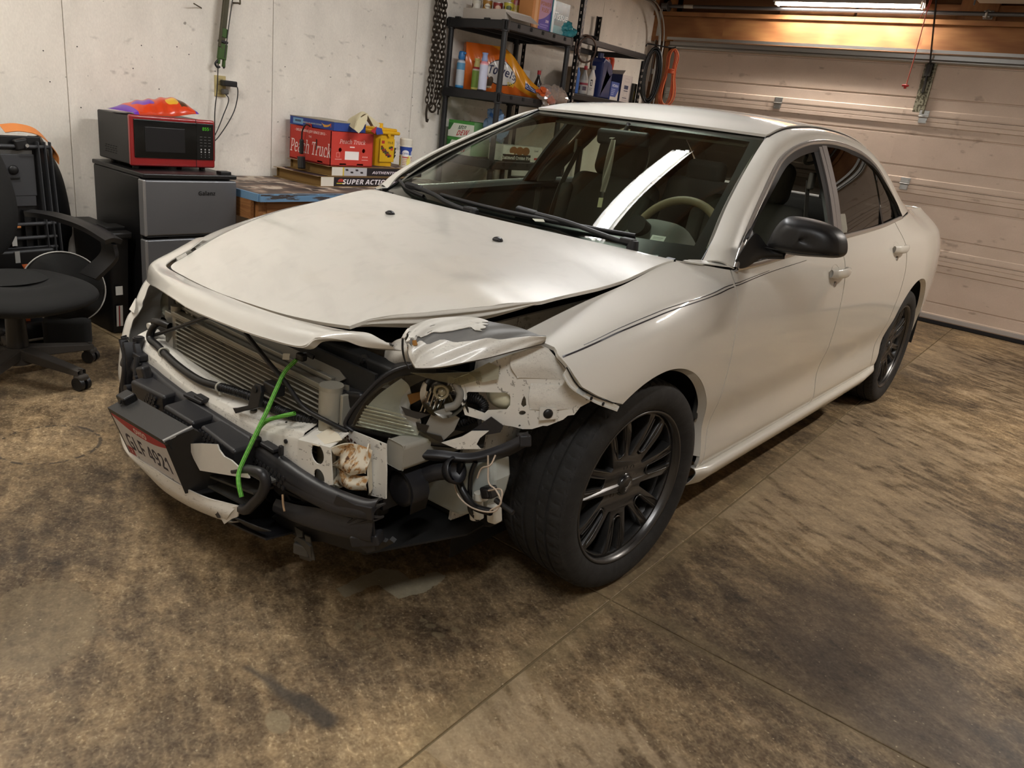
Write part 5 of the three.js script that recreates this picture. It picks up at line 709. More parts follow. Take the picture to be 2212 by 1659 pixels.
const wheelRL = wheelFL.clone(); wheelRL.name = 'rear_wheel'; wheelRL.userData.label = 'dark twin-spoke alloy rear wheel'; wheelRL.position.set(.757, .3285, -2.852); wheelRL.rotation.set(R(20), 0, 0, 'YXZ'); car.add(wheelRL);
const wheelRR = wheelFL.clone(); wheelRR.name = 'rear_wheel'; wheelRR.userData.label = 'far rear wheel'; wheelRR.position.set(-.757, .3285, -2.852); wheelRR.rotation.set(0, Math.PI, 0); car.add(wheelRR);
// wheel houses
const linerM = mat(0x121212, .8);
for (const s of [1, -1]) for (const [cz, cy, r] of [[-.012, .335, .395], [-2.835, .335, .415]]) {
  const a0 = cz > -1 && s > 0 ? 62 : 0;
  mesh('wheel_liner', [surf((u, v) => { const a = R(lerp(a0, 185, u)); return [s * lerp(.865, .52, v), cy + r * Math.sin(a), cz + r * Math.cos(a)]; }, 30, 3, .004), slab([[s * .53, .10, cz + .42], [s * .53, .78, cz + .42], [s * .53, .78, cz - .42], [s * .53, .10, cz - .42]], .004)], linerM, car);
}
mesh('strut', [cyl(.035, .035, .45, .60, .60, -.03), tor(.06, .012, .60, .62, -.03, R(90)), tor(.06, .012, .60, .68, -.03, R(90)), tor(.06, .012, .60, .56, -.03, R(90)), rbox(.07, .14, .05, .01, .66, .34, -.02)], mat(0x1c1b1a, .6), car);
mesh('hinge_bracket', [rbox(.02, .10, .05, .006, .845, .52, -.355, 0, .2, 0), cyl(.009, .009, .012, .858, .545, -.352, 0, 0, R(90)), cyl(.009, .009, .012, .858, .500, -.352, 0, 0, R(90))], mat(0x3d3c38, .6, { metalness: .3 }), car);
// underbody
mesh('underbody', [box(1.5, .04, 3.9, 0, .22, -1.75), box(1.1, .10, 1.4, 0, .18, -.9), box(.6, .12, .5, 0, .2, -2.852), rbox(.1, .1, 3.2, .04, .25, .17, -1.9)], mat(0x12110f, .85), car);
// ---------------------------------------------------------------- cabin
const cab = group('cabin', car, 'grey cloth interior');
const cloth = mat(0x4d4b45, .9), clothD = mat(0x2f2e2b, .9), dashM = mat(0x55564e, .7), liner = mat(0x8b887d, .9);
mesh('dashboard', surf((u, v) => { const x = lerp(-.74, .74, u), s = x / .74; const pr = [[-.315, .915], [-.45, .925], [-.58, .922], [-.70, .90], [-.76, .85], [-.74, .76], [-.68, .62]]; const q = spl(pr)(v); const dome = .11 * Math.exp(-(((x - .44) / .125) ** 4)) * smooth(.15, .42, v) * smooth(.72, .48, v); return [x, q[1] + dome - .02 * s * s * s * s, q[0] - .10 * s * s * (1 - v)]; }, 80, 40, .01), dashM, cab);
mesh('centre_stack', rbox(.30, .36, .14, .03, 0, .68, -.72, -.2), clothD, cab);
mesh('console', rbox(.26, .30, .9, .04, 0, .40, -1.15), clothD, cab);
const sw = group('steering_wheel', cab); sw.position.set(.40, .915, -.84); sw.rotation.set(R(-24), 0, 0);
mesh('wheel_rim', new THREE.TorusGeometry(.185, .016, 12, 48), mat(0x776a4d, .6), sw); mesh('wheel_hub', [rbox(.16, .12, .05, .03, 0, -.01, .01), rbox(.34, .035, .02, .01, 0, .0, .0), rbox(.05, .16, .02, .01, 0, -.09, 0)], mat(0x4e4c44, .6), sw); mesh('column', cyl(.035, .035, .3, 0, -.04, .16, R(90)), clothD, sw);
function seat(x, nm) {
  const s = group(nm, cab);
  mesh('seat_cushion', rbox(.50, .16, .54, .06, x, .44, -1.20, R(6), 0, 0, 4), cloth, s);
  mesh('seat_back', [rbox(.50, .62, .15, .065, x, .78, -1.53, R(-17), 0, 0, 4), rbox(.07, .5, .17, .03, x - .22, .76, -1.50, R(-17), 0, .06, 3), rbox(.07, .5, .17, .03, x + .22, .76, -1.50, R(-17), 0, -.06, 3)], cloth, s);
  mesh('head_restraint', [rbox(.27, .19, .11, .05, x, 1.165, -1.62, R(-12), 0, 0, 4)], cloth, s); mesh('restraint_post', [rod([x - .06, 1.0, -1.59], [x - .06, 1.1, -1.61], .007), rod([x + .06, 1.0, -1.59], [x + .06, 1.1, -1.61], .007)], chromeM, s);
}
seat(.38, 'front_seat'); seat(-.38, 'front_seat');
mesh('rear_bench', [rbox(1.30, .16, .52, .06, 0, .45, -2.25, R(6), 0, 0, 4), rbox(1.30, .62, .16, .06, 0, .78, -2.58, R(-22), 0, 0, 4), ...[-.42, .42].map(x => rbox(.25, .14, .10, .04, x, 1.12, -2.68, 0, 0, 0, 3))], cloth, cab);
mesh('parcel_shelf', box(1.2, .02, .5, 0, 1.045, -2.92), clothD, cab);
mesh('floor_carpet', box(1.5, .02, 2.6, 0, .255, -1.6), mat(0x1f1e1c, .95), cab);
mesh('trunk_wall', box(1.5, .78, .02, 0, .65, -2.84), clothD, cab);
mesh('headliner', surf((u, v) => { const s = 1 - 2 * u, z = lerp(-1.16, -2.42, v), x = s * (railX(z) - .012); return [x, railY(z) - .028 + (roofC(z) - railY(z)) * (1 - s * s), z]; }, 24, 20, .004), liner, cab);
for (const s of [1, -1]) {
  mesh('pillar_trim', [surf((u, v) => { const i = lerp(.0, .36, u), a = gO(i), b = gI(i); return [s * (lerp(a[0], b[0], v) - .020), lerp(a[1], b[1], v) - .012, lerp(a[2], b[2], v) - .02]; }, 20, 4, .006), surf((u, v) => { const z = lerp(-1.47, -1.62, v), y = lerp(.60, 1.355, u); const w = smooth(.98, 1.355, y); return [s * (lerp(.79, .585, w)), y, z - .10 * w]; }, 16, 3, .01), surf((u, v) => { const i = lerp(.72, 1, u), a = gO(i), b = gI(i); return [s * (lerp(a[0], b[0], v) - .022), lerp(a[1], b[1], v) - .012, lerp(a[2], b[2], v)]; }, 16, 4, .006)], liner, cab);
  for (const [z0, z1] of [[-.45, -1.44], [-1.50, -2.40]]) mesh('door_trim', [surf((u, v) => { const z = lerp(z0, z1, u), y = lerp(.30, topY(z) - .006, v); return [s * (.775 - .0 + .012 * Math.sin(v * 5)), y, z]; }, 16, 12, .012), rbox(.08, .05, .45, .02, s * .745, .70, (z0 + z1) / 2 - .05)], cloth, cab);
  mesh('sun_visor', rbox(.34, .012, .15, .005, s * .30, 1.325, -1.22, R(14)), liner, cab);
  mesh('seat_belt', surf((u, v) => { const q = spl([[.60, 1.20, -1.56], [.66, .95, -1.50], [.70, .55, -1.45]])(u); return [s * q[0], q[1], q[2] + .045 * (v - .5)]; }, 16, 2, .002), mat(0x6f6c62, .8), cab);
  mesh('belt_guide', rbox(.02, .07, .05, .008, s * .615, 1.20, -1.56), mat(0x8a877b, .6), cab);
}
mesh('grab_handle', tube([[.52, 1.30, -1.7], [.50, 1.27, -1.75], [.50, 1.27, -1.85], [.52, 1.30, -1.9]], .008, 16, 8), liner, cab);
const rvm = group('rear_view_mirror', cab); mesh('mirror_shell', rbox(.24, .065, .035, .018, -.02, 1.275, -1.035, R(8), R(8), 0, 3), blackPl, rvm); mesh('mirror_stem', rod([-.02, 1.30, -1.04], [-.02, 1.335, -1.06], .010), blackPl, rvm);
// lanyard hanging from the mirror
const ly = thing('lanyard', 'grey lanyard with a small tag hanging inside the windshield', 'lanyard', [0, 0, 0], -0.033998);
mesh('strap', [surf((u, v) => { const q = spl([[-.045, 1.265, -1.0], [-.058, 1.20, -1.0], [-.066, 1.12, -1.0], [-.058, 1.05, -1.0]])(u); return [q[0] + .020 * (v - .5) + .010 * Math.sin(u * 4), q[1], q[2] + .012 * Math.sin(v * 3 + u * 5)]; }, 20, 4, .0015), surf((u, v) => { const q = spl([[-.030, 1.265, -1.0], [-.030, 1.20, -1.0], [-.040, 1.12, -1.0], [-.052, 1.05, -1.0]])(u); return [q[0] + .018 * (v - .5), q[1], q[2] + .010 - .008 * Math.cos(v * 3 + u * 4)]; }, 20, 4, .0015), surf((u, v) => [-.055 + .018 * (v - .5), 1.275 - .012 * Math.abs(u - .5), -1.02 + .05 * (u - .5)], 8, 2, .0015)], mat(0xa9a294, .85), ly);
mesh('clip', [rbox(.012, .03, .008, .003, -.054, 1.035, -1.0)], chromeM, ly); mesh('tag', [slab([[-.070, 1.022, -1.0], [-.042, 1.026, -.99], [-.040, .986, -.985], [-.068, .982, -.995]], .002, { holes: [] })], mat(0xc9c79c, .5), ly);
// wipers lie on the windshield base
const wipe = (a, b, v0, v1, arm, nm) => { const w = group(nm, car); const f = wsF(.014); const pts = [...Array(11)].map((_, i) => f(lerp(a, b, i / 10), lerp(v0, v1, i / 10))); mesh('blade', tube(pts, .0065, 40, 6), blackPl, w); mesh('rubber_edge', tube([...Array(11)].map((_, i) => wsF(.004)(lerp(a, b, i / 10), lerp(v0, v1, i / 10))), .003, 40, 5), deepBlack, w); mesh('arm', [tube(arm, .0085, 30, 8)], blackPl, w); const e = arm[arm.length - 1]; mesh('carrier', [rbox(.09, .022, .02, .006, e[0], e[1], e[2], .4, 0, -.05)], blackPl, w); const h = arm[0]; mesh('pivot', [cyl(.016, .020, .03, ...h), rbox(.05, .02, .03, .006, h[0] - .02, h[1] + .01, h[2])], blackPl, w); };
wipe(.035, .30, .075, .045, [[-.10, .962, -.245], [-.25, .975, -.262], [-.36, .990, -.290], [-.50, .998, -.318]], 'wiper'); wipe(.335, .775, .085, .085, [[.55, .972, -.285], [.42, .985, -.283], [.28, .997, -.292], [.10, 1.002, -.296]], 'wiper');
mesh('leaf_scrap', [slab([[.15, .985, -.27], [.19, .99, -.28], [.205, .984, -.27], [.17, .98, -.262]], .002)], mat(0xc8c9b8, .7), car);
mesh('vent_label', [surf(sub(wsF(-.007), .515, .60, .055, .085), 4, 2)], mat(0xa9afa0, .6), ws);
// door mirrors
for (const s of [1]) {
  const m = group('door_mirror', car); const fx = g => s > 0 ? g : mirrorX(g);
  const out = [[.858, 1.022], [.874, 1.080], [.895, 1.112], [.920, 1.122], [.97, 1.123], [1.02, 1.118], [1.062, 1.105], [1.086, 1.083], [1.097, 1.052], [1.094, 1.034], [1.075, 1.022], [1.03, 1.015], [.96, 1.006], [.89, 1.005], [.864, 1.010]];
  const cx = .975, cy = 1.062; const cl = [...out, out[0]];
  mesh('mirror_housing', fx(surf((u, v) => { const p = spl(cl)(u); const k = 1 - v; const z = -.61 + .085 * Math.pow(Math.max(0, 1 - Math.pow(k, 4)), .5); const kk = v > .999 ? 0 : k; return [cx + (p[0] - cx) * kk, cy + (p[1] - cy) * kk, z - .06 * Math.max(0, (p[0] - .95))]; }, 60, 30, 0, { cvn: true, vs: t => t < .5 ? t * t * .4 : t * 1.8 - .8 })), satin, m, 'satin black mirror housing');
  mesh('mirror_rim', fx(surf((u, v) => { const p = spl(cl)(u), a = v; return [cx + (p[0] - cx) * (1 - .06 * a), cy + (p[1] - cy) * (1 - .06 * a), -.61 - .02 * a - .06 * Math.max(0, p[0] - .95)]; }, 60, 3)), satin, m);
  mesh('mirror_glass', fx(slab(out.map(p => [cx + (p[0] - cx) * .95, cy + (p[1] - cy) * .95, -.628 - .06 * Math.max(0, p[0] - .95)]), .003)), mat(0x9a9c9c, .05, { metalness: 1 }), m);
  mesh('mirror_base', fx(surf(net([[[.828, .950, -.438], [.832, .985, -.450], [.840, 1.035, -.480], [.846, 1.060, -.50]], [[.850, .952, -.475], [.856, .985, -.485], [.860, 1.02, -.505], [.856, 1.052, -.52]], [[.878, .985, -.535], [.882, .995, -.535], [.884, 1.008, -.54], [.882, 1.02, -.55]], [[.93, .996, -.575], [.93, 1.000, -.572], [.93, 1.006, -.572], [.93, 1.012, -.578]]]), 20, 16, .006)), satin, m);
  mesh('sail_patch', fx(slab([[.829, .952, -.434], [.806, 1.0, -.507], [.775, 1.055, -.615], [.812, 1.0, -.62], [.832, .962, -.62]], .010)), blackTrim, m);
  mesh('seam_line', fx(tube([[.866, 1.018, -.535], [.93, 1.020, -.525], [1.02, 1.026, -.53], [1.09, 1.036, -.575]], .0016, 24, 5)), deepBlack, m);
}
// ---------------------------------------------------------------- along the left wall
const faceMat = (side, def, tex, rough = .6) => [0, 1, 2, 3, 4, 5].map(i => tex[i] ? mat(0xffffff, rough, { map: tex[i] }) : def); // box faces: +x -x +y -y +z -z
const txt = (c, s, x, y, font, col, al = 'center') => { c.font = font; c.fillStyle = col; c.textAlign = al; c.fillText(s, x, y); };
// mini fridge
const fr = thing('mini_fridge', 'grey and black two-door mini fridge standing against the white wall', 'fridge', [-2.285, 0, -.285], R(-1.5));
mesh('cabinet', rbox(.50, .80, .495, .012, -.02, .41, 0), mat(0x0d0d0e, .38), fr);
mesh('top_panel', rbox(.56, .022, .50, .006, .005, .820, 0), mat(0x141415, .3), fr);
const steelD = mat(0x6f7073, .38, { metalness: .55 });
const fd = mesh('freezer_door', [rbox(.05, .275, .497, .010, .262, .664, 0, 0, 0, 0, 3)], steelD, fr); mesh('door_edge', rbox(.052, .276, .016, .006, .262, .664, .2485), mat(0xa9a9aa, .3, { metalness: .7 }), fd);
{ const font = await new FontLoader().loadAsync('fonts/droid/droid_sans_bold.typeface.json'); const g = new TextGeometry('Galanz', { font, size: .021, depth: .001, curveSegments: 4 }); g.computeBoundingBox(); g.translate(-(g.boundingBox.max.x) / 2, 0, 0); g.rotateY(R(90)); g.translate(.2875, .728, -.075); mesh('brand_lettering', g, mat(0x141416, .4), fd); }
const ld = mesh('fridge_door', [rbox(.05, .48, .497, .010, .262, .268, 0, 0, 0, 0, 3)], steelD, fr); mesh('door_edge', rbox(.052, .48, .016, .006, .262, .268, .2485), mat(0xa9a9aa, .3, { metalness: .7 }), ld);
mesh('pull_recess', [rbox(.03, .022, .30, .004, .262, .517, -.02), rbox(.05, .006, .49, .002, .26, .523, 0)], deepBlack, fr);
mesh('hinge_cover', rbox(.05, .018, .06, .004, .24, .838, -.20), satin, fr);
for (const a of [-.2, .2]) for (const b of [-.2, .2]) mesh('foot', cyl(.02, .02, .02, a, .008, b), satin, fr);
// microwave
const mw = thing('microwave', 'red and black microwave oven on top of the mini fridge', 'microwave', [-2.345, .832, -.285], R(-1));
mesh('case', rbox(.33, .235, .445, .008, -.015, .134, 0), mat(0x131314, .42), mw);
mesh('red_front', [rbox(.03, .245, .452, .010, .160, .136, 0, 0, 0, 0, 3)], mat(0x8e1519, .28, { clearcoat: .6 }), mw);
const md = mesh('oven_door', rbox(.012, .185, .335, .004, .174, .148, .042), mat(0x060606, .12), mw); mesh('door_window', rbox(.004, .120, .210, .002, .1805, .146, .052), mat(0x1c1c1e, .25), md);
const cp = mesh('control_panel', rbox(.012, .185, .098, .003, .1735, .148, -.166), mat(0x060606, .2), mw);
mesh('display', box(.001, .180, .094, .1803, .148, -.166), faceMat(0, deepBlack, { 0: canvasTex(192, 360, (c, w, h) => { c.fillStyle = '#070707'; c.fillRect(0, 0, w, h); txt(c, '855', w / 2 + 6, 64, 'bold 44px monospace', '#4fc11e'); c.fillRect(w - 40, 36, 5, 5); c.fillRect(w - 40, 52, 5, 5); for (let r = 0; r < 4; r++) for (let k = 0; k < 3; k++) { c.fillStyle = '#6f6f6f'; c.fillRect(34 + k * 48, 128 + r * 30, 28, 5); } for (let r = 0; r < 4; r++) for (let k = 0; k < 3; k++) { c.fillStyle = r < 2 ? '#b9b9b9' : '#7d7d7d'; c.beginPath(); c.arc(48 + k * 46, 258 + r * 26, r < 2 ? 8 : 5, 0, 7); c.fill(); } }) }, .3), cp);
mesh('panel_seam', box(.002, .245, .002, .176, .136, -.117), deepBlack, mw);
for (let r = 0; r < 4; r++) for (let k = 0; k < 5; k++) mesh('vent_slot', rbox(.018, .0045, .002, .001, -.10 + k * .027 + (r % 2) * .006, .055 + r * .011, .2225), deepBlack, mw);
for (const a of [-.12, .12]) for (const b of [-.18, .18]) mesh('foot', cyl(.014, .016, .018, a, .008, b), satin, mw);
// chip bag on the microwave
const chip = thing('snack_bag', 'crumpled orange snack bag with purple ends on the microwave', 'snack bag', [-2.31, 1.085, -.22], R(12));
const bagTex = canvasTex(512, 256, (c, w, h) => { c.fillStyle = '#d8431c'; c.fillRect(0, 0, w, h); c.fillStyle = '#6a2fae'; c.fillRect(0, 0, 40, h); c.fillRect(w - 22, 0, 22, h); c.fillStyle = '#7b3fb0'; c.beginPath(); c.ellipse(140, 90, 78, 34, -.2, 0, 7); c.fill(); c.fillStyle = '#e8b43a'; c.beginPath(); c.ellipse(352, 70, 48, 30, 0, 0, 7); c.fill(); c.fillStyle = '#5a3a26'; c.fillRect(400, 30, 52, 60); txt(c, 'POPPERS', 290, 226, 'bold italic 40px sans-serif', '#f0c92c'); c.fillStyle = '#7e1c10'; c.fillRect(330, 130, 100, 8); });
mesh('bag', surf((u, v) => { const L = .40, W = .20, s = 2 * v - 1, e = Math.sin(Math.PI * clamp(u, 0, 1)); const th = .068 * Math.pow(e, .6) * (1 - Math.pow(Math.abs(((v * 2) % 1) * 2 - 1), 2.4)) * (1 + .5 * smooth(.4, .9, u)); const top = v < .5; const x = (top ? lerp(-W / 2, W / 2, v * 2) : lerp(W / 2, -W / 2, v * 2 - 1)) * (.86 + .14 * (1 - e)); const cr = .004 * Math.sin(u * 34 + x * 60) * e; return [x, top ? .014 + th * .95 + cr + .022 * smooth(.55, 1, u) : .006 + .022 * smooth(.55, 1, u) - .0 * th, .16 - u * L]; }, 60, 40, 0, { uv: (u, v) => [u, v < .5 ? v * 2 : 2 - 2 * v] }), mat(0xffffff, .28, { map: bagTex, clearcoat: .5 }), chip);
// office chair
const ch = thing('office_chair', 'black office chair with dusty five-star base beside the fridge', 'chair', [-1.77, 0, .67], R(104));
const fab = mat(0x171716, .95, { bumpMap: dataTex(128, 128, (i, j) => { const a = 120 + 80 * (vn(i * .9, j * .9) - .5); return [a, a, a]; }, false), bumpScale: .001 }), dustPl = mat(0x3a352f, .8);
mesh('seat', [surf((u, v) => { const a = u * 2 * Math.PI, c = Math.cos(a), s = Math.sin(a); const sq = 1 / Math.pow(Math.pow(Math.abs(c), 3.2) + Math.pow(Math.abs(s), 3.2), 1 / 3.2); const t = v * Math.PI, r = Math.pow(Math.sin(t), .45), y = Math.cos(t); return [.27 * sq * c * r, 0.372 + .05 * y + .012 * Math.cos(2 * a) * r + (y > 0 ? .012 * Math.exp(-((r - .62) ** 2) * 60) : 0), .02 + .27 * sq * s * r]; }, 60, 28)], fab, ch);
mesh('seat_pad', surf((u, v) => { const a = u * 2 * Math.PI, r = v; return [.17 * r * Math.cos(a), 0.428 + .014 * (1 - r * r), -.04 + .15 * r * Math.sin(a)]; }, 32, 8), fab, ch);
mesh('backrest', [surf((u, v) => { const a = u * 2 * Math.PI, t = v * Math.PI, r = Math.pow(Math.sin(t), .5), c = Math.cos(a), s = Math.sin(a), sq = 1 / Math.pow(Math.pow(Math.abs(c), 2.8) + Math.pow(Math.abs(s), 2.8), 1 / 2.8); const y = .78 + .33 * sq * s * r, x = .245 * sq * c * r * (1 - .15 * (s + 1) / 2); return [x, y, -.24 - .28 * (y - .5) + .05 * Math.cos(t) + .05 * Math.sin((y - .5) * 6) - .35 * x * x]; }, 60, 28)], fab, ch);
mesh('back_spine', bar([0, .34, -.12], [0, .85, -.40], .06, .02), satin, ch);
for (const s of [-1, 1]) { mesh('armrest', [surf(net([[[s * .26, .625, -.26], [s * .27, .632, -.12], [s * .28, .618, .06], [s * .29, .576, .20]], [[s * .30, .632, -.26], [s * .31, .640, -.12], [s * .32, .625, .06], [s * .33, .582, .20]], [[s * .34, .620, -.26], [s * .35, .625, -.12], [s * .36, .612, .06], [s * .37, .570, .20]]]), 10, 24, .022)], satin, ch); mesh('arm_post', [surf(net([[[s * .345, .61, .12], [s * .345, .52, .12], [s * .28, .42, .06]], [[s * .35, .570, .20], [s * .35, .50, .20], [s * .28, .41, .16]]]), 8, 16, .02)], satin, ch); }
mesh('gas_column', [cyl(.036, .042, .18, 0, .21, 0), cyl(.055, .05, .04, 0, .30, 0), rbox(.20, .04, .22, .01, 0, .318, 0), rod([.05, .315, 0], [.26, .30, .04], .007)], satin, ch);
mesh('hub', cyl(.05, .06, .07, 0, .10, 0), dustPl, ch);
for (let k = 0; k < 5; k++) { const a = R(72 * k + 8), c = Math.cos(a), s = Math.sin(a); mesh('base_leg', surf((u, v) => { const r = lerp(.03, .315, u), w = lerp(.032, .022, u), h = lerp(.034, .018, u), b = v * 2 * Math.PI, x = w * clamp(1.25 * Math.cos(b), -1, 1), y = lerp(.11, .075, u) + h * clamp(1.25 * Math.sin(b), -1, 1) * .75; return [r * c - x * s, y, r * s + x * c]; }, 12, 20), dustPl, ch); const cs = group('caster', ch); cs.position.set(.31 * c, 0, .31 * s); cs.rotation.y = a * 2.3; mesh('caster_wheel', [cyl(.029, .029, .018, .016, .029, 0, 0, 0, R(90)), cyl(.029, .029, .018, -.016, .029, 0, 0, 0, R(90))], satin, cs); mesh('caster_hood', [rbox(.05, .03, .045, .012, 0, .055, 0), cyl(.008, .008, .04, 0, .075, 0)], dustPl, cs); }
// seat shell with orange straps leaning on the wall
const sh = thing('child_seat', 'tall black ribbed plastic seat shell with orange straps by the wall', 'seat', [-2.27, 0, .43], R(96));
const shellM = mat(0x0e0e0f, .45), shellG = mat(0x3c3d40, .5), strapO = mat(0xb4541c, .7);
mesh('side_wing', surf((u, v) => { const P = [[.20, .95], [.25, .86], [.295, .75], [.32, .60], [.325, .47], [.30, .40], [.27, .12], [.22, .06]]; const q = spl(P)(u); return [lerp(.10, q[0], v), q[1], -.06 - .10 * v * v + .0 * u]; }, 40, 8, .012), shellM, sh);
mesh('side_wing', surf((u, v) => { const P = [[-.20, .95], [-.25, .86], [-.295, .75], [-.32, .60], [-.325, .47], [-.30, .40], [-.27, .12], [-.22, .06]]; const q = spl(P)(u); return [lerp(-.10, q[0], v), q[1], -.06 - .10 * v * v]; }, 40, 8, .012), shellM, sh);
mesh('back_panel', [rbox(.28, .58, .02, .006, 0, .66, -.05), rbox(.40, .36, .30, .05, 0, .20, -.16), rbox(.30, .12, .10, .02, 0, .38, -.04)], shellM, sh);
mesh('panel_plate', [rbox(.20, .19, .012, .004, .0, .775, -.034), rbox(.19, .055, .012, .003, .0, .66, -.036)], shellG, sh); mesh('label_plate', rbox(.19, .040, .006, .002, .0, .868, -.036), mat(0x6f6f6e, .3, { metalness: .3 }), sh);
for (const x of [-.145, -.115, .115, .145, .17]) mesh('rib', surf((u, v) => { const y = lerp(.93, .40, u); return [x * (1 + .12 * u) + .005 * (v - .5), y, -.03 + .028 * 1 - .03 * v]; }, 16, 2, .004), shellG, sh);
for (const y of [.905, .55, .485, .435]) mesh('cross_rod', rod([-.17, y, -.022], [.17, y, -.022], .009), shellG, sh);
for (const x of [-.07, -.02, .03, .08]) mesh('rib', box(.004, .19, .02, x, .52, -.03), shellM, sh);
mesh('knob', [sph(.022, .0, .80, -.022, 1, 1, .5), rbox(.05, .012, .01, .003, 0, .765, -.024)], shellM, sh);
for (const [x, y, h] of [[-.02, .54, .010]]) mesh('strap_slot', rbox(.05, h, .006, .002, x, y, -.014), mat(0xd88a4a, .6), sh);
mesh('white_label', box(.022, .045, .002, -.03, .475, -.012), mat(0xc9c9c4, .6), sh); mesh('white_label', box(.022, .055, .002, -.035, .405, .012), mat(0xa9a9a4, .6), sh);
mesh('strap', [surf((u, v) => { const q = spl([[.02, .985, -.13], [.08, .995, -.10], [.16, .975, -.09], [.225, .90, -.09], [.235, .85, -.10]])(u); return [q[0], q[1] - .03 * v, q[2] + .05 * (v - .5)]; }, 24, 3, .003)], mat(0xd98442, .6), sh); mesh('strap', [surf((u, v) => { const q = spl([[-.08, .965, -.08], [-.14, .98, -.08], [-.20, .965, -.09], [-.25, .93, -.10]])(u); return [q[0], q[1] - .03 * v, q[2] + .05 * (v - .5)]; }, 20, 3, .003)], strapO, sh);
const ribbon = (P, w) => surf((u, v) => { const q = spl(P)(u); return [q[0] + w * (v - .5), q[1], q[2]]; }, 20, 2, .003);
mesh('strap', ribbon([[-.01, .375, .035], [.005, .33, .05], [.03, .27, .05]], .042), strapO, sh); mesh('strap', ribbon([[-.06, .22, .06], [-.055, .12, .075], [-.05, .03, .085]], .040), strapO, sh); mesh('strap', ribbon([[.07, .24, .06], [.095, .14, .075], [.14, .045, .085]], .040), strapO, sh);
mesh('buckle', [rbox(.06, .05, .03, .01, .04, .915, -.02, 0, 0, .2), cyl(.006, .006, .005, .055, .905, -.002, R(90))], satin, sh); mesh('rivet', cyl(.008, .008, .004, .058, .912, .0, R(90)), mat(0xd9d9d9, .2, { metalness: .8 }), sh);
mesh('seat_base', [rbox(.40, .10, .22, .03, .0, .06, .02)], shellM, sh); mesh('base_piping', tube([[.20, .035, -.08], [.20, .035, .10], [.12, .035, .135], [-.2, .035, .135]], .006, 40, 6), mat(0xa9a8a2, .6), sh);
// round black bag with white piping behind the chair
const rb = thing('round_bag', 'round black fabric bag with thin white piping beside the chair', 'bag', [-2.03, .30, .36], R(60));
mesh('bag_body', surf((u, v) => { const a = u * 2 * Math.PI, t = v * Math.PI; return [.17 * Math.sin(t) * Math.cos(a), .17 * Math.sin(t) * Math.sin(a), .06 * Math.cos(t) + .006 * Math.sin(a * 7) * Math.sin(t)]; }, 40, 20, 0, { cvn: true }), fab, rb); mesh('piping', tor(.172, .003, 0, 0, .01, 0, 0, 0, 60), mat(0xcfcec9, .6), rb); mesh('bag_stand', [rbox(.20, .16, .10, .03, 0, -.215, 0)], fab, rb);
// black tote beside the fridge
const bin = thing('storage_bin', 'black storage bin with a paper tag between fridge and chair', 'bin', [-2.33, 0, .045], 0);
mesh('bin_body', [surf((u, v) => { const b = v * 2 * Math.PI, k = lerp(.86, 1, u), x = .21 * k * clamp(1.3 * Math.cos(b), -1, 1), z = .052 * k * clamp(1.3 * Math.sin(b), -1, 1); return [x, lerp(.005, .50, u), z]; }, 8, 32, .004), box(.36, .01, .08, 0, .01, 0)], shellM, bin); mesh('bin_lid', rbox(.46, .035, .115, .012, 0, .515, 0), shellM, bin); mesh('lid_grip', rbox(.10, .02, .10, .006, .12, .54, 0), shellM, bin);
mesh('paper_tag', [box(.002, .045, .035, .213, .235, .02)], mat(0xcfcdc6, .7), bin); mesh('red_tag', [box(.002, .11, .032, .205, .10, .02, 0, 0, -.05)], faceMat(0, mat(0x999790, .7), { 0: canvasTex(64, 160, (c, w, h) => { c.fillStyle = '#b9b7b0'; c.fillRect(0, 0, w, h); c.fillStyle = '#7a1a14'; c.fillRect(22, 0, 14, h); }) }), bin);
// work table
const tb = thing('work_table', 'worn wooden work table with a blue painted edge', 'table', [-2.22, 0, -1.585], 0);
const topTex = dataTex(512, 256, (i, j) => { const g = fbm(i * .012, j * .10, 5), s = fbm(i * .03 + 30, j * .02, 4); const t = smooth(.35, .65, g); let c = [lerp(84, 150, t), lerp(70, 128, t), lerp(62, 110, t)]; if (s > .62) c = [62, 54, 50]; if (g > .66) c = [190, 176, 158]; return c; });
mesh('table_top', T(new THREE.BoxGeometry(.72, .035, 2.03), 0, .7375, 0), faceMat(0, mat(0x4c4038, .7), { 2: topTex }, .6), tb);
const bl = dataTex(512, 32, (i, j) => { const q = fbm(i * .04, j * .2, 4); return q > .60 ? [70, 62, 60] : [104, 142, 176]; });
mesh('edge_band', T(new THREE.BoxGeometry(.02, .04, 2.03), .368, .736, 0), faceMat(0, mat(0x6b8fae, .6), { 0: bl }, .6), tb); mesh('edge_band', box(.73, .04, .012, .0, .736, 1.019), mat(0x6d93b4, .6), tb);
const legM = pine[1];
for (const [x, z] of [[.30, .965], [-.30, .965], [.30, -.965], [-.30, -.965]]) mesh('table_leg', box(.07, .72, .07, x, .36, z), legM, tb);
mesh('apron_board', [box(.02, .10, 1.9, .33, .665, 0), box(.62, .10, .02, 0, .665, 1.02)], legM, tb); mesh('lower_shelf', box(.6, .02, 1.9, 0, .22, 0), legM, tb);
mesh('wood_offcut', box(.015, .10, .04, .33, .60, .95), mat(0xa9814e, .7), tb);
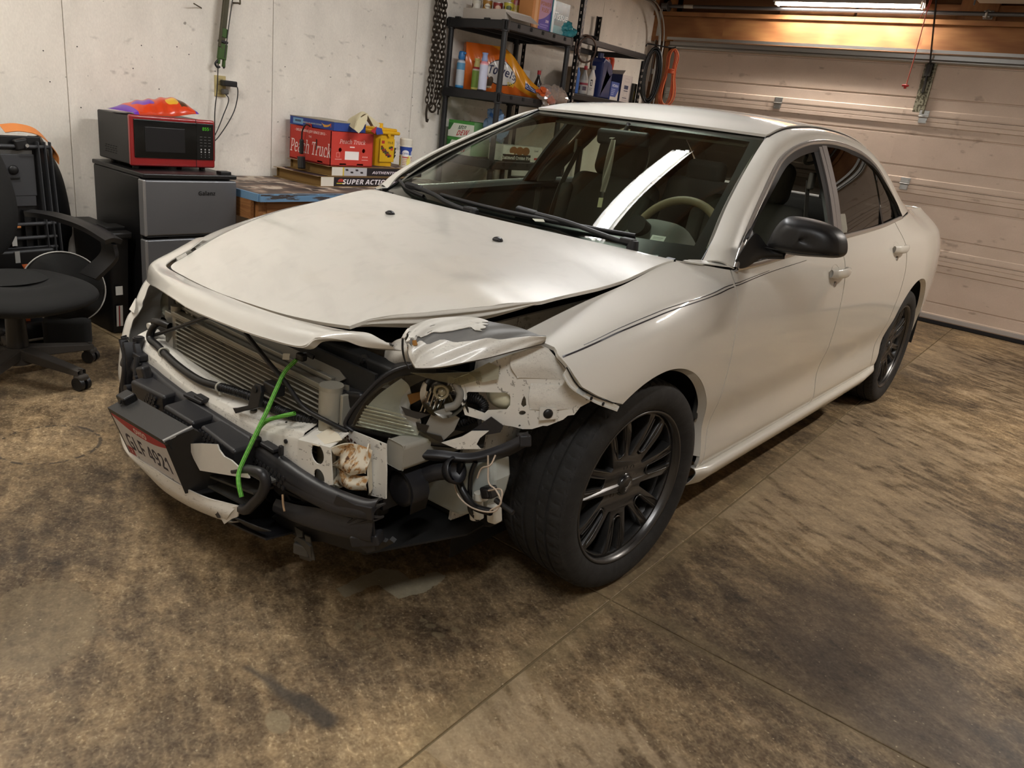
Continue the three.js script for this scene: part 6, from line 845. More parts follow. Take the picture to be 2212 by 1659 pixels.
// game boxes
function openBox(name, label, w, h, d, p, turn, front, lid, cat = 'game box') {
  const b = thing(name, label, cat, p, turn); const card = mat(0x8a6b38, .8), t = .003;
  mesh('tray', [box(w, t, d, 0, t / 2, 0), box(w, h, t, 0, h / 2, -d / 2), box(t, h, d, -w / 2, h / 2, 0), box(w - .02, h - .012, t, 0, h / 2 - .003, d / 2 - .012)], card, b);
  mesh('printed_lid', T(new THREE.BoxGeometry(w + .004, t, d + .03), 0, h, .012), faceMat(0, card, { 2: lid }), b);
  mesh('bottom_flap', box(w + .004, t, d + .03, 0, t / 2, .012), card, b);
  mesh('printed_side', T(new THREE.BoxGeometry(t, h - .004, d), w / 2, h / 2, 0), faceMat(0, card, { 0: front }), b);
  return b;
}
const lidTex = dataTex(256, 256, (i, j) => { const a = fbm(i * .03, j * .012, 4), s = fbm(i * .012 + 9, j * .05, 3); const t = smooth(.4, .62, a); const c = [lerp(60, 150, t), lerp(44, 120, t), lerp(46, 104, t)]; return s > .62 ? [196, 178, 156] : c; });
const saTex = canvasTex(1024, 100, (c, w, h) => { c.fillStyle = '#1c1216'; c.fillRect(0, 0, w, h); c.fillStyle = '#d9d2c4'; c.fillRect(0, 0, 130, h); c.fillStyle = '#b23a2a'; c.beginPath(); c.arc(205, 50, 34, Math.PI, 0); c.fill(); c.fillStyle = '#c9b23a'; c.fillRect(160, 62, 90, 10); c.save(); c.transform(1, 0, -.2, 1, 0, 0); txt(c, 'SUPER ACTION', 500, 76, 'bold 76px sans-serif', '#ece6ea'); txt(c, 'SPEEDWAY', 800, 72, 'bold 46px sans-serif', '#d8ccd8'); c.restore(); });
openBox('game_box', 'open board game box printed SUPER ACTION lying on the table', .44, .060, .78, [-2.36, .756, -1.59], 0, saTex, lidTex);
const ba = canvasTex(1024, 110, (c, w, h) => { c.fillStyle = '#1a1218'; c.fillRect(0, 0, w, h); c.fillStyle = '#dcd6ca'; c.fillRect(0, 0, 110, h); c.fillStyle = '#b9b7bb'; c.fillRect(110, 0, 260, h); c.fillStyle = '#d8b93a'; c.fillRect(112, 0, 14, h); c.fillStyle = '#2f2a2a'; for (let i = 0; i < 12; i++) c.fillRect(140 + (i * 53) % 210, 20 + (i * 31) % 60, 26, 16); c.save(); c.transform(1, 0, -.25, 1, 0, 0); txt(c, 'AUTHENTIC CHARGERS', 720, 78, 'bold 50px sans-serif', '#e6dbe2'); c.restore(); });
openBox('game_box', 'second game box lying under the red carton', .40, .056, .80, [-2.35, .820, -1.68], R(1), ba, lidTex);
// red fruit carton
const pc = thing('fruit_carton', 'red printed cardboard carton with round hand holes', 'carton', [-2.345, .880, -1.44], R(0));
const redC = mat(0xb23026, .75);
const pTexL = canvasTex(512, 264, (c, w, h) => { c.fillStyle = '#c0382b'; c.fillRect(0, 0, w, h); txt(c, '- DELIVERING JOY SINCE 2012 -', w / 2, 40, 'bold 27px sans-serif', '#f0d8d2'); txt(c, 'THE', w / 2, 78, '22px sans-serif', '#f0d8d2'); c.save(); c.translate(w / 2, 205); c.scale(.78, 1.25); txt(c, 'Peach Truck', 0, 0, 'italic 112px serif', '#f4e6e2'); c.restore(); });
const pTexF = canvasTex(420, 264, (c, w, h) => { c.fillStyle = '#c4392c'; c.fillRect(0, 0, w, h); txt(c, 'Peach Truck', w / 2, 88, 'italic 44px serif', '#f0d0ca'); c.fillStyle = '#eed6d0'; c.fillRect(w / 2 - 24, 108, 48, 9); c.fillStyle = '#eee6e2'; c.fillRect(w / 2 - 70, 146, 140, 66); c.strokeStyle = '#e2a59c'; c.lineWidth = 3; c.strokeRect(58, 160, 30, 34); c.fillStyle = '#e8beb6'; c.fillRect(44, 208, 66, 4); c.fillRect(w - 110, 208, 66, 4); for (let i = 0; i < 3; i++) { c.beginPath(); c.arc(w - 96 + i * 20, 186, 6, 0, 7); c.fill(); } });
{ const w = .40, h = .205, d = .34, t = .004; const hole = (x, y, r) => [...Array(16)].map((_, i) => [x + r * Math.cos(i / 16 * 6.283), y + r * Math.sin(i / 16 * 6.283)]);
  const wallP = (L, tex, holes, name, x, y, z, ry) => { const o = [[-L / 2, 0], [-L / 2 + .07, 0], [-L / 2 + .075, .018], [-L / 2 + .125, .018], [-L / 2 + .13, 0], [L / 2 - .13, 0], [L / 2 - .125, .018], [L / 2 - .075, .018], [L / 2 - .07, 0], [L / 2, 0], [L / 2, h], [-L / 2, h]]; const g = extr(o, t, { holes }); const p = g.attributes.position, u = new Float32Array(p.count * 2); for (let i = 0; i < p.count; i++) { u[2 * i] = p.getX(i) / L + .5; u[2 * i + 1] = p.getY(i) / h; } g.setAttribute('uv', new THREE.BufferAttribute(u, 2)); T(g, x, y, z, 0, ry, 0); mesh(name, g, mat(0xffffff, .7, { map: tex }), pc); };
  wallP(d, pTexF, [hole(-.095, .098, .013), hole(.095, .098, .013)], 'carton_side', w / 2 - t, 0, 0, R(90)); wallP(w, pTexL, [], 'carton_side', 0, 0, d / 2 - t, 0);
  mesh('carton_back', [box(w, h, t, 0, h / 2, -d / 2), box(t, h, d, -w / 2, h / 2, 0), box(w, t, d, 0, .004, 0)], redC, pc); mesh('hand_slot', [slab([[.06, .145, d / 2 + .001], [.07, .14, d / 2 + .001], [.068, .08, d / 2 + .001], [.06, .075, d / 2 + .001]], .001)], mat(0x2a0d0a, .9), pc);
  mesh('lid_tab', [extr([[-.03, 0], [.03, 0], [.026, .022], [-.026, .022]], t).translate(-.02, h, d / 2 - t)], redC, pc);
}
const jk = thing('cable_tangle', 'tangle of black cables stuffed in the red carton', 'cables', [-2.32, 1.03, -1.45]);
mesh('cable', [tube([[.05, 0, .1], [.09, .03, .04], [.12, .02, -.06], [.08, .03, -.12], [0, .02, -.1]], .006, 40, 6), tube([[.1, .01, .06], [.12, .04, 0], [.10, .03, -.1], [.05, .035, .02]], .005, 40, 6)], satin, jk); mesh('white_clip', [rbox(.02, .03, .05, .005, .125, .018, .02), rbox(.02, .03, .05, .005, .125, .018, -.11)], mat(0xdcdad4, .6), jk); mesh('foil', sph(.07, -.04, -.01, .06, 1.3, .5, 1), mat(0x8b8983, .3, { metalness: .4 }), jk);
// black hand strap hanging over the red carton
const hs = thing('power_adapter', 'black power adapter hanging over the corner of the red carton', 'adapter', [-2.345, .88, -1.245]);
mesh('adapter_body', [rbox(.05, .075, .03, .008, -.02, -.01, .02, 0, 0, .1), rbox(.028, .09, .02, .008, -.035, .085, .012)], satin, hs); mesh('cord', tube([[-.035, .13, .012], [-.03, .18, .012], [-.01, .22, .0], [.0, .205, -.04]], .005, 24, 6), satin, hs);
// blue toy car box and torn wrapper on top
const hwTex = canvasTex(512, 80, (c, w, h) => { c.fillStyle = '#233f8f'; c.fillRect(0, 0, w, h); c.fillStyle = '#6fa0c9'; c.fillRect(36, 14, 120, 54); c.fillStyle = '#3a506a'; c.fillRect(60, 30, 70, 18); txt(c, 'MODULAR ROUTE SYSTEM', 260, 52, 'bold italic 18px sans-serif', '#c9ccb0'); c.fillStyle = '#e0a23a'; c.beginPath(); c.moveTo(365, 20); c.quadraticCurveTo(420, 60, 480, 16); c.quadraticCurveTo(470, 60, 400, 62); c.fill(); c.fillStyle = '#c4452b'; c.fillRect(470, 20, 10, 36); });
const hw = thing('toy_box', 'flat blue toy box lying across the red carton', 'toy box', [-2.35, 1.089, -1.408], R(2));
mesh('box_body', T(new THREE.BoxGeometry(.41, .050, .26), 0, .025, 0), faceMat(0, mat(0x2a458e, .6), { 4: hwTex, 2: lidTex }, .5), hw); mesh('lid_edge', box(.414, .004, .264, 0, .0505, 0), mat(0x9a9384, .7), hw);
const wr = thing('torn_wrapper', 'crumpled torn cream cardboard wrapper on the blue toy box', 'wrapper', [-2.125, 1.088, -1.52], R(80));
mesh('paper_shell', [surf(net([[[-.13, .02, .09], [-.10, .075, .07], [-.02, .115, .02], [.05, .09, -.02], [.12, .06, -.05]], [[-.12, .03, .03], [-.08, .09, .02], [-.01, .125, -.03], [.06, .10, -.06], [.13, .05, -.09]], [[-.10, .05, -.06], [-.06, .08, -.08], [0, .095, -.11], [.07, .08, -.12], [.12, .04, -.13]]]), 20, 24, .003), slab([[-.13, .02, .09], [-.10, .080, .075], [-.015, .120, .03], [-.02, .085, .05], [-.06, .03, .075], [-.10, .0, .08]], .003), slab([[-.01, .118, .03], [.05, .092, .0], [.12, .062, -.03], [.10, .03, .0], [.04, .05, .02]], .003)], mat(0xcdc2a0, .75), wr);
mesh('blue_scrap', [slab([[.05, .045, .03], [.12, .04, .0], [.13, .005, .0], [.06, .0, .04]], .003)], mat(0x2b3d92, .6), wr); mesh('red_scrap', slab([[0, .02, .06], [.05, .03, .045], [.055, .05, .04], [.04, .005, .05]], .003), mat(0xb2262a, .6), wr);
// yellow toy bucket
const yb = thing('toy_bucket', 'yellow plastic toy bucket with lid beside the red carton', 'bucket', [-2.33, .877, -1.83]);
const yel = mat(0xd9a60e, .45);
mesh('bucket_body', surf((u, v) => { const b = v * 2 * Math.PI, k = lerp(.88, 1, u); return [.085 * k * clamp(1.2 * Math.cos(b), -1, 1), .21 * u, .085 * k * clamp(1.2 * Math.sin(b), -1, 1)]; }, 8, 48), yel, yb); mesh('bucket_lid', [rbox(.20, .022, .20, .008, 0, .218, 0), rbox(.17, .02, .17, .008, 0, .236, 0)], yel, yb); mesh('lid_stud', cyl(.022, .022, .03, 0, .258, 0), yel, yb); mesh('handle_pivot', [cyl(.012, .012, .01, .094, .205, 0, 0, 0, R(90))], yel, yb);
mesh('printed_label', box(.001, .15, .13, .0842, .105, 0), faceMat(0, yel, { 0: canvasTex(200, 230, (c, w, h) => { c.fillStyle = '#dcae12'; c.fillRect(0, 0, w, h); txt(c, '1½-5', 140, 50, 'bold 34px sans-serif', '#2c2412'); c.fillStyle = '#b8322a'; c.fillRect(20, 20, 40, 30); for (let i = 0; i < 22; i++) { c.fillStyle = ['#7a2420', '#41512a', '#2d2a44', '#c43a2c', '#5a3a20'][i % 5]; c.fillRect(12 + (i * 41) % 150, 70 + (i * 29) % 100, 30, 22); } }) }, .5), yb);
// wipes canister
const ly2 = thing('wipes_canister', 'white and blue disinfecting wipes canister on the table', 'canister', [-2.24, .876, -2.0]);
const lyTex = canvasTex(512, 256, (c, w, h) => { c.fillStyle = '#e4dfcf'; c.fillRect(0, 0, w, h); c.fillStyle = '#24459c'; c.fillRect(0, 20, w, 90); c.fillStyle = '#dfd56a'; for (let k = 0; k < 4; k++) { c.beginPath(); c.ellipse(64 + k * 128 + 46, 180, 30, 60, 0, 0, 7); c.fill(); } for (let k = 0; k < 4; k++) { c.fillStyle = '#eeeef2'; c.beginPath(); c.ellipse(64 + k * 128, 92, 50, 36, 0, 0, 7); c.fill(); txt(c, 'Lysol', 64 + k * 128, 104, 'bold italic 36px serif', '#1d3f8f'); c.fillStyle = '#b3343a'; c.fillRect(20 + k * 128, 132, 90, 12); c.fillStyle = '#c98f70'; for (let r = 0; r < 4; r++) c.fillRect(26 + k * 128, 156 + r * 20, 70 - r * 8, 8); } });
mesh('can_body', new THREE.CylinderGeometry(.043, .041, .15, 36, 1, true).translate(0, .075, 0), mat(0xffffff, .5, { map: lyTex }), ly2); mesh('cap', [cyl(.045, .044, .035, 0, .168, 0, 0, 0, 0, 36), cyl(.041, .045, .008, 0, .189, 0, 0, 0, 0, 36)], mat(0xd9d3c4, .45), ly2);
const mz = thing('magazine_pile', 'grey curled magazines beside the yellow bucket', 'magazines', [-2.40, .878, -1.97], R(20));
[0, 1, 2].forEach(k => mesh('magazine', surf((u, v) => [lerp(-.04, .04, v), .012 + k * .012 + .05 * u * u + k * .012 * u, lerp(.03, -.07, u)], 10, 4, .003), mat([0x5b5852, 0x77736a, 0x3f3d3a][k], .5), mz));
// outlet, charger and cords
const ou = thing('wall_outlet', 'yellowed double outlet plate on the white wall', 'outlet', [XW + .003, 1.262, -.81]);
mesh('cover_plate', rbox(.006, .116, .072, .002, 0, 0, 0), mat(0xbfae78, .5), ou); mesh('socket', rbox(.006, .036, .034, .008, .003, .026, 0), mat(0xa8996a, .5), ou); mesh('socket', rbox(.006, .036, .034, .008, .003, -.026, 0), mat(0xa8996a, .5), ou);
const chg = thing('wall_charger', 'black plug-in charger and grey plug in the wall outlet', 'charger', [XW + .012, 1.28, -.835]);
mesh('charger_body', rbox(.05, .032, .085, .006, .028, .002, -.008), satin, chg); mesh('grey_plug', rbox(.035, .03, .035, .008, .02, -.045, .012), mat(0x56524e, .5), chg);
mesh('cord', tube([[.03, 0, -.05], [.035, -.02, -.062], [.03, -.14, -.045], [.028, -.30, .06], [.03, -.345, .11]], .003, 50, 6), satin, chg); mesh('cord', tube([[.02, -.055, .012], [.03, -.08, -.005], [.028, -.18, .03], [.03, -.30, .09], [.035, -.34, .13]], .003, 50, 6), satin, chg);
mesh('cord', tube([[.03, .11, .06], [.03, -.05, .07], [.028, -.15, .082], [.026, -.32, .085], [.028, -.44, .088]], .003, 50, 6), satin, chg);
// green come-along tool on a hook
const ca = thing('cable_puller', 'green and black hand cable puller hanging on the wall', 'winch tool', [XW + .045, 1.42, -.795], 0); ca.rotation.x = R(-7.5);
const grn = mat(0x3d5a26, .5, { metalness: .2 }), rustS = mat(0x5b5240, .55, { metalness: .5 });
mesh('handle_bar', [rbox(.016, .44, .036, .004, 0, .27, .01), rbox(.012, .44, .012, .003, .010, .27, .026)], mat(0x4a4634, .45, { metalness: .4 }), ca); mesh('green_body', [rbox(.026, .085, .048, .004, 0, .03, 0), rbox(.022, .05, .04, .004, 0, .13, .006)], grn, ca); mesh('collar', rbox(.03, .014, .05, .003, 0, .083, .002), satin, ca); mesh('jaw', [rbox(.02, .04, .012, .003, 0, -.03, -.016), rbox(.02, .03, .012, .003, 0, -.025, .016)], grn, ca);
mesh('hook', [tube([[0, -.02, .02], [0, -.045, .035], [0, -.06, .02], [0, -.055, .005]], .006, 20, 8), tube([[0, -.02, -.02], [0, -.05, -.022], [0, -.055, -.018]], .006, 12, 8)], satin, ca); mesh('bolt', [cyl(.005, .005, .03, 0, .05, .012, 0, 0, R(90)), cyl(.005, .005, .03, 0, .05, -.012, 0, 0, R(90))], rustS, ca);
mesh('steel_cable', tube([[.014, .46, -.03], [.016, .25, -.016], [.014, .0, -.01]], .003, 20, 6), mat(0x3a3732, .5), ca);
const wh = thing('wall_hook', 'thin steel peg hook holding the cable puller', 'hook', [XW, 1.66, -.70]);
mesh('peg', rod([.0, 0, 0], [.06, .01, .08], .0035), rustS, wh);
const wh2 = thing('wall_hook', 'short steel screw hook beside the cable puller', 'hook', [XW, 1.72, -.90]);
mesh('peg', [rod([0, 0, 0], [.05, 0, 0], .005), tube([[.05, 0, 0], [.065, -.004, 0], [.065, .02, 0]], .005, 10, 6)], rustS, wh2);
// rusty chain
const cn = thing('chain', 'rusty steel chain hanging in strands beside the shelf', 'chain', [XW + .05, 0, 0]);
const linkG = new THREE.TorusGeometry(.0145, .0052, 6, 14); linkG.applyMatrix4(new THREE.Matrix4().makeScale(.78, 1.55, 1)); const chainM = mat(0x33291e, .65, { metalness: .45 });
for (const [x, z, y0, y1, ph] of [[.02, -2.478, 2.2, 1.335, 0], [.03, -2.508, 2.2, 1.30, 1], [.02, -2.548, 2.2, 1.335, 0], [.035, -2.578, 2.2, 1.25, 1], [0, -2.594, 2.2, 1.36, 0]]) { let k = ph; for (let y = y0; y > y1; y -= .0345, k++) { const l = mesh('link', linkG, chainM, cn); l.position.set(x + .004 * Math.sin(y * 9), y, z + .010 * Math.sin(y * 5 + z * 40)); l.rotation.y = k % 2 ? R(35) : R(125); } }
mesh('grab_hook', [tube([[.02, 1.31, -2.478], [.02, 1.27, -2.470], [.02, 1.235, -2.470], [.02, 1.20, -2.475], [.02, 1.18, -2.482], [.02, 1.20, -2.492]], .008, 30, 8)], chainM, cn); mesh('shackle', tor(.03, .008, .03, 1.285, -2.52, 0, R(80), .4), chainM, cn);
// ---------------------------------------------------------------- shelving in the corner
const resin = mat(0x1a1a1c, .5);
const s1 = thing('plastic_shelf', 'black plastic shelving unit with round posts against the wall', 'shelf', [-2.2875, 0, -3.0775]);
{ const W = .575, D = .855; for (const [a, b] of [[1, 1], [1, -1], [-1, 1], [-1, -1]]) mesh('post', cyl(.021, .021, 1.90, a * (W / 2 - .03), .95, b * (D / 2 - .03), 0, 0, 0, 20), resin, s1);
  for (const y of [.07, .495, .97, 1.445, 1.925]) { const f = group('shelf_tier', s1);
    mesh('rim', [rbox(.022, .062, D, .008, W / 2 - .011, y - .031, 0), rbox(.022, .062, D, .008, -W / 2 + .011, y - .031, 0), rbox(W, .062, .022, .008, 0, y - .031, D / 2 - .011), rbox(W, .062, .022, .008, 0, y - .031, -D / 2 + .011)], resin, f);
    for (const [a, b] of [[1, 1], [1, -1], [-1, 1], [-1, -1]]) mesh('corner_socket', cyl(.032, .030, .075, a * (W / 2 - .03), y - .034, b * (D / 2 - .03), 0, 0, 0, 20), resin, f);
    for (let k = 0; k < 9; k++) mesh('deck_slat', box(W - .03, .012, .062, 0, y - .014, -D / 2 + .06 + k * .0915), resin, f);
    mesh('under_rib', [box(.02, .03, D - .04, .1, y - .036, 0), box(.02, .03, D - .04, -.1, y - .036, 0)], resin, f);
    for (let k = 0; k < 5; k++) mesh('rim_notch', box(.004, .024, .024, W / 2 + .0005, y - .022, .28 - k * .145), deepBlack, f);
    for (const x of [-.18, .10]) mesh('rim_clip', rbox(.05, .012, .02, .004, x, y + .003, D / 2 - .008), resin, f); } }
const s2 = thing('metal_shelf', 'black slotted steel shelving unit next to the garage door track', 'shelf', [-2.28, 0, -4.12]);
const blkSteel = mat(0x161617, .4, { metalness: .3 });
{ const W = .56, D = 1.09, slotsM = mat(0xb9aca0, .8); for (const [a, b, h] of [[1, 1, 2.45], [-1, 1, 2.25], [1, -1, 1.90], [-1, -1, 2.25]]) { const up = group('upright', s2); mesh('angle', [box(.036, h, .003, a * (W / 2 - .018), h / 2, b * D / 2), box(.003, h, .036, a * W / 2, h / 2, b * (D / 2 - .018))], blkSteel, up); for (let k = 0; k < Math.floor((h - 1.2) / .05); k++) { const y = 1.22 + k * .05; mesh('keyhole_slot', [box(.010, .020, .001, a * (W / 2 - .018), y, b * D / 2 + .0022), box(.001, .020, .010, a * W / 2 + .0022 * a, y, b * (D / 2 - .018))], slotsM, up); } }
  for (const y of [.25, .80, 1.53, 1.955]) { const f = group('shelf_tier', s2); mesh('rail', [rbox(.028, .045, D, .004, W / 2 - .012, y - .022, 0), rbox(.028, .045, D, .004, -W / 2 + .012, y - .022, 0), rbox(W, .045, .028, .004, 0, y - .022, D / 2 - .012), rbox(W, .045, .028, .004, 0, y - .022, -D / 2 + .012)], blkSteel, f); if (y !== 1.955) mesh('deck_board', box(W - .05, .012, D - .05, 0, y - .008, 0), mat(0x4d4438, .8), f); } }
// --- on the top tier of the plastic shelf
const putBox = (name, label, cat, w, h, d, p, turn, def, tex, grp) => { const o = thing(name, label, cat, p, turn, grp); mesh('carton', T(new THREE.BoxGeometry(w, h, d), 0, h / 2, 0), faceMat(0, def, tex), o); return o; };
const wc = putBox('white_carton', 'plain white open carton on the top shelf', 'box', .40, .072, .30, [-2.26, 1.927, -2.85], 0, mat(0xb9b1a6, .75), {}); mesh('flap', [slab([[.19, .066, .15], [.19, .066, -.15], [.27, .02, -.17], [.25, .015, .13]], .003)], mat(0xb2aaa2, .75), wc);
const canTex = (c1, c2, s) => canvasTex(256, 96, (c, w, h) => { c.fillStyle = c1; c.fillRect(0, 0, w, h); c.fillStyle = c2; for (let k = 0; k < 4; k++) { c.beginPath(); c.ellipse(32 + k * 64, 50, 26, 22, 0, 0, 7); c.fill(); txt(c, s, 32 + k * 64, 58, 'bold italic 20px serif', '#3a1a14'); } });
[['#d8d4c4', '#e4e0d4', '', 'plain white food can on the white carton', -2.475, .075], ['#a8782c', '#e6e0cc', 'Soup', 'red and gold food can on the white carton', -2.385, .078], ['#8c2a26', '#d8b49c', '', 'dark red food can on the white carton', -2.295, .066], ['#b8b03a', '#4a5a2a', 'OIL', 'yellow and green food can on the white carton', -2.205, .07]].forEach(([a, b, s, l, x, h], i) => { const o = thing('food_can', l, 'can', [x, 2.000, -2.86 - i * .015]); mesh('label', new THREE.CylinderGeometry(.036, .036, h, 28, 1, true).translate(0, h / 2, 0), mat(0xffffff, .45, { map: canTex(a, b, s) }), o); mesh('metal_ends', [cyl(.037, .037, .004, 0, .002, 0), cyl(.037, .037, .004, 0, h, 0)], galv, o); });
const pillow = (w, h, d, n = 30, k = .55) => surf((u, v) => { const a = u * 2 * Math.PI, t = v * Math.PI, c = Math.cos(a), s = Math.sin(a), q = 1 / Math.pow(Math.pow(Math.abs(c), 4) + Math.pow(Math.abs(s), 4), .25); const r = Math.pow(Math.sin(t), k), wr = 1 + .03 * Math.sin(a * 9 + v * 14) * Math.sin(t); return [w / 2 * q * c * r * wr, h / 2 + h / 2 * q * s * r, d / 2 * Math.cos(t) * wr]; }, n, 20, 0, { uv: (u, v) => { const a = u * 2 * Math.PI, r = Math.sin(v * Math.PI); return [.5 + .5 * Math.cos(a) * r, .5 + .5 * Math.sin(a) * r]; } });
const cb = thing('snack_bag', 'yellow snack bag standing on the top shelf', 'snack bag', [-2.27, 1.928, -3.12], R(50)); mesh('bag', pillow(.15, .25, .07), mat(0xffffff, .3, { map: canvasTex(128, 256, (c, w, h) => { c.fillStyle = '#c9a72a'; c.fillRect(0, 0, w, h); c.fillStyle = '#a8341f'; c.beginPath(); c.ellipse(60, 100, 36, 16, .3, 0, 7); c.fill(); c.fillStyle = '#8b8a20'; c.fillRect(0, 180, w, 30); c.fillStyle = '#dcc24a'; c.fillRect(20, 130, 80, 40); }) }), cb); mesh('crimp', rbox(.15, .02, .004, .001, 0, .245, 0), mat(0xc2a02c, .35), cb);
putBox('trash_bag_box', 'orange and purple POWER FLEX trash bag box on the top shelf', 'box', .13, .27, .235, [-2.125, 1.927, -3.125], 0, mat(0xc98a52, .6), { 0: canvasTex(240, 280, (c, w, h) => { c.fillStyle = '#b98ca6'; c.fillRect(0, 0, w, h); c.fillStyle = '#d08a4e'; c.fillRect(0, 0, 86, h); c.fillStyle = '#e0a978'; c.fillRect(30, 0, 34, h); c.fillStyle = '#5c4ca0'; c.beginPath(); c.moveTo(86, 210); c.quadraticCurveTo(190, 190, w, 120); c.lineTo(w, h); c.lineTo(86, h); c.fill(); txt(c, 'POWER', 158, 104, 'bold 38px sans-serif', '#a8622e'); txt(c, 'FLEX', 158, 148, 'bold 40px sans-serif', '#a8622e'); txt(c, '200', 196, 218, 'bold 26px sans-serif', '#e8cfd8'); c.fillStyle = '#8b7ac0'; c.fillRect(110, 234, 110, 8); c.fillRect(110, 250, 90, 8); }) });
const tp = thing('tissue_pack', 'teal plastic wrapped Tissue pack on the top shelf', 'tissue pack', [-2.11, 1.928, -3.355]);
mesh('wrapped_block', T(new THREE.BoxGeometry(.12, .225, .22), 0, .1125, 0), faceMat(0, mat(0x3f8a94, .35), { 0: canvasTex(256, 256, (c, w, h) => { c.fillStyle = '#155f6e'; c.fillRect(0, 0, w, h); c.fillStyle = '#b9cdd2'; c.fillRect(0, 0, 34, h); c.fillStyle = '#3f93a0'; c.fillRect(34, 190, w, 66); txt(c, 'Tissue', 130, 140, 'italic 76px sans-serif', '#dfeef0'); for (let i = 0; i < 26; i++) { c.fillStyle = 'rgba(210,235,240,.16)'; c.fillRect((i * 67) % w, (i * 43) % h, 4 + i % 5, 30); } }) }, .25), tp);
const crumple = (r, n, k, sx = 1, sy = 1, sz = 1, sd = 3) => { const g = new THREE.IcosahedronGeometry(r, n), p = g.attributes.position; for (let i = 0; i < p.count; i++) { const x = p.getX(i), y = p.getY(i), z = p.getZ(i), s = 1 + k * (vn(x / r * 2.3 + sd, y / r * 2.3 + z / r * 1.9 + sd) - .5) * 2; p.setXYZ(i, x * s * sx, y * s * sy, z * s * sz); } g.computeVertexNormals(); return g; };
mesh('loose_wrap', [crumple(.07, 3, .55, .8, .75, 1.1, 5).translate(.05, .05, -.12), crumple(.045, 3, .5, .8, .9, 1.1, 8).translate(.045, .03, -.165)], mat(0x4aa3ad, .18, { transmission: .35, thickness: 0 }), tp);
// --- second tier: spray cans, towel pack, boxes
function sprayCan(label, p, body, cap, tex, h = .25, nozzle = 0) { const o = thing('spray_can', label, 'spray can', p); mesh('can_body', [lathe([[0, 0], [.030, .002], [.032, .01], [.032, h - .085], [.029, h - .07], [.020, h - .058]], 28)], mat(0xffffff, .35, { map: tex }), o); mesh('cap', nozzle ? [lathe([[.021, h - .058], [.026, h - .045], [.024, h - .01], [.018, h], [0, h]], 24), rbox(.05, .018, .022, .006, .012, h - .012, 0)] : [lathe([[.020, h - .06], [.023, h - .05], [.018, h - .018], [.021, h - .008], [.024, h], [0, h + .003]], 24)], cap, o); return o; }
const wrapTex = (base, bands) => canvasTex(256, 256, (c, w, h) => { c.fillStyle = base; c.fillRect(0, 0, w, h); for (const [y, hh, col] of bands) { c.fillStyle = col; c.fillRect(0, y, w, hh); } });
sprayCan('white and blue air freshener can with a blue trigger cap', [-2.475, 1.447, -2.745], 0, mat(0x2d72b0, .35), wrapTex('#c4cbd4', [[0, 30, '#8a94a8'], [90, 26, '#5f9cc4'], [150, 60, '#3a8ac4'], [216, 40, '#d2d8de']]), .262, 1);
sprayCan('red and green spray can with a yellow cap on the second shelf', [-2.355, 1.447, -2.79], 0, mat(0xc4b872, .35), wrapTex('#cfc7a0', [[0, 60, '#9c2c34'], [60, 40, '#c9c2b4'], [100, 50, '#7a9a3a'], [150, 40, '#d8cf70']]), .222);
sprayCan('pink and lavender air freshener can on the second shelf', [-2.238, 1.447, -2.735], 0, mat(0x8a9ac4, .35), wrapTex('#b9bed6', [[0, 70, '#d88a94'], [70, 30, '#e0b4bc'], [100, 60, '#c9cce0']]), .262);
const twTex = canvasTex(1024, 420, (c, w, h) => { c.fillStyle = '#c9611e'; c.fillRect(0, 0, w, h); c.fillStyle = '#cf8a20'; c.beginPath(); c.moveTo(300, 0); c.quadraticCurveTo(560, 40, 640, 300); c.lineTo(w, 420); c.lineTo(w, 0); c.fill(); c.fillStyle = '#c9c4be'; c.beginPath(); c.ellipse(470, 230, 190, 110, 0, 0, 7); c.fill(); c.strokeStyle = '#26242c'; c.lineWidth = 8; c.stroke(); txt(c, 'Super', 480, 150, 'bold 34px sans-serif', '#33323a'); txt(c, 'Towels', 470, 252, 'italic bold 110px sans-serif', '#262a4a'); txt(c, '150', 600, 330, 'bold 54px sans-serif', '#d9c43a'); c.fillStyle = '#4a3a2a'; c.beginPath(); c.ellipse(330, 330, 40, 60, .6, 0, 7); c.fill(); txt(c, 'Sheets', 320, 380, 'bold 30px sans-serif', '#f0e2c0'); c.fillStyle = '#26386e'; c.fillRect(790, 150, 150, 120); txt(c, '& LONG', 865, 205, 'bold 32px sans-serif', '#e6e6ee'); txt(c, 'LASTING', 865, 245, 'bold 30px sans-serif', '#e6e6ee'); });
const tw = thing('paper_towel_pack', 'orange plastic wrapped paper towel pack on the second shelf', 'paper towels', [-2.335, 1.447, -3.075], R(48));
{ const f = (u, v) => { const L = .62, s = 2 * v - 1; const x = lerp(-L / 2, L / 2, u), H = .315 * (1 - smooth(.42, 1.0, u) * .80) + .02; return [x, 0, 0, H]; }; const front = (u, v) => { const [x, , , H] = f(u, v); return [x, H * v, .075 + .05 * Math.sin(Math.PI * v) + .006 * Math.sin(u * 40 + v * 9)]; };
  mesh('wrapped_front', surf(front, 50, 20), mat(0xffffff, .28, { map: twTex, clearcoat: .5, clearcoatRoughness: .2 }), tw); mesh('wrapped_body', [surf((u, v) => { const [x, , , H] = f(u, v); const b = v * Math.PI; return [x, H * .5 + H * .5 * Math.cos(b), .075 - .15 * Math.sin(b)]; }, 30, 16), surf((u, v) => { const H = .335; return [-.31 - .012 * Math.sin(Math.PI * v) * Math.sin(Math.PI * u), H * v, lerp(.075, -.075, u)]; }, 6, 6)], mat(0xb4693a, .35), tw); }
const wrap = thing('plastic_wrap', 'crumpled clear plastic wrap hanging over the second shelf rim', 'wrap', [-1.985, 1.47, -3.25], R(80));
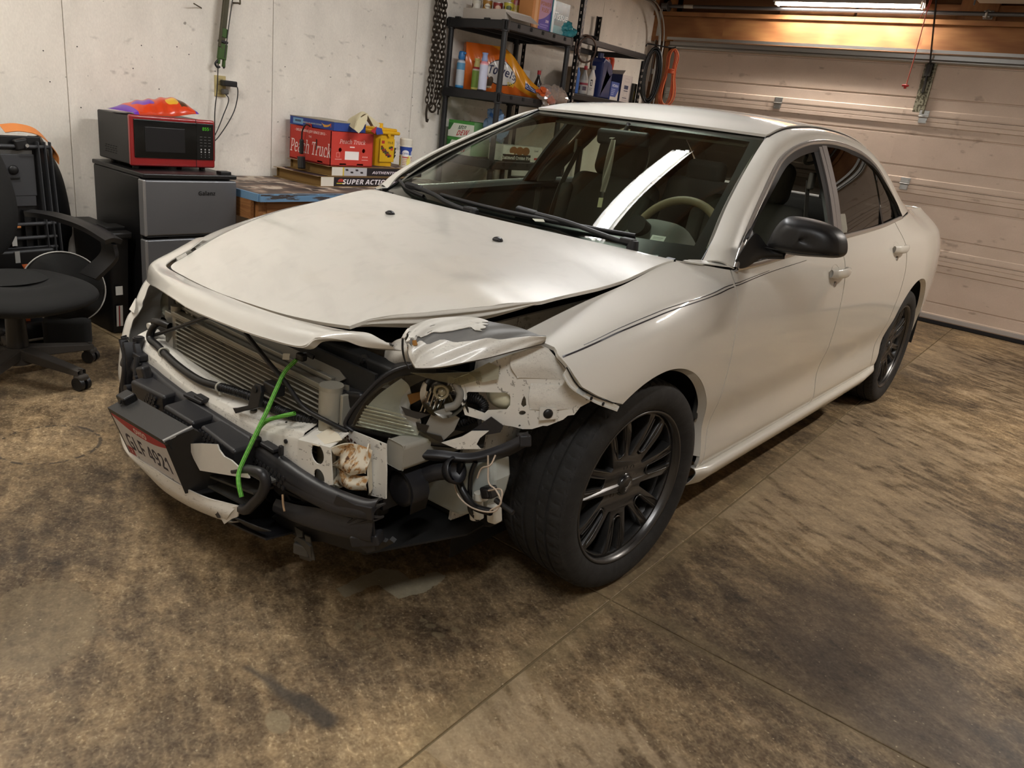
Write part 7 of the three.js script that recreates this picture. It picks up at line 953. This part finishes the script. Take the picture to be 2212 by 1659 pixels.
mesh('film', [crumple(.085, 4, .6, 1.5, .75, .6, 2), crumple(.06, 4, .6, 1.2, 1, .6, 11).translate(.10, .03, 0), crumple(.045, 3, .6, 1, 1, .7, 14).translate(-.04, -.055, .01)], mat(0xe8dcd2, .08, { transmission: .8, thickness: 0 }), wrap); mesh('orange_film', [crumple(.05, 3, .6, 1.4, .6, .5, 21).translate(-.08, .03, .02), crumple(.035, 3, .5, 1, .9, .5, 27).translate(.0, -.02, .03)], mat(0xc0562a, .2), wrap);
putBox('blue_box', 'blue box printed LONG LASTING behind the towel pack', 'box', .10, .10, .16, [-2.11, 1.447, -3.40], R(5), mat(0x2a3a74, .5), { 0: canvasTex(160, 100, (c, w, h) => { c.fillStyle = '#24336e'; c.fillRect(0, 0, w, h); txt(c, 'LASTING', w / 2, 58, 'bold 30px sans-serif', '#dfe2ee'); c.fillStyle = '#6f88b8'; c.fillRect(10, 76, 120, 8); }) });
putBox('white_carton', 'small white carton standing at the back of the second shelf', 'box', .10, .21, .14, [-2.40, 1.447, -3.37], R(-12), mat(0xb4b0aa, .7), { 0: canvasTex(140, 200, (c, w, h) => { c.fillStyle = '#b9b5b0'; c.fillRect(0, 0, w, h); c.fillStyle = '#3a4a7a'; c.fillRect(30, 90, 90, 40); c.fillStyle = '#6a6a6e'; c.fillRect(40, 40, 50, 6); }) });
putBox('black_carton', 'black carton with white lid behind the towel pack', 'box', .14, .20, .12, [-2.44, 1.447, -3.20], R(20), mat(0x121214, .6), { 2: canvasTex(32, 32, (c, w, h) => { c.fillStyle = '#c9c6c0'; c.fillRect(0, 0, w, h); }) });
function bottle(name, label, p, prof, m, capM, capH, capR, sz = 1, tex) { const o = thing(name, label, 'bottle', p); const H = prof[prof.length - 1][1]; mesh('bottle_body', lathe(prof, 28).applyMatrix4(new THREE.Matrix4().makeScale(sz, 1, 1)), m, o); mesh('cap', cyl(capR, capR, capH, 0, H + capH / 2, 0, 0, 0, 0, 20), capM, o); if (tex) { const r = prof[2][0]; mesh('label', new THREE.CylinderGeometry(r * 1.01, r * 1.01, tex[1], 28, 1, true).applyMatrix4(new THREE.Matrix4().makeScale(sz, 1, 1)).translate(0, tex[2], 0), mat(0xffffff, .5, { map: tex[0] }), o); } return o; }
bottle('dark_bottle', 'dark bottle with a red cap beside the rear post', [-2.26, 1.447, -3.45], [[0, 0], [.03, .003], [.033, .02], [.033, .12], [.014, .17], [.012, .19]], mat(0x241c18, .2), mat(0xa82024, .4), .03, .015);
// --- third tier
const dewTex = canvasTex(400, 190, (c, w, h) => { c.fillStyle = '#d2d6c8'; c.fillRect(0, 0, w, h); c.fillStyle = '#3f8a36'; c.fillRect(0, 0, w, 34); c.fillStyle = '#2c6a2e'; c.beginPath(); c.moveTo(0, 34); c.lineTo(80, 34); c.lineTo(30, 110); c.lineTo(0, 120); c.fill(); c.save(); c.transform(1, -.12, -.25, 1, 40, 30); txt(c, 'Mtn', 190, 88, 'bold italic 66px sans-serif', '#24402a'); txt(c, 'DEW', 215, 160, 'bold italic 84px sans-serif', '#b02c30'); c.restore(); });
for (const [y, a, l] of [[.972, 0, 'lower green and white soda can carton on the third shelf'], [1.096, 3, 'upper green and white soda can carton stacked on another']]) putBox('soda_carton', l, 'soda carton', .25, .122, .38, [-2.395, y, -2.90], R(a), mat(0x6f9a64, .5), { 4: dewTex, 2: canvasTex(32, 32, (c, w, h) => { c.fillStyle = '#4f9a3e'; c.fillRect(0, 0, w, h); }) });
const bb = thing('plastic_bag', 'crumpled blue plastic bag beside the soda cartons', 'bag', [-2.17, 1.19, -2.86]); mesh('bag', [crumple(.10, 4, .5, .95, 1.0, .8, 31), crumple(.06, 3, .5, 1, .9, .8, 36).translate(-.02, .10, 0)], mat(0x7f9cbd, .2, { transmission: .3, thickness: 0 }), bb); mesh('blue_content', crumple(.06, 3, .3, 1, 1.3, .8, 41).translate(-.01, .05, 0), mat(0x2e5f9e, .4), bb);
putBox('snack_carton', 'white snack carton with brown cookies printed Creme Pies', 'box', .14, .115, .50, [-2.085, .972, -3.04], 0, mat(0xcfc9bc, .6), { 0: canvasTex(512, 128, (c, w, h) => { c.fillStyle = '#d6d2c6'; c.fillRect(0, 0, w, h); c.fillStyle = '#1f1c1a'; c.fillRect(0, 70, 360, 58); c.fillStyle = '#8a5a30'; for (const x of [130, 210, 290]) { c.beginPath(); c.ellipse(x, 40, 50, 34, 0, 0, 7); c.fill(); } c.fillStyle = '#e6dcc8'; c.fillRect(80, 60, 60, 10); txt(c, 'Oatmeal Creme Pies', 186, 112, 'bold 38px serif', '#ece6d8'); txt(c, 'Good', 430, 40, 'bold 22px serif', '#2a2a2a'); c.fillStyle = '#b02c2c'; c.fillRect(410, 90, 50, 18); }) });
putBox('snack_carton', 'small pink and blue snack carton next to the cookie carton', 'box', .12, .09, .16, [-2.12, .972, -3.38], 0, mat(0xb9a7a4, .6), { 0: canvasTex(160, 90, (c, w, h) => { c.fillStyle = '#c9b7b4'; c.fillRect(0, 0, w, h); c.fillStyle = '#4a5a8a'; c.fillRect(0, 10, 60, 50); c.fillStyle = '#b05a5a'; c.fillRect(100, 20, 50, 60); c.fillStyle = '#eee6da'; c.fillRect(64, 30, 34, 44); }) });
putBox('brown_carton', 'brown cardboard carton on the bottom shelves behind the car', 'box', .40, .26, .50, [-2.30, .497, -3.05], R(4), mat(0x6a4a2c, .8), {});
// --- metal shelf: bottles and boxes
const white = mat(0xc4c0ba, .4);
bottle('blue_bottle', 'blue paint bottle at the end of the steel shelf', [-2.06, 1.531, -3.70], [[0, 0], [.024, .002], [.025, .01], [.025, .16], [.014, .19], [.012, .2]], mat(0x2c5fa8, .35), mat(0xb9b7b4, .5), .05, .010);
bottle('additive_bottle', 'grey additive bottle with a red cap on the steel shelf', [-2.06, 1.531, -3.815], [[0, 0], [.034, .002], [.036, .01], [.036, .12], [.016, .17], [.013, .195]], mat(0x8f8c88, .35), mat(0xb02a34, .4), .03, .014, 1, [canvasTex(128, 96, (c, w, h) => { c.fillStyle = '#a5a19c'; c.fillRect(0, 0, w, h); c.fillStyle = '#8a2a3a'; c.fillRect(0, 20, w, 16); c.fillStyle = '#4a3a4a'; for (let i = 0; i < 4; i++) c.fillRect(8 + i * 32, 46, 20, 30); }), .10, .065]);
bottle('oil_bottle', 'white motor oil bottle with a black numeral one', [-2.06, 1.531, -3.93], [[0, 0], [.040, .002], [.042, .01], [.042, .15], [.018, .195], [.016, .21]], white, mat(0x9d9a94, .4), .03, .018, .6, [canvasTex(256, 128, (c, w, h) => { c.fillStyle = '#c6c2bc'; c.fillRect(0, 0, w, h); for (let k = 0; k < 4; k++) { c.fillStyle = '#1e1c1c'; c.fillRect(22 + k * 64, 20, 22, 48); txt(c, '1', 33 + k * 64, 60, 'bold 44px serif', '#e6e2dc'); c.fillStyle = '#8a8680'; c.fillRect(14 + k * 64, 84, 36, 5); c.fillRect(14 + k * 64, 96, 30, 5); } }), .13, .085]);
const jug = thing('oil_jug', 'dark blue motor oil jug with a pale oval label', 'bottle', [-2.07, 1.531, -4.08]);
mesh('jug_body', [extr([[-.085, 0], [.085, 0], [.09, .20], [.07, .265], [.02, .30], [-.06, .315], [-.085, .28]], .09, { bevel: .014, bs: 3, holes: [[[.01, .225], [.045, .20], [.065, .215], [.04, .262], [.015, .27]]] }).translate(0, 0, -.045).rotateY(R(90))], mat(0x1c2a5c, .3, { clearcoat: .4 }), jug); mesh('jug_cap', cyl(.026, .026, .04, 0, .33, .05), mat(0x1a2450, .4), jug);
mesh('jug_label', slab([[.048, .02, .05], [.048, .10, .055], [.048, .17, .045], [.048, .22, .02], [.048, .21, -.01], [.048, .14, -.03], [.048, .06, -.01]], .002), mat(0xc9c2a0, .5), jug); mesh('label_stripe', [box(.002, .02, .05, .0495, .155, .02), box(.002, .012, .04, .0495, .12, .025)], mat(0x39508e, .5), jug);
putBox('filter_box', 'small blue oil filter box on the steel shelf', 'box', .11, .15, .16, [-2.10, 1.531, -4.29], R(6), mat(0x4a5a9a, .55), { 0: canvasTex(160, 150, (c, w, h) => { c.fillStyle = '#3f5298'; c.fillRect(0, 0, w, h); txt(c, 'ACDelco', w / 2, 40, 'bold 30px sans-serif', '#d8dcea'); c.fillStyle = '#9aa4cc'; for (let i = 0; i < 4; i++) c.fillRect(14, 58 + i * 14, 80 - i * 8, 6); c.fillStyle = '#cfcac0'; c.fillRect(0, 122, w, 28); c.beginPath(); c.moveTo(110, 122); c.lineTo(w, 60); c.lineTo(w, 122); c.fill(); }) });
const wb2 = putBox('part_box', 'tall white auto part box with dark blue side panel', 'box', .16, .225, .19, [-2.13, 1.531, -4.49], R(2), mat(0xb4aca6, .6), { 0: canvasTex(190, 225, (c, w, h) => { c.fillStyle = '#c9c0bb'; c.fillRect(0, 0, w, h); c.strokeStyle = '#6a6468'; c.strokeRect(60, 28, 70, 26); c.fillStyle = '#2c3050'; c.fillRect(56, 84, 76, 32); c.fillStyle = '#4a4650'; c.fillRect(56, 126, 76, 8); c.strokeRect(60, 146, 62, 30); c.fillRect(48, 186, 80, 7); txt(c, 'IN DANGER', 92, 214, '18px sans-serif', '#8a8080'); }), 4: canvasTex(32, 32, (c, w, h) => { c.fillStyle = '#1c2348'; c.fillRect(0, 0, w, h); }) }); mesh('lid_flap', slab([[-.08, .225, .095], [.08, .225, .095], [.06, .265, .02], [-.09, .26, .03]], .003), mat(0x9a9089, .7), wb2);
putBox('black_box', 'black box with a thin gold stripe on the steel shelf', 'box', .12, .17, .06, [-2.09, 1.531, -4.618], R(0), mat(0x17150f, .5), { 0: canvasTex(64, 96, (c, w, h) => { c.fillStyle = '#1a180f'; c.fillRect(0, 0, w, h); c.fillStyle = '#b8a028'; c.fillRect(28, 34, 5, 44); }) });
putBox('brown_carton', 'brown carton at the back of the steel shelf', 'box', .18, .24, .30, [-2.42, 1.531, -4.35], 0, mat(0x8a7a66, .8), {});
const fun = thing('orange_holder', 'orange plastic hook hanging on the wall above the boxes', 'hook', [XW + .02, 1.80, -5.0]); mesh('hook_body', [tube([[0, 0, .05], [0, .13, .05], [0, .15, 0], [0, .13, -.05], [0, 0, -.05]], .018, 30, 8), rbox(.02, .03, .12, .006, 0, 0, 0)], mat(0xc8441e, .45), fun);
const pp = thing('bent_pipe', 'black bent pipe lying across the steel shelf top', 'pipe', [-2.42, 1.985, -4.2]); mesh('pipe', tube([[.02, .02, .42], [.01, .02, 0], [.0, .02, -.40], [0, .016, -.45], [.02, -.002, -.46]], .017, 50, 10), blkSteel, pp); mesh('elbow', cyl(.022, .022, .05, .0, .02, -.42, R(90)), blkSteel, pp);
const hp = thing('rope_hoop', 'brown cord hoop looped around the shelf upright', 'cord', [-1.985, 1.87, -3.66], R(70)); mesh('loop', [tor(.10, .007, 0, 0, 0, 0, 0, 0, 48), tor(.092, .006, .004, -.006, .012, .1, .08, 0, 48), tube([[.09, -.03, .01], [.07, -.10, .01], [.075, -.14, .02]], .005, 12, 6)], mat(0x4a3428, .6), hp);
const tray = thing('oil_pan', 'shallow dark pan on the steel shelf top rail', 'pan', [-2.10, 1.957, -3.85]); mesh('pan', lathe([[.0, .004], [.06, .004], [.075, .03], [.078, .03], [.063, 0], [0, 0]], 28), satin, tray);
const hk = thing('hanging_hook', 'black steel hook bar reaching out from the shelf end', 'hook', [-2.02, 2.045, -4.67]); mesh('hook_bar', tube([[0, -.02, 0], [0, .0, -.02], [.06, .002, -.10], [.15, .002, -.22], [.17, .012, -.245]], .006, 40, 8), blkSteel, hk);
// coiled black hose and orange extension cord
const hose = thing('hose_coil', 'thick coil of black hose hung beside the garage door', 'hose', [-1.975, 1.79, -4.765], R(40));
for (let k = 0; k < 9; k++) { const a = .055 + (k % 3) * .010, b = .235 - (k % 4) * .008, z = (k - 4) * .011, P = []; for (let i = 0; i < 14; i++) { const t = i / 14 * 2 * Math.PI; P.push([a * Math.cos(t) * (1 + .06 * Math.sin(k)), b * Math.sin(t), z + .006 * Math.sin(t * 2 + k)]); } mesh('coil_turn', tube(P, .0115, 60, 8, true), mat(0x101011, .32), hose); }

const oc = thing('extension_cord', 'orange extension cord hank hanging next to the black hose', 'cord', [-1.86, 1.80, -4.905], R(45));
for (let k = 0; k < 10; k++) { const z = (k - 4.5) * .008, w0 = .05 + (k % 4) * .012, P = []; for (let i = 0; i < 16; i++) { const t = i / 16 * 2 * Math.PI, y = .24 * Math.sin(t) - (k % 3) * .006, pin = .35 + .65 * Math.abs(Math.sin(t)) ** .8; P.push([w0 * Math.cos(t) * (.4 + .9 * Math.abs(y - .05) / .24 * .9) + .006 * Math.sin(k * 2.1), y, z * pin]); } mesh('cord_turn', tube(P, .0048, 60, 6, true), mat(k % 3 ? 0xc4542a : 0xd4703c, .5), oc); }
mesh('cord_wrap', [tor(.032, .006, 0, .05, 0, R(90)), tor(.032, .006, 0, .062, 0, R(84)), tor(.031, .006, 0, .04, 0, R(96))], mat(0xc4542a, .5), oc);
renderer.render(scene, camera);
